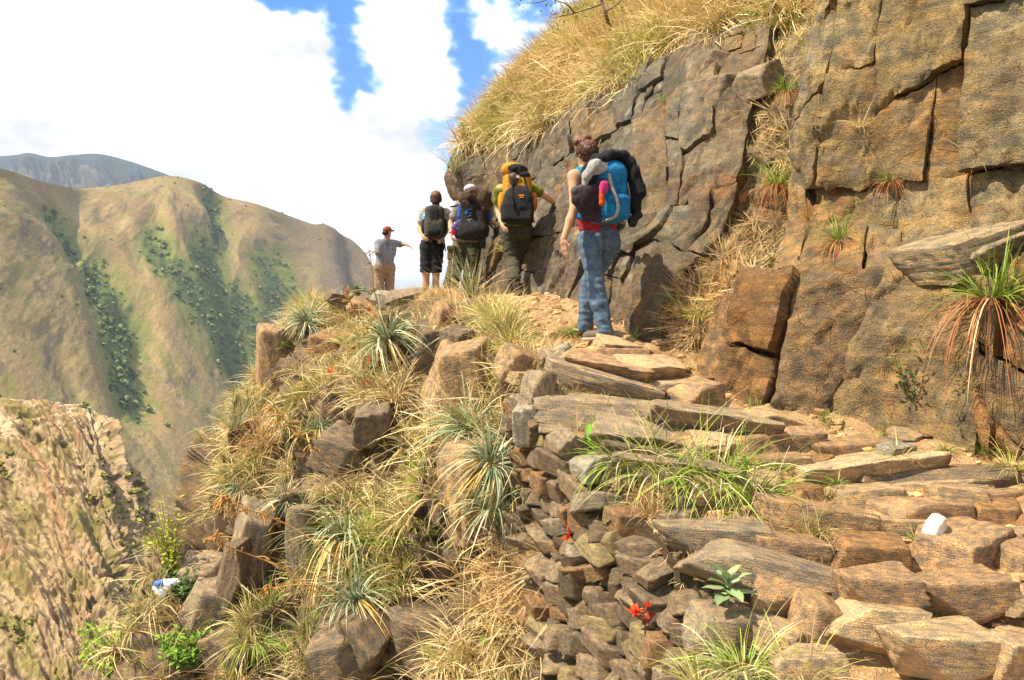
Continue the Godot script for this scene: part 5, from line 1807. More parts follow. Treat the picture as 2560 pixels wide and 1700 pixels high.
	hair(p, hs, 0.0085, Color(0.075, 0.033, 0.018), hm, 0.009)
	var canvas := cloth(0.24, 0.18, 0.125, 0.9)
	var rubber := plain(0.42, 0.33, 0.24, 0.8)
	shoe(p, Vector3(0.8578, 1.109, -7.72), Vector3(0.6202, 1.084, -7.84), Vector3.UP, 1.0, canvas, rubber, 0.01)
	shoe(p, Vector3(0.7128, 1.146, -8.1), Vector3(0.5874, 1.145, -8.26), Vector3.UP, 1.0, canvas, rubber, 0.01)
	# her backpack, turned so that its left side shows
	var b := pack_at("backpack", Vector3(0.8034, 2.335, -7.66), Vector3(0.42, 0, 0.907), -0.04, "bright blue backpack with a white strap, worn by the person in jeans")
	b.scale = Vector3.ONE * 0.93
	var blue := cloth(0.012, 0.27, 0.60, 0.5, 1.4)
	part(b, "pack_body", [box(Vector3(0.02, 0.02, 0.0), Vector3(0.155, 0.265, 0.14), 0.09), egg(Vector3(0.02, 0.17, 0.03), Vector3(0.14, 0.13, 0.13)), box(Vector3(0.0, -0.18, 0.0), Vector3(0.14, 0.09, 0.13), 0.07)], 0.012, 0.05, blue, 0.006, Vector3(5, 9, 5))
	part(b, "front_pocket", [box(Vector3(0.035, -0.135, 0.115), Vector3(0.125, 0.115, 0.065), 0.05), egg(Vector3(0.035, -0.06, 0.12), Vector3(0.115, 0.05, 0.055))], 0.011, 0.03, cloth(0.01, 0.22, 0.50, 0.5), 0.004)
	for e: float in [-1.0, 1.0]: part(b, "hip_belt", [cone(Vector3(0.15 * e, -0.21, 0.0), Vector3(0.20 * e, -0.20, -0.15), 0.045, 0.035)], 0.012, 0.02, cloth(0.01, 0.17, 0.40))
	var grey := cloth(0.50, 0.48, 0.44)
	obj("strap", ribbon([Vector3(-0.055, 0.16, 0.145), Vector3(-0.045, 0.05, 0.165), Vector3(-0.015, -0.06, 0.192), Vector3(0.0, -0.15, 0.197), Vector3(-0.02, -0.225, 0.175), Vector3(-0.085, -0.265, 0.12)], 0.032, 0.012, Vector3.RIGHT), grey, b)
	obj("strap", ribbon([Vector3(0.165, 0.1, 0.10), Vector3(0.178, -0.05, 0.11), Vector3(0.165, -0.2, 0.10)], 0.02, 0.008, Vector3.BACK), grey, b)
	part(b, "side_panel", [box(Vector3(-0.10, -0.20, 0.05), Vector3(0.045, 0.07, 0.05), 0.02)], 0.011, 0.02, grey, 0.003)
	obj("shoulder_strap", ribbon([Vector3(-0.11, 0.14, -0.12), Vector3(-0.12, 0.20, -0.2), Vector3(-0.13, 0.13, -0.31), Vector3(-0.13, -0.02, -0.33)], 0.06, 0.015, Vector3.RIGHT), cloth(0.012, 0.22, 0.5), b)
	# clothes hung on it
	var jk := pack_at("jacket", Vector3(0.8443, 2.41, -7.66), Vector3(0.42, 0, 0.907), -0.04, "black jacket draped over the top and right side of the blue backpack", "", "jacket")
	var js: Array[Blob] = []
	var path_: Array = [Vector3(-0.235, 0.01, 0.03), Vector3(-0.20, 0.12, 0.05), Vector3(-0.13, 0.20, 0.07), Vector3(-0.02, 0.245, 0.06), Vector3(0.09, 0.25, 0.045), Vector3(0.155, 0.19, 0.07), Vector3(0.185, 0.06, 0.07), Vector3(0.20, -0.08, 0.05), Vector3(0.21, -0.20, 0.03)]
	for i in path_.size() - 1:
		js.append(cone(path_[i], path_[i + 1], 0.034, 0.034))
		js.append(cone((path_[i] as Vector3) + Vector3(0, 0, -0.09), (path_[i + 1] as Vector3) + Vector3(0, 0, -0.09), 0.042, 0.042))
	js.append(cone(Vector3(0.21, -0.1, 0.05), Vector3(0.23, -0.24, 0.03), 0.05, 0.035))
	js.append(cone(Vector3(0.19, 0.10, 0.07), Vector3(0.235, -0.06, 0.10), 0.04, 0.045))
	part(jk, "jacket_cloth", js, 0.012, 0.05, cloth(0.014, 0.013, 0.016, 0.75), 0.016, Vector3(9, 6, 9))
	part(jk, "hood", [egg(Vector3(0.225, -0.262, 0.05), Vector3(0.045, 0.035, 0.05)), egg(Vector3(0.19, -0.31, 0.03), Vector3(0.04, 0.05, 0.045))], 0.011, 0.03, cloth(0.03, 0.03, 0.035, 0.6), 0.008)
	var towel := pack_at("towel", Vector3(0.7123, 2.527, -7.56), Vector3(0.42, 0, 0.907), 0, "pale grey towel tucked under the black jacket on the blue backpack", "", "towel")
	part(towel, "towel_cloth", [cone(Vector3(-0.10, -0.06, 0.01), Vector3(-0.03, 0.03, 0.03), 0.035, 0.05), cone(Vector3(-0.03, 0.03, 0.03), Vector3(0.075, 0.035, 0.02), 0.05, 0.035), cone(Vector3(-0.02, -0.01, 0.045), Vector3(0.06, 0.0, 0.05), 0.03, 0.02), cone(Vector3(-0.10, -0.06, 0.01), Vector3(-0.12, -0.14, 0.0), 0.03, 0.02)], 0.011, 0.04, cloth(0.47, 0.47, 0.42), 0.012, Vector3(12, 7, 12))
	var rag := pack_at("cloth", Vector3(0.6577, 2.278, -7.55), Vector3(0.42, 0, 0.907), 0, "dark plum cloth hanging from the left side of the blue backpack", "", "cloth")
	var rs: Array[Blob] = []
	for k in 7:
		var t := k / 6.0
		rs.append(cone(Vector3(0.085, 0.14, 0.045), Vector3(-0.155 + 0.21 * t, -0.02 - 0.15 * t, 0.03 + 0.02 * sin(k * 2.4)), 0.018, 0.026))
	rs.append(cone(Vector3(-0.155, -0.01, 0.03), Vector3(-0.06, -0.17, 0.03), 0.026, 0.02))
	rs.append(cone(Vector3(-0.06, -0.15, 0.03), Vector3(0.05, -0.17, 0.04), 0.026, 0.022))
	rs.append(cone(Vector3(-0.11, 0.05, 0.01), Vector3(-0.03, 0.09, 0.03), 0.035, 0.03))
	part(rag, "rag_cloth", rs, 0.011, 0.035, cloth(0.055, 0.032, 0.042, 0.9), 0.012, Vector3(13, 5, 13))
	part(rag, "bunched_edge", [cone(Vector3(-0.15, 0.06, 0.0), Vector3(-0.07, 0.10, 0.01), 0.03, 0.03), cone(Vector3(-0.15, 0.06, 0.0), Vector3(-0.16, 0.0, 0.0), 0.028, 0.02)], 0.011, 0.03, cloth(0.10, 0.095, 0.10), 0.012, Vector3(14, 10, 14))
	var pink := pack_at("pouch", Vector3(0.7636, 2.374, -7.47), Vector3(0.42, 0, 0.907), 0, "pink mesh pouch clipped to the strap of the blue backpack", "", "pouch")
	part(pink, "pouch_cloth", [egg(Vector3(0, 0, 0), Vector3(0.042, 0.055, 0.028)), egg(Vector3(-0.012, -0.03, 0.004), Vector3(0.026, 0.04, 0.022))], 0.008, 0.02, cloth(0.75, 0.05, 0.27), 0.006, Vector3(25, 12, 25))
	var orange := pack_at("bag", Vector3(0.7427, 2.273, -7.46), Vector3(0.42, 0, 0.907), 0, "orange and red net bag hanging below the pink pouch", "", "bag")
	part(orange, "bag_cloth", [cone(Vector3(-0.006, 0.06, 0), Vector3(0.004, -0.035, 0.005), 0.018, 0.026)], 0.008, 0.01, cloth(0.85, 0.11, 0.025), 0.005, Vector3(25, 12, 25))

func climber() -> void:
	var j := {
		"facing": Vector3(0.05, 0, -1).normalized(), "head": Vector3(0.023, 2.741, -10.35), "neck": Vector3(0.03248, 2.649, -10.44), "shoulder_l": Vector3(-0.14, 2.655, -10.5), "shoulder_r": Vector3(0.196, 2.683, -10.5), "pelvis": Vector3(0.05256, 2.24, -10.75),
		"elbow_l": Vector3(-0.1602, 2.42, -10.6), "wrist_l": Vector3(-0.1099, 2.232, -10.3), "elbow_r": Vector3(0.3892, 2.589, -10.55), "wrist_r": Vector3(0.5259, 2.495, -10.66),
		"hip_l": Vector3(-0.04288, 2.172, -10.72), "hip_r": Vector3(0.1481, 2.173, -10.75), "knee_l": Vector3(-0.004764, 1.838, -10.72), "ankle_l": Vector3(0.02789, 1.614, -10.46), "toe_l": Vector3(0.07873, 1.405, -10.42),
		"knee_r": Vector3(0.09373, 1.896, -11.1), "ankle_r": Vector3(-0.01467, 1.492, -11), "toe_r": Vector3(0.009911, 1.392, -11.15), "waist": Vector3(0.04756, 2.323, -10.7),
		"hand_dir_r": Vector3(0.84, 0.30, -0.40).normalized(), "palm_r": Vector3(0.2, -0.75, -0.6), "curl_r": 0.10, "palm_l": Vector3(1, 0, 0), "curl_l": 0.35, "look": Vector3(0.05, -0.12, -1).normalized(),
	}
	var p := base("person", Vector3(0.04756, 1.315, -10.7), "person in olive trousers mid-step, right hand reaching out to the cliff", "person", "hikers on the path")
	body(p, j, 1.0, 0.015, M.skin)
	trousers(p, j, 1.0, 0.014, cloth(0.125, 0.112, 0.065, 0.85, 1.6), 0.105, 0.083, 0.072)
	shirt(p, j, 1.0, 0.015, cloth(0.23, 0.24, 0.02), 0.014, 0.55)
	var hs: Array[Blob] = [egg((j.head as Vector3) + Vector3(0, 0.02, 0.015), Vector3(0.085, 0.095, 0.1)), egg((j.head as Vector3) + Vector3(0, -0.04, 0.06), Vector3(0.06, 0.06, 0.05))]
	var hm := plain(1, 1, 1, 0.5)
	hm.vertex_color_use_as_albedo = true
	hair(p, hs, 0.012, Color(0.05, 0.028, 0.015), hm)
	var boot := cloth(0.035, 0.032, 0.032, 0.7)
	shoe(p, Vector3(0.04622, 1.582, -10.4), Vector3(0.09173, 1.306, -10.32), Vector3(0.15, 0.1, -0.95), 1.08, boot, plain(0.055, 0.032, 0.022, 0.8), 0.06)
	shoe(p, Vector3(-0.01938, 1.416, -10.9), Vector3(0.01988, 1.381, -11.18), Vector3.UP, 1.05, boot, plain(0.05, 0.04, 0.035), 0.08)
	var hem: Array[Blob] = [cone(Vector3(-0.1042, 2.282, -10.66), Vector3(0.2132, 2.282, -10.66), 0.062, 0.062)]
	garment(p, "undershirt", hem, 0.013, cloth(0.55, 0.55, 0.56), 0.004, Vector3(9, 9, 9), [Plane(Vector3.DOWN, Vector3(0.04711, 2.278, -10.6))])
	var b := pack_at("backpack", Vector3(0.05986, 2.549, -10.36), Vector3(0, 0, 1), -0.10, "tall yellow and black backpack with orange side pockets, leaning forward")
	var yel := cloth(0.78, 0.34, 0.012, 0.5, 1.2)
	var blk := cloth(0.022, 0.022, 0.024, 0.55, 1.2)
	part(b, "pack_body", [box(Vector3(0, 0.0, -0.02), Vector3(0.165, 0.28, 0.10), 0.07), box(Vector3(0, 0.06, 0.02), Vector3(0.13, 0.20, 0.10), 0.06)], 0.014, 0.05, yel, 0.006)
	part(b, "front_panel", [egg(Vector3(0.01, -0.045, 0.10), Vector3(0.17, 0.17, 0.09)), box(Vector3(0.0, -0.19, 0.03), Vector3(0.19, 0.12, 0.13), 0.06)], 0.014, 0.04, blk, 0.005)
	part(b, "lid", [egg(Vector3(-0.04, 0.315, 0.0), Vector3(0.145, 0.085, 0.11)), egg(Vector3(-0.08, 0.33, 0.02), Vector3(0.09, 0.07, 0.10))], 0.014, 0.04, yel, 0.01)
	part(b, "lid_cover", [egg(Vector3(-0.015, 0.315, 0.055), Vector3(0.135, 0.065, 0.085)), egg(Vector3(0.02, 0.245, 0.06), Vector3(0.13, 0.045, 0.075))], 0.014, 0.03, blk, 0.014, Vector3(8, 14, 8))
	part(b, "side_pocket", [egg(Vector3(-0.175, -0.06, 0.0), Vector3(0.05, 0.125, 0.08))], 0.013, 0.02, yel, 0.006)
	part(b, "side_pocket", [egg(Vector3(0.19, -0.05, 0.0), Vector3(0.045, 0.115, 0.08))], 0.013, 0.02, cloth(0.80, 0.21, 0.02), 0.006)
	obj("strap", ribbon([Vector3(-0.06, 0.24, 0.12), Vector3(-0.055, 0.09, 0.16), Vector3(-0.05, -0.06, 0.192), Vector3(-0.045, -0.15, 0.185)], 0.022, 0.01, Vector3.RIGHT), M.black, b)
	obj("strap", ribbon([Vector3(0.07, 0.24, 0.11), Vector3(0.10, 0.13, 0.125), Vector3(0.13, 0.02, 0.13)], 0.022, 0.01, Vector3.RIGHT), M.black, b)
	var buckle := BoxMesh.new()
	buckle.size = Vector3(0.035, 0.03, 0.014)
	obj("buckle", buckle, plain(0.45, 0.42, 0.36, 0.5), b).position = Vector3(0.005, 0.215, 0.135)
	# the stitched orange badge: one tall line over a thinner one, too small to read
	var badge: Array = []
	for k in 5: badge.append(ribbon([Vector3(0.012 + k * 0.013, -0.012, 0.185), Vector3(0.018 + k * 0.013, -0.012, 0.185), Vector3(0.022 + k * 0.013, -0.012, 0.185)], 0.016, 0.006, Vector3.UP))
	badge.append(ribbon([Vector3(0.012, -0.034, 0.187), Vector3(0.04, -0.034, 0.188), Vector3(0.074, -0.034, 0.186)], 0.008, 0.006, Vector3.UP))
	obj("logo", join(badge), plain(0.7, 0.25, 0.02), b)

func cargo_man() -> void:
	var j := {
		"facing": Vector3(0.10, 0, -1).normalized(), "head": Vector3(-0.5879, 2.832, -12.72), "neck": Vector3(-0.578, 2.677, -12.75), "shoulder_l": Vector3(-0.7396, 2.658, -12.8), "shoulder_r": Vector3(-0.347, 2.67, -12.8), "pelvis": Vector3(-0.6561, 2.106, -12.95),
		"elbow_l": Vector3(-0.8745, 2.417, -12.86), "wrist_l": Vector3(-0.8546, 2.247, -12.65), "elbow_r": Vector3(-0.3248, 2.443, -12.82), "wrist_r": Vector3(-0.1963, 2.374, -12.62),
		"hip_l": Vector3(-0.7637, 2.031, -12.92), "hip_r": Vector3(-0.5627, 2.031, -12.92), "knee_l": Vector3(-0.8363, 1.668, -12.8), "ankle_l": Vector3(-0.9288, 1.325, -12.9), "toe_l": Vector3(-0.9445, 1.28, -12.65),
		"knee_r": Vector3(-0.594, 1.669, -12.85), "ankle_r": Vector3(-0.5893, 1.323, -13), "toe_r": Vector3(-0.5553, 1.277, -12.75), "waist": Vector3(-0.6651, 2.191, -12.9),
		"palm_l": Vector3(1, 0, 0), "curl_l": 0.4, "palm_r": Vector3(0, -1, 0.2), "curl_r": 0.3,
	}
	var p := base("person", mid_ground(Vector3(-0.9288, 1.256, -12.9), Vector3(-0.5848, 1.256, -12.9)), "person in a white cap, pale shirt and baggy olive cargo trousers", "person", "hikers on the path")
	body(p, j, 1.03, 0.016, M.skin)
	trousers(p, j, 1.03, 0.015, cloth(0.155, 0.15, 0.075, 0.9, 1.8), 0.115, 0.105, 0.092)
	shirt(p, j, 1.03, 0.016, cloth(0.40, 0.35, 0.29), 0.02, 0.62)
	part_at(p, "cargo_pocket", [box(Vector3(-0.8654, 1.987, -12.81), Vector3(0.055, 0.10, 0.03), 0.015, Basis(Vector3.UP, -0.35)), box(Vector3(-0.864, 2.06, -12.79), Vector3(0.06, 0.03, 0.035), 0.012, Basis(Vector3.UP, -0.35))], 0.012, 0.008, cloth(0.12, 0.115, 0.055), 0.003)
	var boot := cloth(0.06, 0.045, 0.03)
	shoe(p, Vector3(-0.923, 1.265, -12.98), Vector3(-0.958, 1.273, -12.68), Vector3.UP, 1.05, boot, boot, 0.06)
	shoe(p, Vector3(-0.5916, 1.264, -13.05), Vector3(-0.544, 1.271, -12.75), Vector3.UP, 1.05, boot, boot, 0.06)
	cap(p, j, 1.03, cloth(0.66, 0.65, 0.66), Vector3(0, 0, -1))
	var b := pack_at("backpack", Vector3(-0.5355, 2.448, -12.55), Vector3(-0.10, 0, 1), -0.06, "large black backpack with white cord lacing and a purple pocket flap")
	var blk := cloth(0.030, 0.028, 0.026, 0.65, 1.4)
	part(b, "pack_body", [box(Vector3(0.01, 0.0, 0), Vector3(0.19, 0.27, 0.13), 0.08), egg(Vector3(0.02, -0.15, 0.03), Vector3(0.20, 0.14, 0.15)), box(Vector3(-0.08, -0.18, 0.0), Vector3(0.14, 0.10, 0.12), 0.06)], 0.015, 0.05, blk, 0.008)
	part(b, "side_bag", [egg(Vector3(-0.19, -0.18, 0.0), Vector3(0.09, 0.10, 0.10))], 0.014, 0.02, cloth(0.012, 0.013, 0.03), 0.006)
	part(b, "purple_flap", [cone(Vector3(-0.14, 0.0, 0.06), Vector3(-0.26, -0.13, 0.04), 0.032, 0.045), cone(Vector3(-0.10, -0.05, 0.08), Vector3(-0.2, -0.15, 0.07), 0.03, 0.03)], 0.013, 0.03, cloth(0.12, 0.085, 0.30), 0.008)
	part(b, "blue_side", [cone(Vector3(-0.17, 0.17, 0.02), Vector3(-0.18, 0.03, 0.04), 0.05, 0.045), cone(Vector3(-0.05, 0.18, 0.13), Vector3(-0.07, 0.06, 0.14), 0.035, 0.03)], 0.014, 0.02, cloth(0.02, 0.14, 0.52), 0.006)
	part(b, "blue_side", [cone(Vector3(0.20, 0.11, -0.03), Vector3(0.215, 0.0, -0.03), 0.03, 0.03)], 0.014, 0.02, cloth(0.02, 0.12, 0.40), 0.004)
	var lace: Array = []
	var lace_cloth := cloth(0.42, 0.41, 0.38)
	for k in 8:
		lace.append(ribbon([Vector3(-0.065, 0.15 - k * 0.045, 0.138), Vector3(-0.03, 0.155 - k * 0.045 + 0.012 * (k % 2), 0.15), Vector3(0.0, 0.165 - k * 0.045, 0.14)], 0.012, 0.006, Vector3.UP))
	for k in lace.size(): obj("lacing", lace[k], lace_cloth, b)
	obj("strap", ribbon([Vector3(-0.20, 0.21, -0.02), Vector3(-0.28, 0.19, -0.04), Vector3(-0.34, 0.185, -0.06)], 0.025, 0.008, Vector3.UP), M.black, b)
	obj("strap", ribbon([Vector3(0.14, -0.22, 0.08), Vector3(0.15, -0.33, 0.09), Vector3(0.145, -0.42, 0.08)], 0.07, 0.03, Vector3.RIGHT), M.black, b)
	obj("strap", ribbon([Vector3(0.20, -0.05, 0.0), Vector3(0.26, -0.11, -0.04), Vector3(0.31, -0.18, -0.06)], 0.02, 0.008, Vector3.UP), M.black, b)
	obj("red_cord", join([tube([Vector3(-0.27, -0.14, 0.07), Vector3(-0.30, -0.19, 0.08), Vector3(-0.335, -0.2, 0.08)], 0.014, 0.008), tube([Vector3(-0.27, -0.16, 0.08), Vector3(-0.28, -0.21, 0.09), Vector3(-0.25, -0.22, 0.08), Vector3(-0.25, -0.16, 0.08)], 0.012, 0.012)]), cloth(0.68, 0.02, 0.06), b)
	var jk := pack_at("jacket", Vector3(-0.5214, 2.72, -12.48), Vector3(-0.10, 0, 1), 0, "crumpled brown jacket strapped on top of the large black backpack", "", "jacket")
	part(jk, "jacket_cloth", [cone(Vector3(-0.16, 0.03, 0), Vector3(0.0, 0.075, 0.02), 0.075, 0.09), cone(Vector3(0.0, 0.075, 0.02), Vector3(0.15, 0.05, 0), 0.09, 0.085), cone(Vector3(-0.14, 0.0, 0.06), Vector3(-0.10, -0.10, 0.07), 0.07, 0.05), cone(Vector3(0.12, 0.0, 0.06), Vector3(0.17, -0.12, 0.05), 0.07, 0.05), cone(Vector3(0.19, 0.03, 0), Vector3(0.235, -0.09, -0.02), 0.03, 0.02)], 0.014, 0.04, cloth(0.115, 0.07, 0.04, 0.9), 0.022, Vector3(8, 9, 8))
	part(jk, "blue_loop", [cone(Vector3(-0.11, 0.125, 0.03), Vector3(0.0, 0.155, 0.04), 0.022, 0.022)], 0.013, 0.01, cloth(0.02, 0.16, 0.52))

func part_at(p: Node3D, called: String, s: Array[Blob], cell: float, blend: float, m: Material, folds := 0.0) -> void:
	var k := solid(shift(s, -p.position), cell, blend)
	if folds > 0.0: wrinkle(k, folds, Vector3(9, 9, 9))
	obj(called, skin_mesh(k), m, p)

func cap(p: Node3D, j: Dictionary, size: float, m: Material, brim: Vector3) -> void:
	var h: Vector3 = j.head
	var s: Array[Blob] = [egg(h + Vector3(0, 0.045, 0) * size, Vector3(0.092, 0.078, 0.106) * size)]
	garment(p, "cap", s, 0.011, m, 0.002, Vector3(14, 14, 14), [Plane(Vector3.DOWN, h + Vector3(0, 0.02, 0))])
	var q: Array[Blob] = [box(h + Vector3(0, 0.034, 0) + brim * 0.125, Vector3(0.062, 0.008, 0.062), 0.006, Basis(Vector3.RIGHT, -0.2))]
	garment(p, "cap_brim", q, 0.011, m, 0.0, Vector3.ONE)

func shorts_man() -> void:
	var j := {
		"facing": Vector3(-0.05, 0, -1).normalized(), "head": Vector3(-1.181, 2.868, -13.98), "neck": Vector3(-1.195, 2.695, -14), "shoulder_l": Vector3(-1.363, 2.658, -14), "shoulder_r": Vector3(-1.014, 2.658, -14), "pelvis": Vector3(-1.249, 2.162, -14.05),
		"elbow_l": Vector3(-1.439, 2.41, -14.02), "wrist_l": Vector3(-1.36, 2.274, -13.78), "elbow_r": Vector3(-1.016, 2.398, -14.02), "wrist_r": Vector3(-1.055, 2.25, -13.8),
		"hip_l": Vector3(-1.333, 2.086, -14.02), "hip_r": Vector3(-1.159, 2.086, -14.02), "knee_l": Vector3(-1.338, 1.7, -14), "ankle_l": Vector3(-1.349, 1.3, -14.05), "toe_l": Vector3(-1.337, 1.257, -13.8),
		"knee_r": Vector3(-1.182, 1.7, -14), "ankle_r": Vector3(-1.199, 1.3, -14.05), "toe_r": Vector3(-1.165, 1.257, -13.8), "waist": Vector3(-1.244, 2.222, -14),
		"palm_l": Vector3(1, 0, 0), "palm_r": Vector3(-1, 0, 0), "curl_l": 0.4, "curl_r": 0.4,
	}
	var p := base("person", mid_ground(Vector3(-1.344, 1.227, -14), Vector3(-1.195, 1.227, -14)), "person with dark hair in a white shirt and black knee-length shorts", "person", "hikers on the path")
	body(p, j, 1.03, 0.017, M.skin)
	trousers(p, j, 1.03, 0.016, cloth(0.030, 0.028, 0.030, 0.85, 1.6), 0.098, 0.090, 0.05, "shorts", 1.0, true)
	shirt(p, j, 1.03, 0.017, cloth(0.62, 0.55, 0.47), 0.016, 0.55)
	var h: Vector3 = j.head
	var hs: Array[Blob] = [egg(h + Vector3(0, 0.024, 0.010), Vector3(0.084, 0.098, 0.100)), egg(h + Vector3(0, -0.045, 0.055), Vector3(0.068, 0.065, 0.05)), egg(h + Vector3(0.07, -0.02, 0.0), Vector3(0.02, 0.045, 0.03)), egg(h + Vector3(-0.07, -0.02, 0.0), Vector3(0.02, 0.045, 0.03))]
	var hm := plain(1, 1, 1, 0.45)
	hm.vertex_color_use_as_albedo = true
	hair(p, hs, 0.012, Color(0.075, 0.04, 0.022), hm, 0.006)
	var boot := cloth(0.06, 0.05, 0.04)
	shoe(p, Vector3(-1.354, 1.243, -14.1), Vector3(-1.349, 1.25, -13.8), Vector3.UP, 1.05, boot, boot, 0.04)
	shoe(p, Vector3(-1.203, 1.243, -14.1), Vector3(-1.153, 1.25, -13.8), Vector3.UP, 1.05, boot, boot, 0.04)
	var b := pack_at("backpack", Vector3(-1.19, 2.483, -13.8), Vector3(0.05, 0, 1), -0.05, "small grey and black daypack with a blue bottle in its side pocket")
	var gry := cloth(0.10, 0.085, 0.065, 0.7, 1.2)
	part(b, "pack_body", [box(Vector3(0, 0.0, 0), Vector3(0.145, 0.255, 0.10), 0.07), box(Vector3(0, -0.1, 0.02), Vector3(0.15, 0.14, 0.11), 0.07)], 0.015, 0.04, gry, 0.005)
	part(b, "front_panel", [box(Vector3(0.0, 0.06, 0.085), Vector3(0.07, 0.15, 0.035), 0.03)], 0.013, 0.02, M.black, 0.003)
	part(b, "front_pocket", [egg(Vector3(0.0, -0.15, 0.10), Vector3(0.115, 0.085, 0.06))], 0.013, 0.02, cloth(0.014, 0.013, 0.013, 0.5), 0.005)
	part(b, "lid", [egg(Vector3(0, 0.22, 0.04), Vector3(0.085, 0.05, 0.07))], 0.013, 0.02, cloth(0.06, 0.055, 0.05, 0.5), 0.004)
	part(b, "side_pocket", [egg(Vector3(-0.155, -0.06, 0.0), Vector3(0.05, 0.13, 0.07))], 0.013, 0.02, M.black, 0.004)
	part(b, "side_pocket", [egg(Vector3(0.155, -0.06, 0.0), Vector3(0.045, 0.12, 0.07))], 0.013, 0.02, M.black, 0.004)
	part(b, "water_bottle", [cone(Vector3(-0.155, -0.02, 0.0), Vector3(-0.15, 0.09, 0.0), 0.034, 0.032), cone(Vector3(-0.15, 0.09, 0.0), Vector3(-0.148, 0.14, 0.0), 0.03, 0.014)], 0.009, 0.01, plain(0.12, 0.42, 0.75, 0.15))
	obj("strap", ribbon([Vector3(-0.13, -0.2, -0.06), Vector3(-0.145, -0.33, -0.05), Vector3(-0.15, -0.47, -0.05)], 0.018, 0.006, Vector3.RIGHT), M.black, b)
	obj("strap", ribbon([Vector3(0.14, -0.2, -0.06), Vector3(0.155, -0.32, -0.05), Vector3(0.17, -0.44, -0.05)], 0.018, 0.006, Vector3.RIGHT), M.black, b)
	for e: float in [-1.0, 1.0]:
		obj("shoulder_strap", ribbon([Vector3(0.085 * e, 0.19, -0.02), Vector3(0.10 * e, 0.245, -0.10), Vector3(0.10 * e, 0.18, -0.28), Vector3(0.10 * e, 0.02, -0.31)], 0.055, 0.014, Vector3.RIGHT), gry, b)

func guide() -> void:
	var j := {
		"facing": Vector3(0.45, 0, -0.9).normalized(), "head": Vector3(-2.698, 2.638, -19.46), "neck": Vector3(-2.713, 2.475, -19.5), "shoulder_l": Vector3(-2.888, 2.402, -19.4), "shoulder_r": Vector3(-2.578, 2.41, -19.6), "pelvis": Vector3(-2.765, 1.912, -19.5),
		"elbow_l": Vector3(-2.875, 2.165, -19.25), "wrist_l": Vector3(-2.844, 2.056, -19.75), "elbow_r": Vector3(-2.44, 2.381, -19.75), "wrist_r": Vector3(-2.3, 2.367, -19.6),
		"hip_l": Vector3(-2.853, 1.842, -19.45), "hip_r": Vector3(-2.659, 1.843, -19.55), "knee_l": Vector3(-2.87, 1.496, -19.45), "ankle_l": Vector3(-2.886, 1.132, -19.5), "toe_l": Vector3(-2.814, 1.085, -19.3),
		"knee_r": Vector3(-2.659, 1.496, -19.55), "ankle_r": Vector3(-2.666, 1.13, -19.6), "toe_r": Vector3(-2.587, 1.083, -19.4), "waist": Vector3(-2.756, 1.973, -19.5), "fat": 1.28,
		"hand_dir_r": Vector3(0.9, -0.42, 0.1).normalized(), "palm_r": Vector3(-0.2, -1, 0), "curl_r": 0.14, "palm_l": Vector3(1, 0, 0), "look": Vector3(0.62, 0, -0.78).normalized(),
	}
	var p := base("person", mid_ground(Vector3(-2.886, 1.063, -19.5), Vector3(-2.652, 1.063, -19.5)), "person in a red cap, grey shirt and tan trousers, pointing right", "person", "hikers on the path")
	body(p, j, 1.0, 0.02, M.skin_tan)
	trousers(p, j, 1.0, 0.018, cloth(0.52, 0.35, 0.215, 0.9, 1.8), 0.125, 0.10, 0.08, "trousers", 1.25)
	shirt(p, j, 1.0, 0.018, cloth(0.33, 0.33, 0.36), 0.016, 0.92, "shirt", 0.01)
	cap(p, j, 1.05, cloth(0.36, 0.09, 0.05), Vector3(0.62, 0, -0.78))
	var h: Vector3 = j.head
	var hm := plain(1, 1, 1, 0.5)
	hm.vertex_color_use_as_albedo = true
	hair(p, [egg(h + Vector3(-0.03, -0.02, 0.03), Vector3(0.075, 0.06, 0.08))], 0.013, Color(0.02, 0.013, 0.01), hm)
	var boot := cloth(0.06, 0.045, 0.03)
	shoe(p, Vector3(-2.91, 1.06, -19.6), Vector3(-2.814, 1.068, -19.3), Vector3.UP, 1.05, boot, boot, 0.05)
	shoe(p, Vector3(-2.688, 1.057, -19.7), Vector3(-2.587, 1.065, -19.4), Vector3.UP, 1.05, boot, boot, 0.05)

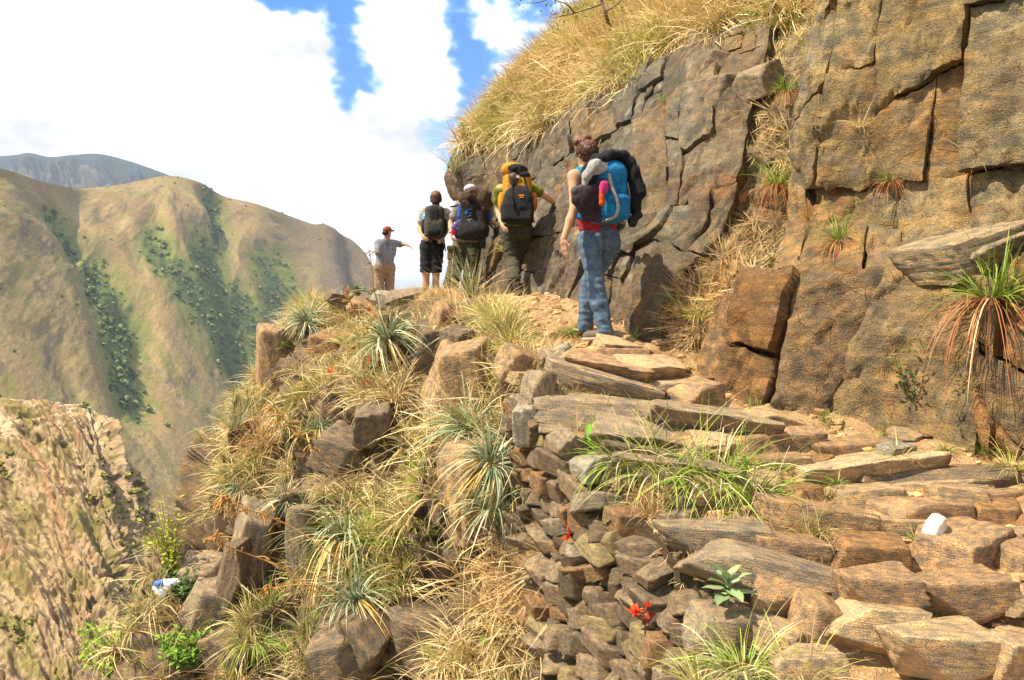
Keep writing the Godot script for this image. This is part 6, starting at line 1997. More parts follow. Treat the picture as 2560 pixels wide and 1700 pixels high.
# ---------------------------------------------------------------- plants
# A tuft: count blades from a small foot; each leaves at a lean from upright, bends over by its droop, and tapers to a point.
func tuft(seed_: int, count: int, l0: float, l1: float, lean0: float, lean1: float, droop: float, width: float, foot: float, root: Color, tip: Color, dry: Color, dry_share: float, steps := 4) -> ArrayMesh:
	var r := RandomNumberGenerator.new()
	r.seed = seed_
	var v := PackedVector3Array()
	var n := PackedVector3Array()
	var c := PackedColorArray()
	var idx := PackedInt32Array()
	for b in count:
		var a := r.randf() * TAU
		var lean := r.randf_range(lean0, lean1)
		var d := Vector3(cos(a) * sin(lean), cos(lean), sin(a) * sin(lean))
		var p := Vector3(cos(a), 0, sin(a)) * foot * sqrt(r.randf())
		var l := r.randf_range(l0, l1)
		var w := width * r.randf_range(0.6, 1.3)
		var bend := droop * r.randf_range(0.4, 1.5)
		var sway := Vector3(r.randfn(0, 0.25), 0, r.randfn(0, 0.25))
		var side := d.cross(Vector3.UP + Vector3(r.randfn(0, 0.3), 0, r.randfn(0, 0.3))).normalized()
		if side.length() < 0.5: side = Vector3.RIGHT
		side = side.rotated(d, r.randf_range(-0.9, 0.9))
		var is_dry := r.randf() < dry_share
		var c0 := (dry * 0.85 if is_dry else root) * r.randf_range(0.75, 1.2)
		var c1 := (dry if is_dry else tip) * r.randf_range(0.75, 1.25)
		var at := v.size()
		for k in steps + 1:
			var t := k / float(steps)
			var half := side * w * 0.5 * (1.0 - t * t * 0.96)
			v.append(p + half)
			v.append(p - half)
			var up := side.cross(d).normalized()
			if up.y < 0.0: up = -up
			n.append(up)
			n.append(up)
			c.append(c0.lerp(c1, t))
			c.append(c0.lerp(c1, t))
			if k < steps:
				idx.append_array([at + k * 2, at + k * 2 + 1, at + k * 2 + 2, at + k * 2 + 1, at + k * 2 + 3, at + k * 2 + 2])
			d = (d + (Vector3.DOWN * bend + sway) / steps).normalized()
			p += d * l / steps
	# wind every face to its normal
	for k in range(0, idx.size(), 3):
		var f := (v[idx[k + 2]] - v[idx[k]]).cross(v[idx[k + 1]] - v[idx[k]])
		if f.dot(n[idx[k]]) < 0.0:
			var q := idx[k + 1]
			idx[k + 1] = idx[k + 2]
			idx[k + 2] = q
	return arrays_mesh(v, n, c, idx)

const STRAW := Color(0.64, 0.48, 0.235)
const PALE := Color(0.78, 0.63, 0.37)
const RUST := Color(0.50, 0.315, 0.13)
const LIME := Color(0.29, 0.37, 0.05)
const GREEN := Color(0.17, 0.25, 0.04)
const SILVER := Color(0.26, 0.32, 0.16)
const OLIVE := Color(0.33, 0.33, 0.065)

func stuff(o: Node3D) -> Node3D:
	o.set_meta("kind", "stuff")
	return o

func spread_on(s: Sheet, count: int, u0: float, u1: float, v0: float, v1: float, seed_: int, keep: Callable, size0: float, size1: float, upright: float, tint: Callable, spots: Array[Transform3D], tints: Array[Color]) -> void:
	var r := RandomNumberGenerator.new()
	r.seed = seed_
	for k in count:
		var i := s.at(r.randf_range(u0, u1), r.randf_range(v0, v1))
		var p := s.pos[i]
		if r.randf() > float(keep.call(p, s.nor[i])): continue
		var y := (s.nor[i].lerp(Vector3.UP, upright) + Vector3(r.randfn(0, 0.12), 0, r.randfn(0, 0.12))).normalized()
		var x := y.cross(Vector3(cos(k * 2.4), 0.2, sin(k * 2.4))).normalized()
		var size := r.randf_range(size0, size1)
		spots.append(Transform3D(Basis(x, y, x.cross(y)).scaled(Vector3.ONE * size), p - s.nor[i] * 0.01))
		tints.append(tint.call(p, r.randf()))

func mass(called: String, mesh: Mesh, spots: Array[Transform3D], tints: Array[Color], label: String) -> void:
	tag(scatter(called, mesh, M.leaf, spots, tints), label, called.split("_")[-1], "", "stuff")

func build_plants() -> void:
	var straw_a := tuft(1, 34, 0.16, 0.50, 0.05, 1.05, 1.2, 0.0085, 0.06, STRAW * 0.75, STRAW, PALE, 0.35)
	var straw_b := tuft(2, 30, 0.16, 0.38, 0.3, 1.25, 1.9, 0.0085, 0.09, RUST, STRAW, PALE, 0.3)
	var green_a := tuft(3, 34, 0.15, 0.36, 0.1, 0.8, 1.1, 0.009, 0.05, GREEN, LIME, STRAW, 0.22)
	var litter := tuft(4, 26, 0.10, 0.26, 1.15, 1.6, 0.25, 0.007, 0.12, STRAW * 0.7, PALE * 0.8, RUST, 0.3, 2)
	var warm := func(p: Vector3, x: float) -> Color: return Color(1.0, 0.99, 0.9).lerp(Color(0.72, 0.98, 0.55), sstep(0.0, 0.45, fbm.get_noise_3dv(p * 0.8 + Vector3(1, 5, 2))) * 0.7).lerp(Color(1.0, 0.78, 0.62), sstep(0.05, 0.5, fbm.get_noise_3dv(p * 0.9 + Vector3(7, 5, 12))) * 0.8) * (0.70 + 0.60 * x) * (1.0 + 0.3 * fbm.get_noise_3dv(p * 1.2))
	var spots: Array[Transform3D] = []
	var tints: Array[Color] = []
	# the shaggy grass on the cliff's top
	var on_top := func(p: Vector3, n: Vector3) -> float:
		var edge := 3.75 + 0.35 * fbm.get_noise_3dv(p * 0.7) + (0.5 if p.x > 1.6 else 0.0)
		return sstep(edge - 0.25, edge + 0.35, p.y) * (0.55 + 0.7 * sstep(-0.3, 0.2, fbm.get_noise_3dv(p * 1.4)))
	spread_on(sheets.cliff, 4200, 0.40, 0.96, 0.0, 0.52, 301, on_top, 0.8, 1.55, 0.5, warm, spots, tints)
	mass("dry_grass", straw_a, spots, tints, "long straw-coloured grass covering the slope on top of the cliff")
	spots = []
	tints = []
	spread_on(sheets.cliff, 4200, 0.40, 0.96, 0.0, 0.52, 302, on_top, 0.9, 1.6, 0.3, warm, spots, tints)
	mass("hanging_grass", straw_b, spots, tints, "rusty dead grass hanging over the rim of the cliff")
	spots = []
	tints = []
	var some_green := func(p: Vector3, n: Vector3) -> float: return float(on_top.call(p, n)) * sstep(-0.22, 0.2, fbm.get_noise_3dv(p * 1.1 + Vector3(3, 9, 1)))
	spread_on(sheets.cliff, 4600, 0.40, 0.96, 0.0, 0.55, 303, some_green, 0.8, 1.5, 0.6, warm, spots, tints)
	mass("green_grass", green_a, spots, tints, "fresh green blades among the dry grass on top of the cliff")
	# roots and dead straw in the loose gully of the cliff and along its foot
	spots = []
	tints = []
	var in_gully := func(p: Vector3, n: Vector3) -> float: return 0.9 * sstep(-0.35, 0.15, fbm.get_noise_3dv(p * 1.3))
	spread_on(sheets.cliff, 620, 0.35, 0.425, 0.30, 0.97, 304, in_gully, 0.6, 1.2, 0.0, warm, spots, tints)
	var at_foot := func(p: Vector3, n: Vector3) -> float: return sstep(0.75, 0.2, p.y - 0.9 - 0.06 * absf(p.z + 6.0)) * sstep(-0.1, 0.3, fbm.get_noise_3dv(p * 1.8))
	spread_on(sheets.cliff, 700, 0.40, 0.9, 0.78, 0.98, 305, at_foot, 0.5, 1.1, 0.1, warm, spots, tints)
	mass("dead_straw", litter, spots, tints, "dead straw and roots caught in the loose gully of the cliff")
	# the slope below the path
	spots = []
	tints = []
	var on_slope := func(p: Vector3, n: Vector3) -> float:
		if p.y > 1.2 and p.z < -9.0: return 0.0
		for c: Vector3 in BARE:
			if c.distance_squared_to(p) < 0.09 + 0.05 * n.x: return 0.0
		var bare := fbm.get_noise_3dv(p * Vector3(0.9, 0.7, 0.9) + Vector3(2, 2, 2))
		return sstep(-0.02, 0.24, bare + 0.55 * (n.y - 0.46)) * 0.8
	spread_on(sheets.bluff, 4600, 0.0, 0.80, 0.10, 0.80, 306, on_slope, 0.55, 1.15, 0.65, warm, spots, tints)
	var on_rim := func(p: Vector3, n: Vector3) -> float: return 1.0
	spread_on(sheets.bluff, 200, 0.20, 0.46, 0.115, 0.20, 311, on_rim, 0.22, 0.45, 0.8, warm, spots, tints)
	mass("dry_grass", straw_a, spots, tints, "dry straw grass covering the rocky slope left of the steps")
	spots = []
	tints = []
	spread_on(sheets.bluff, 2600, 0.0, 0.80, 0.10, 0.80, 307, on_slope, 0.7, 1.3, 0.2, warm, spots, tints)
	spread_on(sheets.bluff, 260, 0.20, 0.44, 0.115, 0.19, 308, on_rim, 0.25, 0.5, 0.3, warm, spots, tints)
	mass("withered_grass", straw_b, spots, tints, "withered rusty grass drooping over the rocks of the left slope")
	spots = []
	tints = []
	var fresh := func(p: Vector3, n: Vector3) -> float: return float(on_slope.call(p, n)) * sstep(-0.12, 0.2, fbm.get_noise_3dv(p * 0.9 + Vector3(8, 1, 4)))
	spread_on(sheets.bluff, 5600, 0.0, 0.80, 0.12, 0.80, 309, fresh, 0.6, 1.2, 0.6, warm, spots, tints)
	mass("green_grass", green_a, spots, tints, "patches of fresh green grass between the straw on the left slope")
	spots = []
	tints = []
	var on_edge := func(p: Vector3, n: Vector3) -> float: return sstep(4.6, 5.4, -p.z) * sstep(12.5, 10.0, -p.z) * sstep(-0.1, 0.25, fbm.get_noise_3dv(p * 2.3)) * 0.9
	spread_on(sheets.path, 900, 0.2, 0.85, 0.0, 0.22, 310, on_edge, 0.25, 0.7, 0.9, warm, spots, tints)
	mass("dry_grass", straw_a, spots, tints, "dry grass along the outer edge of the steps and the path")
	spots = []
	tints = []
	var in_joints := func(p: Vector3, n: Vector3) -> float: return sstep(4.0, 4.6, -p.z) * sstep(9.5, 8.0, -p.z) * sstep(0.12, 0.32, fbm.get_noise_3dv(p * 2.0 + Vector3(6, 2, 3)))
	spread_on(sheets.path, 700, 0.2, 0.6, 0.0, 0.75, 312, in_joints, 0.25, 0.6, 0.95, warm, spots, tints)
	mass("green_grass", green_a, spots, tints, "short green grass growing in the joints between the steps")
	tussocks()
	rosettes()
	herbs()
	twigs()

const BARE := [Vector3(-2.323, -0.925, -9.09), Vector3(-2.387, -1.188, -8.805), Vector3(-2.174, -0.7075, -9.23), Vector3(-2.63, -1.211, -9.035), Vector3(-0.7876, 0.8617, -8.86), Vector3(-1.599, -0.04642, -8.615), Vector3(-1.289, 0.3112, -8.285), Vector3(-0.265, -0.03683, -7.015), Vector3(-0.5928, -0.7465, -7.41), Vector3(-0.7212, -1.222, -7.055), Vector3(-0.4501, 0.6912, -7.79), Vector3(-2.936, 0.6213, -11.01), Vector3(-3, -1.429, -8.795), Vector3(-1.15, -1.216, -7.04)]
func tussock(at: Vector3, size: float, kind: int, turn: float, label: String, group := "grass tussocks beside the path") -> Node3D:
	var o := base("grass_tussock", at, label, "grass", group)
	o.rotation.y = turn
	o.scale = Vector3.ONE * size
	var m: Dictionary = tuft_kinds[kind]
	for part_: String in m: stuff(obj(part_, m[part_], M.leaf, o))
	return o

var tuft_kinds: Array = []
func tussocks() -> void:
	tuft_kinds = [
		{"green_blades": tuft(11, 190, 0.16, 0.52, 0.25, 1.4, 1.6, 0.0065, 0.17, GREEN * 1.25, LIME * 1.35, PALE, 0.2, 6), "tall_stalks": tuft(12, 8, 0.4, 0.75, 0.05, 0.5, 0.5, 0.005, 0.05, OLIVE, OLIVE, STRAW, 0.4, 6)},
		{"green_blades": tuft(13, 110, 0.18, 0.46, 0.1, 1.3, 1.1, 0.008, 0.07, GREEN * 0.9, GREEN * 1.3, LIME, 0.3, 5), "dead_blades": tuft(14, 110, 0.28, 0.62, 0.9, 1.8, 3.4, 0.006, 0.06, Color(0.30, 0.12, 0.045), Color(0.46, 0.165, 0.06), STRAW, 0.12, 6)},
		{"pale_blades": tuft(15, 90, 0.28, 0.62, 0.05, 0.75, 0.7, 0.009, 0.06, SILVER, Color(0.50, 0.46, 0.26), STRAW, 0.35, 5)},
		{"green_blades": tuft(16, 50, 0.12, 0.30, 0.2, 1.0, 1.2, 0.009, 0.04, GREEN, LIME, STRAW, 0.2, 4)},
		{"yellow_blades": tuft(17, 90, 0.25, 0.60, 0.1, 1.0, 1.5, 0.009, 0.08, OLIVE, OLIVE * 1.5, STRAW, 0.45, 6)},
		{"thin_stalks": tuft(18, 26, 0.45, 0.95, 0.05, 0.9, 1.0, 0.0055, 0.06, STRAW, PALE, RUST, 0.25, 6), "straw": tuft(19, 60, 0.2, 0.5, 0.3, 1.2, 1.6, 0.008, 0.1, STRAW * 0.8, STRAW, RUST, 0.4, 5)},
	]
	tussock(Vector3(0.9475, 0.3284, -5.61) + Vector3(0, 0.08, 0), 1.2, 0, 0.3, "bright green tussock on the ledge at the top of the dry stone wall")
	tussock(Vector3(1.222, 0.3167, -5.5) + Vector3(0, 0.07, 0), 1.15, 0, 1.7, "lush green tussock with a tall stalk, right of the ledge-top clump")
	tussock(Vector3(1.449, 0.2714, -5.435) + Vector3(0, 0.06, 0), 0.95, 0, 2.9, "green tussock at the right end of the grassy ledge, against a tan step")
	tussock(Vector3(0.7418, 0.3723, -5.755) + Vector3(0, 0.06, 0.03), 0.95, 0, 4.0, "green tussock drooping over the wall beside a lichen-covered stone")
	tussock(Vector3(1.048, -0.1676, -4.1), 0.75, 0, 0.9, "green tussock at the bottom edge, before the grey boulder")
	tussock(Vector3(1.28, -0.2, -4), 0.7, 4, 2.0, "yellow-green tussock at the bottom edge, right of the grey boulder")
	tussock(Vector3(0.8564, -0.2678, -4.1), 0.6, 4, 0.0, "wispy yellow tussock at the foot of the grey boulder, bottom edge")
	tussock(Vector3(1.651, 0.1116, -5.055) + Vector3(0, 0.05, 0), 0.6, 4, 1.1, "wispy yellow-green tussock between the middle steps")
	tussock(Vector3(1.666, 0.07556, -4.9) + Vector3(0, 0.05, 0), 0.55, 5, 3.1, "straw tussock hanging below the middle steps")
	tussock(Vector3(1.932, 0.3433, -5.335) + Vector3(0, 0.05, 0), 0.42, 3, 0.4, "small tuft on a square-fronted step in the sun")
	tussock(Vector3(2.385, 0.4262, -5.56) + Vector3(0, 0.06, 0), 0.8, 3, 0.8, "low bright green tuft between two slabs below the cliff")
	tussock(Vector3(2.053, 0.2185, -5.075), 0.4, 3, 2.4, "thin tuft at the left end of a brown block, below the white stone")
	tussock(Vector3(2.219, 0.1686, -4.955), 0.4, 3, 1.4, "small tuft growing at the foot of the white stone")
	tussock(Vector3(1.152, 0.5854, -6.17) + Vector3(0, 0.05, 0), 0.4, 3, 0.2, "tiny bright tuft on the long schist step")
	tussock(Vector3(0.9761, 0.7487, -6.605) + Vector3(0, 0.05, 0), 0.4, 3, 1.2, "small green tuft above the long schist step")
	tussock(Vector3(0.8032, 0.7361, -6.82), 0.3, 3, 2.2, "small green tuft beneath the tilted dark step")
	tussock(Vector3(0.5301, 1.097, -8.225), 0.5, 1, 0.5, "green tuft beside the shoes of the person in jeans")
	tussock(Vector3(1.446, 1.406, -7.935), 0.62, 1, 0.9, "green and straw tussock at the cliff foot, right of the jeans")
	tussock(Vector3(1.571, 1.282, -7.52), 0.7, 4, 1.9, "yellow tussock on the earth bank at the cliff foot")
	tussock(Vector3(1.734, 1.289, -7.36), 0.55, 4, 2.9, "smaller yellow tussock at the right end of the earth bank")
	tussock(Vector3(3.048, 1.439, -5.8) + Vector3(-0.02, 0.05, 0.12), 1.35, 1, 0.3, "large green tussock with a red-brown skirt on the right edge of the cliff", "tussocks hanging on the cliff")
	tussock(Vector3(2.607, 1.916, -7.11) + Vector3(-0.03, 0, 0.06), 0.75, 1, 1.3, "green tussock with a red skirt hanging above the brown block", "tussocks hanging on the cliff")
	tussock(Vector3(2.394, 2.442, -7.98) + Vector3(-0.05, 0, 0.05), 0.85, 1, 2.3, "green tussock with rusty dead blades in the gully behind the jacket", "tussocks hanging on the cliff")
	tussock(Vector3(2.911, 2.351, -6.895) + Vector3(-0.03, 0, 0.06), 0.55, 1, 3.3, "slender tussock below the dark hollow in the cliff", "tussocks hanging on the cliff")
	tussock(Vector3(2.521, 3.305, -8.16) + Vector3(-0.05, 0, 0.05), 0.6, 1, 4.3, "sparse tussock high in the gully with rusty blades", "tussocks hanging on the cliff")
	tussock(Vector3(2.722, 2.789, -7.04) + Vector3(-0.03, 0, 0.06), 0.45, 5, 0.7, "withered red-brown tuft to the left of the dark hollow", "tussocks hanging on the cliff")
	tussock(Vector3(3.295, 2.418, -6.405), 0.5, 5, 1.7, "withered tuft on the upper right of the cliff", "tussocks hanging on the cliff")
	tussock(Vector3(1.643, 3.454, -9.48), 0.5, 1, 2.7, "green tuft on bare rock above the person with the bun", "tussocks hanging on the cliff")
	tussock(Vector3(0.4664, 3.129, -11.66), 0.5, 2, 3.7, "pale tuft on the rock just left of the bun", "tussocks hanging on the cliff")
	tussock(Vector3(2.053, 3.246, -8.715), 0.4, 4, 3.7, "small mossy yellow tuft under the square blocks of the cliff", "tussocks hanging on the cliff")
	tussock(Vector3(-0.9363, 3.285, -14.04) + Vector3(0.05, 0, 0.05), 1.05, 2, 4.7, "pale green tussock on the left end of the cliff, against the sky", "tussocks hanging on the cliff")
	tussock(Vector3(-0.09283, 1.971, -11.94), 0.6, 4, 0.2, "green tussock at the cliff foot behind the walker in olive trousers", "tussocks hanging on the cliff")
	tussock(Vector3(2.653, 0.5331, -6.155), 0.5, 1, 0.6, "dark green tuft at the shaded foot of the brown block")
	tussock(Vector3(2.721, 0.5193, -5.655), 0.5, 3, 1.6, "green tuft in the shaded corner at the cliff foot")
	tussock(Vector3(2.977, 0.4985, -5.665), 0.6, 1, 2.6, "green tuft beneath the large hanging tussock")
	tussock(Vector3(2.994, 0.4621, -5.39), 0.5, 4, 3.6, "yellowish tuft at the right edge of the picture by the grey slab")
	tussock(Vector3(-0.418, 1.391, -9.405) + Vector3(0, 0.02, 0.1), 0.95, 2, 1.0, "pale spiky tussock before the boots of the walker in olive trousers")
	tussock(Vector3(-0.5963, 1.328, -9.415) + Vector3(0, 0, 0.1), 0.8, 5, 2.0, "straw tussock on the hump left of the pale spiky one")
	tussock(Vector3(-0.2313, 1.195, -8.675), 0.7, 4, 3.0, "yellow-green tussock at the outer edge of the path above a slab")
	tussock(Vector3(-0.4942, 1.056, -8.895), 0.6, 0, 4.0, "green tussock below the slab at the outer path edge")
	tussock(Vector3(-0.2695, 0.6314, -7.58), 0.9, 5, 5.0, "tall straw tussock falling past the brown edge stones", "tussocks on the left slope")
	tussock(Vector3(-0.0567, 0.7495, -7.29), 0.8, 4, 6.0, "yellow-green tussock against the brown edge stone", "tussocks on the left slope")
	tussock(Vector3(-0.8409, -0.3787, -7.42), 1.0, 5, 0.5, "big fox-coloured straw tussock in the middle of the slope", "tussocks on the left slope")
	tussock(Vector3(-0.4853, -0.1221, -7.045), 0.95, 5, 1.5, "straw tussock right of the fox-coloured one", "tussocks on the left slope")
	tussock(Vector3(-2.337, 0.2773, -9.92), 0.8, 4, 2.5, "yellow-green tussock on the upper left slope below the flowers", "tussocks on the left slope")
	tussock(Vector3(-3.093, -0.075, -10.05), 0.9, 2, 3.5, "pale grass tussock on the left outline of the slope", "tussocks on the left slope")
	tussock(Vector3(-2.758, -0.2205, -9.93), 0.8, 5, 4.5, "straw tussock inside the left outline of the slope", "tussocks on the left slope")
	tussock(Vector3(-2.217, -1.506, -7.765), 0.8, 0, 5.5, "bright green tussock under the tall grey slabs, lower left", "tussocks on the left slope")
	tussock(Vector3(-1.905, -1.619, -7.725), 0.7, 4, 0.1, "yellow-green tussock right of the bright one, lower left", "tussocks on the left slope")
	tussock(Vector3(-0.1552, -0.7283, -6.35), 0.9, 5, 1.1, "dry tussock trailing down the left end of the wall", "tussocks on the left slope")
	tussock(Vector3(-0.2896, -1.02, -6.205), 0.9, 5, 2.1, "dry tangled tussock at the bottom edge left of the wall", "tussocks on the left slope")
	tussock(Vector3(-0.9913, -1.405, -7.025), 0.6, 2, 3.1, "pale tuft in the rocks at the bottom edge", "tussocks on the left slope")

func rosette(at: Vector3, size: float, turn: float, skirt: bool, label: String) -> void:
	var o := base("spiky_rosette", at, label, "plant", "spiky rosettes on the slope")
	o.scale = Vector3.ONE * size
	o.rotation = Vector3(0.45, turn, 0)
	stuff(obj("leaves", rose_a, M.stiff, o))
	if skirt: stuff(obj("dead_leaves", rose_b, M.stiff, o))

var rose_a: ArrayMesh
var rose_b: ArrayMesh
func rosettes() -> void:
	rose_a = tuft(21, 140, 0.24, 0.54, 0.1, 1.55, 1.9, 0.0125, 0.06, Color(0.17, 0.22, 0.12), Color(0.38, 0.42, 0.22), PALE, 0.2, 7)
	rose_b = tuft(22, 80, 0.25, 0.54, 1.0, 1.9, 2.8, 0.011, 0.06, Color(0.34, 0.30, 0.14), Color(0.58, 0.46, 0.17), Color(0.66, 0.36, 0.07), 0.35, 6)
	rosette(Vector3(-0.2954, 0.4184, -7.385) + Vector3(-0.05, 0, 0.2), 1.12, 0.2, false, "grey-green spiky rosette left of the wall's upper end")
	rosette(Vector3(-0.05277, 0.2581, -6.785) + Vector3(-0.1, 0, 0.2), 1.01, 1.2, true, "spiky rosette hanging by the wall below the upper one")
	rosette(Vector3(-0.04457, -0.07125, -6.685) + Vector3(-0.1, 0, 0.2), 1.06, 2.2, false, "dark spiky rosette draped down the wall's left end")
	rosette(Vector3(-1.447, -0.7673, -8.04) + Vector3(0, 0.1, 0.2), 1.51, 3.2, true, "biggest spiky rosette, silver with yellow tips, middle of the slope")
	rosette(Vector3(-1.229, -0.9403, -7.375) + Vector3(0, 0, 0.25), 0.95, 4.2, true, "spiky rosette right under the biggest one")
	rosette(Vector3(-1.245, 1.008, -9.185) + Vector3(0, 0, 0.15), 1.34, 5.2, true, "silvery rosette below the path rim, beside brown slabs")
	rosette(Vector3(-2.687, 1.007, -11.86) + Vector3(0, 0.05, 0.1), 1.12, 0.7, true, "pale rosette on the upper left shoulder of the slope")
	rosette(Vector3(-2.262, -0.6212, -9.17) + Vector3(0, 0, 0.15), 0.81, 1.7, false, "small star-shaped rosette above the dark cleft")
	rosette(Vector3(-2.905, -0.6598, -9.685) + Vector3(0, 0, 0.1), 0.78, 2.7, true, "small yellowish rosette near the left outline")
	rosette(Vector3(-2.001, 0.03667, -9.38), 0.67, 3.7, true, "little rosette under the red flowers, upper slope")

# one broad leaf, cupped along its middle
func leaf_mesh(length: float, width: float, bend: float, tone: Color, back: Color) -> ArrayMesh:
	var v := PackedVector3Array()
	var n := PackedVector3Array()
	var c := PackedColorArray()
	var idx := PackedInt32Array()
	for k in 7:
		var t := k / 6.0
		var w := width * 0.5 * pow(sin(PI * minf(t * 0.93 + 0.05, 1.0)), 0.8)
		var y := -bend * t * t * length
		for e: float in [-1.0, 0.0, 1.0]:
			v.append(Vector3(e * w, y + absf(e) * w * 0.35 + 0.03 * length * sin(t * 9.0) * absf(e), -t * length))
			n.append(Vector3(-e * 0.3, 1, 0.2).normalized())
			c.append(tone.lerp(back, 0.5 if e == 0.0 else 0.0))
		if k < 6:
			for q in 2:
				var a := k * 3 + q
				idx.append_array([a, a + 3, a + 1, a + 1, a + 3, a + 4])
	for k in range(0, idx.size(), 3):
		var f := (v[idx[k + 2]] - v[idx[k]]).cross(v[idx[k + 1]] - v[idx[k]])
		if f.dot(n[idx[k]]) < 0.0:
			var q := idx[k + 1]
			idx[k + 1] = idx[k + 2]
			idx[k + 2] = q
	return arrays_mesh(v, n, c, idx)

func leaf_plant(at: Vector3, label: String, leaf: ArrayMesh, count: int, height: float, spread: float, size: float, seed_: int, called := "leafy_plant", category := "plant") -> Node3D:
	var r := RandomNumberGenerator.new()
	r.seed = seed_
	var o := base(called, at, label, category)
	var stems: Array = [tube([Vector3.ZERO, Vector3(0.01, height * 0.5, 0.01), Vector3(0, height, 0)], 0.007, 0.004, 5)]
	obj("stem", stems[0], plain(0.12, 0.16, 0.05), o)
	for k in count:
		var l := obj("leaf", leaf, M.leaf, o)
		var t := (k + 0.5) / count
		l.position = Vector3(0, height * (0.25 + 0.75 * t), 0)
		l.rotation = Vector3(lerpf(-0.1, 1.1, t) * spread + r.randf_range(-0.2, 0.2), k * 2.4 + r.randf_range(-0.3, 0.3), 0)
		l.scale = Vector3.ONE * size * lerpf(1.0, 0.65, t) * r.randf_range(0.85, 1.15)
	return o

# a bush: leaves on many twigs, joined
func bush(at: Vector3, label: String, height: float, wide: float, twigs_: int, leaf_len: float, tone: Color, seed_: int, called := "bush") -> void:
	var r := RandomNumberGenerator.new()
	r.seed = seed_
	var o := base(called, at, label, "bush")
	var v := PackedVector3Array()
	var n := PackedVector3Array()
	var c := PackedColorArray()
	var idx := PackedInt32Array()
	var stems: Array = []
	for k in twigs_:
		var a := r.randf() * TAU
		var top := Vector3(cos(a) * wide * r.randf_range(0.2, 1.0), height * r.randf_range(0.45, 1.0), sin(a) * wide * r.randf_range(0.2, 1.0))
		var mid := Vector3(top.x * 0.35, top.y * 0.55, top.z * 0.35)
		stems.append(tube([Vector3.ZERO, mid, top], 0.006, 0.002, 4, 3))
		for q in 16:
			var p := along(PackedVector3Array([Vector3.ZERO, mid, top]), r.randf_range(0.3, 1.02)) + Vector3(r.randfn(0, 0.02), r.randfn(0, 0.02), r.randfn(0, 0.02))
			var d := Vector3(r.randfn(0, 1), r.randfn(0.35, 0.6), r.randfn(0, 1)).normalized()
			var s := d.cross(Vector3.UP + Vector3(r.randfn(0, 0.4), 0, r.randfn(0, 0.4))).normalized() * leaf_len * 0.19
			var t := tone * r.randf_range(0.7, 1.35)
			var at_ := v.size()
			var l := leaf_len * r.randf_range(0.6, 1.2)
			for e: Vector3 in [p, p + d * l * 0.45 + s, p + d * l, p + d * l * 0.45 - s]:
				v.append(e)
				n.append(s.cross(d).normalized() if s.cross(d).y > 0.0 else -s.cross(d).normalized())
				c.append(t)
			var up := s.cross(d).y > 0.0
			idx.append_array([at_, at_ + 1, at_ + 2, at_, at_ + 2, at_ + 3] if not up else [at_, at_ + 2, at_ + 1, at_, at_ + 3, at_ + 2])
	obj("stems", join(stems), plain(0.16, 0.14, 0.06), o)
	stuff(obj("foliage", arrays_mesh(v, n, c, idx), M.leaf, o))

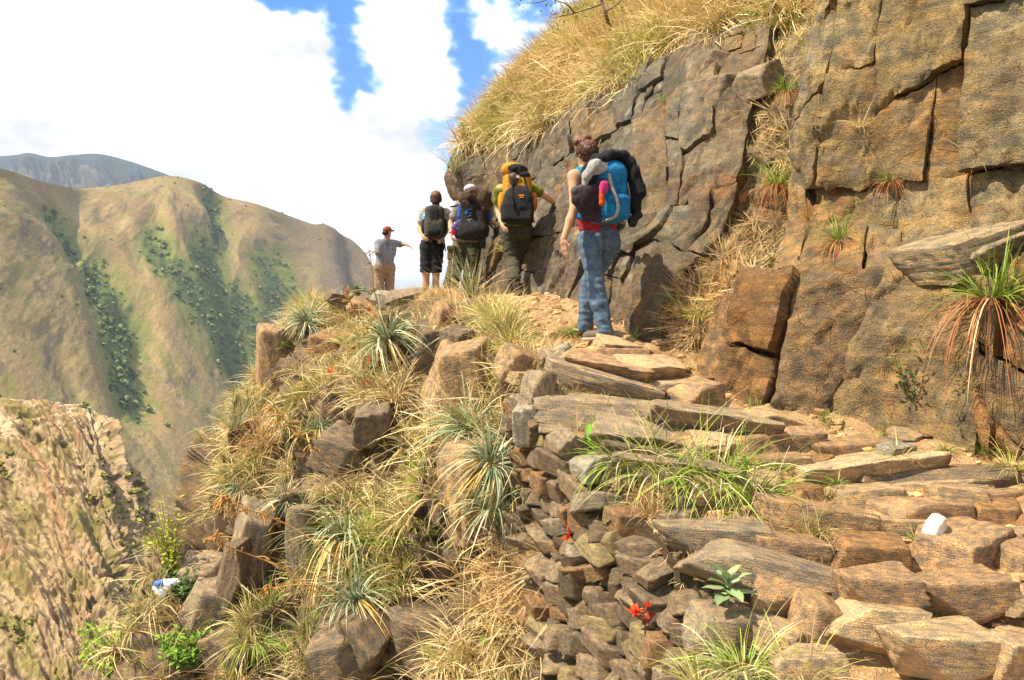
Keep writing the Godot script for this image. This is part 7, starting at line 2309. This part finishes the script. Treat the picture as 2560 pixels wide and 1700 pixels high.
func herbs() -> void:
	var sage := leaf_mesh(0.125, 0.06, 0.25, Color(0.23, 0.34, 0.13), Color(0.42, 0.48, 0.28))
	leaf_plant(Vector3(1.063, -0.01189, -4.45), "sage-like plant with velvety grey-green leaves growing from the lower wall", sage, 12, 0.15, 0.9, 1.2, 5)
	var vine := leaf_mesh(0.10, 0.058, 0.5, Color(0.13, 0.33, 0.02), Color(0.24, 0.42, 0.05))
	var o := base("climbing_plant", Vector3(0.5151, 0.6511, -6.1), "bright green vine leaves hanging between two schist steps at the wall corner", "plant")
	for e: Array in [[-0.02, -0.04, 0.9, 1.4], [0.02, -0.055, 2.2, 1.5], [0.0, -0.10, 0.4, 1.5], [-0.025, -0.11, -0.4, 1.6], [0.045, -0.08, 1.0, 1.3], [-0.01, 0.0, 0.2, 0.9], [0.03, -0.13, 0.3, 1.5], [-0.01, -0.16, -0.1, 1.5]]:
		var l := obj("leaf", vine, M.leaf, o)
		l.position = Vector3(e[0], e[1], 0.18)
		l.rotation = Vector3(-float(e[3]), PI + float(e[2]) * 0.5, 0)
	obj("stem", tube([Vector3(0.0, 0.04, 0.13), Vector3(0.01, -0.06, 0.17), Vector3(-0.01, -0.17, 0.17)], 0.004, 0.003, 5), plain(0.12, 0.2, 0.04), o)
	var broad := leaf_mesh(0.16, 0.10, 0.35, Color(0.17, 0.27, 0.10), Color(0.30, 0.38, 0.18))
	leaf_plant(Vector3(-2.049, 1.388, -11.9), "pale green broad-leaved plant on the rim, below the person in the red cap", broad, 12, 0.14, 0.7, 1.0, 8)
	leaf_plant(Vector3(-1.794, 1.366, -11.7), "second broad-leaved plant on the rim, right of the pale green one", broad, 9, 0.1, 0.7, 0.85, 9)
	leaf_plant(Vector3(-3.03, -0.005389, -10.18) + Vector3(0, 0, 0), "tiny dark palm-like plant on the left outline of the slope", leaf_mesh(0.14, 0.03, 0.2, Color(0.06, 0.10, 0.03), Color(0.1, 0.15, 0.05)), 9, 0.2, 0.6, 0.9, 10)
	leaf_plant(Vector3(-2.849, 0.7293, -11.2), "small green herb on the brown nose of the slope", leaf_mesh(0.10, 0.045, 0.3, Color(0.13, 0.22, 0.04), GREEN), 9, 0.08, 0.8, 1.0, 11)
	leaf_plant(Vector3(2.55, 4.338, -9.405) + Vector3(0, 0, 0.1), "single lime green plant in the dry grass at the top", leaf_mesh(0.13, 0.05, 0.2, Color(0.28, 0.42, 0.05), LIME), 10, 0.06, 0.8, 1.0, 12)
	leaf_plant(Vector3(0.7051, 4.622, -12.95) + Vector3(0, 0, 0.1), "lime green plant in the grass near the skyline", leaf_mesh(0.13, 0.06, 0.2, Color(0.26, 0.40, 0.05), LIME), 10, 0.08, 0.8, 1.1, 13)
	leaf_plant(Vector3(-0.8505, 3.931, -14.18) + Vector3(0.1, 0.0, 0.0), "green plant among grass on the lower skyline of the cliff", leaf_mesh(0.13, 0.06, 0.2, Color(0.26, 0.40, 0.05), LIME), 10, 0.08, 0.8, 1.2, 14)
	leaf_plant(Vector3(2.044, 1.695, -7.13), "small pale weed on the earth of the gully", leaf_mesh(0.09, 0.04, 0.3, Color(0.22, 0.30, 0.08), LIME), 8, 0.1, 0.8, 0.9, 15)
	leaf_plant(Vector3(1.724, 1.193, -7.32), "small green weed at the foot of the gully", leaf_mesh(0.09, 0.04, 0.3, Color(0.18, 0.28, 0.07), LIME), 8, 0.06, 0.8, 0.9, 16)
	leaf_plant(Vector3(1.372, 0.4458, -5.3), "broad-leaved weed inside the green ledge clump", leaf_mesh(0.12, 0.055, 0.3, Color(0.16, 0.28, 0.05), LIME), 8, 0.12, 0.8, 0.8, 17)
	leaf_plant(Vector3(-0.1525, -0.896, -6.24), "lone green weed in the dry tangle beside the wall", vine, 7, 0.1, 0.8, 0.9, 18)
	leaf_plant(Vector3(-0.7342, -1.29, -7.03), "small lime weed on rock at the bottom edge", vine, 7, 0.06, 0.8, 0.8, 19)
	bush(Vector3(-3.326, -1.433, -8.805) + Vector3(0, -0.1, 0), "tall thin shrub with yellow-green leaves against the landslide", 1.05, 0.28, 22, 0.075, Color(0.33, 0.36, 0.03), 31, "shrub")
	bush(Vector3(-3.896, -2.454, -8.9), "lime green bush at the bottom left", 0.75, 0.42, 40, 0.085, Color(0.24, 0.36, 0.03), 32)
	bush(Vector3(-2.88, -1.884, -8), "bright green low bush right of the lime green one", 0.38, 0.3, 34, 0.08, Color(0.17, 0.30, 0.035), 33)
	bush(Vector3(-3.095, -1.476, -8.545), "dark green shrub beside the white litter", 0.3, 0.22, 26, 0.085, Color(0.09, 0.16, 0.04), 34)
	bush(Vector3(2.702, 0.5903, -6.14) + Vector3(0, -0.1, 0.05), "slender dark green weed standing against the pale rock", 0.7, 0.12, 10, 0.05, Color(0.06, 0.11, 0.025), 35, "weed")
	bush(Vector3(2.942, 0.6478, -5.91) + Vector3(0, -0.15, 0.05), "second slender weed, under the large hanging tussock", 0.5, 0.14, 10, 0.05, Color(0.06, 0.11, 0.025), 36, "weed")
	# red tubular flowers
	var petals := func(n: int, l: float, w: float, seed_: int) -> ArrayMesh:
		return tuft(seed_, n, l * 0.7, l, 0.1, 0.9, 0.9, w, 0.008, Color(0.62, 0.02, 0.015), Color(0.80, 0.07, 0.02), Color(0.85, 0.20, 0.02), 0.25, 3)
	var flower := func(at: Vector3, from: Vector3, size: float, label: String, seed_: int) -> void:
		var f := base("red_flower", at, label, "flower", "red flowers on the slope and wall")
		obj("stem", tube([Vector3.ZERO, (from - at) * 0.5 + Vector3(0, 0.03, 0), from - at], 0.0045, 0.0045, 5), plain(0.38, 0.03, 0.025), f)
		var p := obj("petals", petals.call(16, 0.05 * size, 0.02 * size, seed_), M.leaf, f)
		p.rotation.z = 0.8
		stuff(p)
	var fat := Color(0.5, 0.02, 0.02)
	flower.call(Vector3(0.6503, -0.1516, -4.72), Vector3(0.8533, -0.32, -4.8), 1.3, "largest red flower head, leaning out of the lower wall on red stems", 51)
	flower.call(Vector3(0.7132, -0.1149, -4.72), Vector3(0.9454, -0.2695, -4.78), 0.9, "orange-red flower touching the largest head's right side", 52)
	flower.call(Vector3(0.7237, -0.1831, -4.72), Vector3(0.9348, -0.3439, -4.78), 1.0, "lower red flower of the trio on the wall", 53)
	flower.call(Vector3(0.3515, 0.009, -5.55), Vector3(0.339, 0.05567, -5.65), 0.9, "single red flower hanging on the upper wall", 54)
	flower.call(Vector3(-1.734, 1.216, -11.14) + Vector3(0, 0.02, 0.15), Vector3(-1.368, 1.212, -9.185), 1.3, "red flower on the brown rocks under the rim", 55)
	flower.call(Vector3(-1.23, 1.221, -9.465) + Vector3(0, 0.02, 0.15), Vector3(-1.171, 1.144, -9.33), 1.3, "orange-red flower right above the silvery rosette", 56)
	flower.call(Vector3(-1.967, 0.5834, -9.945) + Vector3(0, 0.02, 0.15), Vector3(-1.805, 0.5194, -9.725), 1.5, "orange-red flower on a pink stem in the middle of the upper slope", 57)
	flower.call(Vector3(-1.377, 0.7977, -8.915) + Vector3(0, 0.02, 0.15), Vector3(-1.302, 0.7322, -8.875), 1.0, "small red flower left of the silvery rosette's skirt", 58)
	flower.call(Vector3(-1.367, 0.5946, -8.785) + Vector3(0, 0.02, 0.15), Vector3(-1.264, 0.5464, -8.62), 1.0, "lowest small red flower of the upper slope", 59)
	flower.call(Vector3(-0.05303, 1.061, -7.955) + Vector3(0, 0.02, 0.1), Vector3(0.07605, 0.9916, -7.605) + Vector3(0, 0.05, 0.1), 0.8, "orange flower twig lying on the brown edge stone", 60)

# dead flower stalks with curled pods
func stalk(pts: Array, label: String, seed_: int, pods: int, hang: float) -> void:
	var r := RandomNumberGenerator.new()
	r.seed = seed_
	var o := base("dead_flower_stalk", pts[0], label, "stalk", "orange dead flower stalks on the slope")
	var mine: Array = []
	for p: Vector3 in pts: mine.append(p - pts[0])
	var tone := plain(0.33, 0.17, 0.06, 0.8)
	obj("stem", tube(mine, 0.008, 0.004, 5, 6), tone, o)
	var list: Array = []
	var line := PackedVector3Array(mine)
	for k in pods:
		var p := along(line, lerpf(0.35, 1.0, pow(r.randf(), 0.7)))
		var a := Vector3(r.randfn(0, 0.05), r.randfn(0.01, 0.03), r.randfn(0, 0.05))
		list.append(tube([p, p + a * 0.6, p + a + Vector3(0, -hang * r.randf_range(0.3, 1.0), 0)], 0.004, 0.006, 4, 2))
	stuff(obj("pods", join(list), plain(0.44, 0.22, 0.06, 0.8), o))

func twigs() -> void:
	stalk([Vector3(-1.396, -1.044, -7.39) + Vector3(0, 0, 0.2), Vector3(-1.816, -0.72, -7.2), Vector3(-2.232, -0.4611, -7), Vector3(-2.286, -0.346, -6.95)], "lowest orange dead stalk, crossing in front of the dark cleft", 61, 26, 0.03)
	stalk([Vector3(-1.302, -0.7069, -7.415) + Vector3(0, 0, 0.2), Vector3(-1.801, -0.3953, -7.3), Vector3(-2.216, -0.2, -7.2), Vector3(-2.304, -0.1239, -7.15)], "orange dead stalk thick with hanging pods above the lowest one", 62, 48, 0.075)
	stalk([Vector3(-1.246, -0.375, -7.9) + Vector3(0, 0, 0.1), Vector3(-1.557, 0.01722, -7.7), Vector3(-1.875, 0.3756, -7.6), Vector3(-2.06, 0.5444, -7.6)], "slender orange stalk over the middle of the slope", 63, 30, 0.05)
	stalk([Vector3(-1.198, 0.7553, -8.84) + Vector3(0, 0, 0.1), Vector3(-1.472, 1.068, -9.2), Vector3(-1.636, 1.344, -9.2), Vector3(-1.687, 1.498, -9.2)], "upright orange stalk standing above the rim, left of the silvery rosette", 64, 22, 0.0)
	stalk([Vector3(-1.13, 0.8938, -9.08) + Vector3(0, 0, 0.1), Vector3(-1.355, 1.152, -9.6), Vector3(-1.472, 1.493, -9.6), Vector3(-1.504, 1.792, -9.6), Vector3(-1.525, 1.92, -9.6)], "tallest orange stalk, its tip before the tan trousers", 65, 12, 0.0)
	stalk([Vector3(-1.32, -0.9575, -7.425) + Vector3(0, 0, 0.2), Vector3(-1.594, -0.8061, -7.1), Vector3(-1.87, -0.8298, -7.1), Vector3(-1.972, -0.8613, -7.1)], "short orange stalk lying level beneath the others", 66, 20, 0.05)
	# the thin tree above the cliff, only its lowest twigs in view
	var foot := Vector3(1.412, 5.006, -12.46)
	var t := base("tree", foot + Vector3(0, -0.1, 0), "thin bare-branched tree leaning out over the grassy cliff top", "tree")
	var p0 := Vector3.ZERO
	obj("trunk", tube([p0, Vector3(1.224, 4.977, -11.6) - t.position, Vector3(1.16, 5.183, -11.6) - t.position, Vector3(1.083, 5.531, -11.6) - t.position, Vector3(1.144, 6.02, -11.7) - t.position], 0.03, 0.012, 6), M.wood, t)
	var limbs: Array = [
		[Vector3(1.16, 5.157, -11.6), Vector3(0.9328, 5.05, -11.5), Vector3(0.6517, 4.973, -11.5), Vector3(0.456, 4.919, -11.4)], [Vector3(1.083, 5.467, -11.6), Vector3(0.69, 5.28, -11.5), Vector3(0.3547, 5.121, -11.4), Vector3(0.1773, 5.109, -11.4)],
		[Vector3(0.805, 5.012, -11.5), Vector3(0.684, 5.096, -11.4), Vector3(0.5447, 5.147, -11.4), Vector3(0.418, 5.223, -11.4)], [Vector3(1.108, 5.364, -11.6), Vector3(1.366, 5.415, -11.6), Vector3(1.65, 5.596, -11.6), Vector3(1.779, 5.776, -11.6)],
		[Vector3(1.199, 5.054, -11.6), Vector3(1.392, 5.183, -11.6), Vector3(1.547, 5.389, -11.6), Vector3(1.65, 5.492, -11.6)],
	]
	var r := RandomNumberGenerator.new()
	r.seed = 9
	var lv := PackedVector3Array()
	var ln := PackedVector3Array()
	var lc := PackedColorArray()
	var li := PackedInt32Array()
	for e: Array in limbs:
		var mine: Array = []
		for q: Vector3 in e: mine.append(q - t.position)
		obj("branch", tube(mine, 0.012, 0.003, 5), M.wood, t)
		for k in 46:
			var p := along(PackedVector3Array(mine), r.randf_range(0.2, 1.0)) + Vector3(r.randfn(0, 0.07), r.randfn(-0.02, 0.08), r.randfn(0, 0.07))
			var d := Vector3(r.randfn(0, 1), r.randfn(-0.5, 0.6), r.randfn(0, 1)).normalized()
			var s := d.cross(Vector3(r.randfn(0, 1), 1, r.randfn(0, 1))).normalized() * 0.011
			var at := lv.size()
			for c: Vector3 in [p, p + d * 0.02 + s, p + d * 0.045, p + d * 0.02 - s]:
				lv.append(c)
				ln.append(d.cross(s).normalized())
				lc.append(Color(0.17, 0.19, 0.05) * r.randf_range(0.7, 1.4))
			li.append_array([at, at + 1, at + 2, at, at + 2, at + 3])
	stuff(obj("leaves", arrays_mesh(lv, ln, lc, li), M.leaf, t))

# ---------------------------------------------------------------- small things
func build_small() -> void:
	var q := stone_mesh(913, 14, 16, 0.02)
	var st := obj("white_stone", q, M.quartz)
	st.position = Vector3(2.298, 0.2334, -4.9)
	st.rotation_degrees = Vector3(10, 50, -14)
	st.scale = Vector3(0.12, 0.18, 0.11)
	tag(st, "upright white quartz stone standing on the step", "stone")
	var lit := base("plastic_litter", Vector3(-3.283, -1.352, -8.515) + Vector3(0, 0.05, 0.05), "crumpled white plastic bag with a blue corner on the lower left rocks", "litter")
	part(lit, "white_bag", [egg(Vector3(0, 0, 0), Vector3(0.09, 0.05, 0.06)), egg(Vector3(0.08, 0.06, 0), Vector3(0.07, 0.03, 0.05)), egg(Vector3(-0.01, -0.08, 0.02), Vector3(0.04, 0.06, 0.03))], 0.014, 0.03, plain(0.75, 0.75, 0.78, 0.4), 0.03, Vector3(11, 11, 11))
	part(lit, "blue_corner", [egg(Vector3(-0.02, 0.055, 0.02), Vector3(0.055, 0.03, 0.04))], 0.013, 0.01, plain(0.05, 0.16, 0.55, 0.4), 0.015, Vector3(14, 14, 14))
	part(lit, "yellow_scrap", [egg(Vector3(0.06, 0.0, 0.04), Vector3(0.03, 0.02, 0.02))], 0.012, 0.01, plain(0.6, 0.42, 0.05, 0.5), 0.01, Vector3(14, 14, 14))
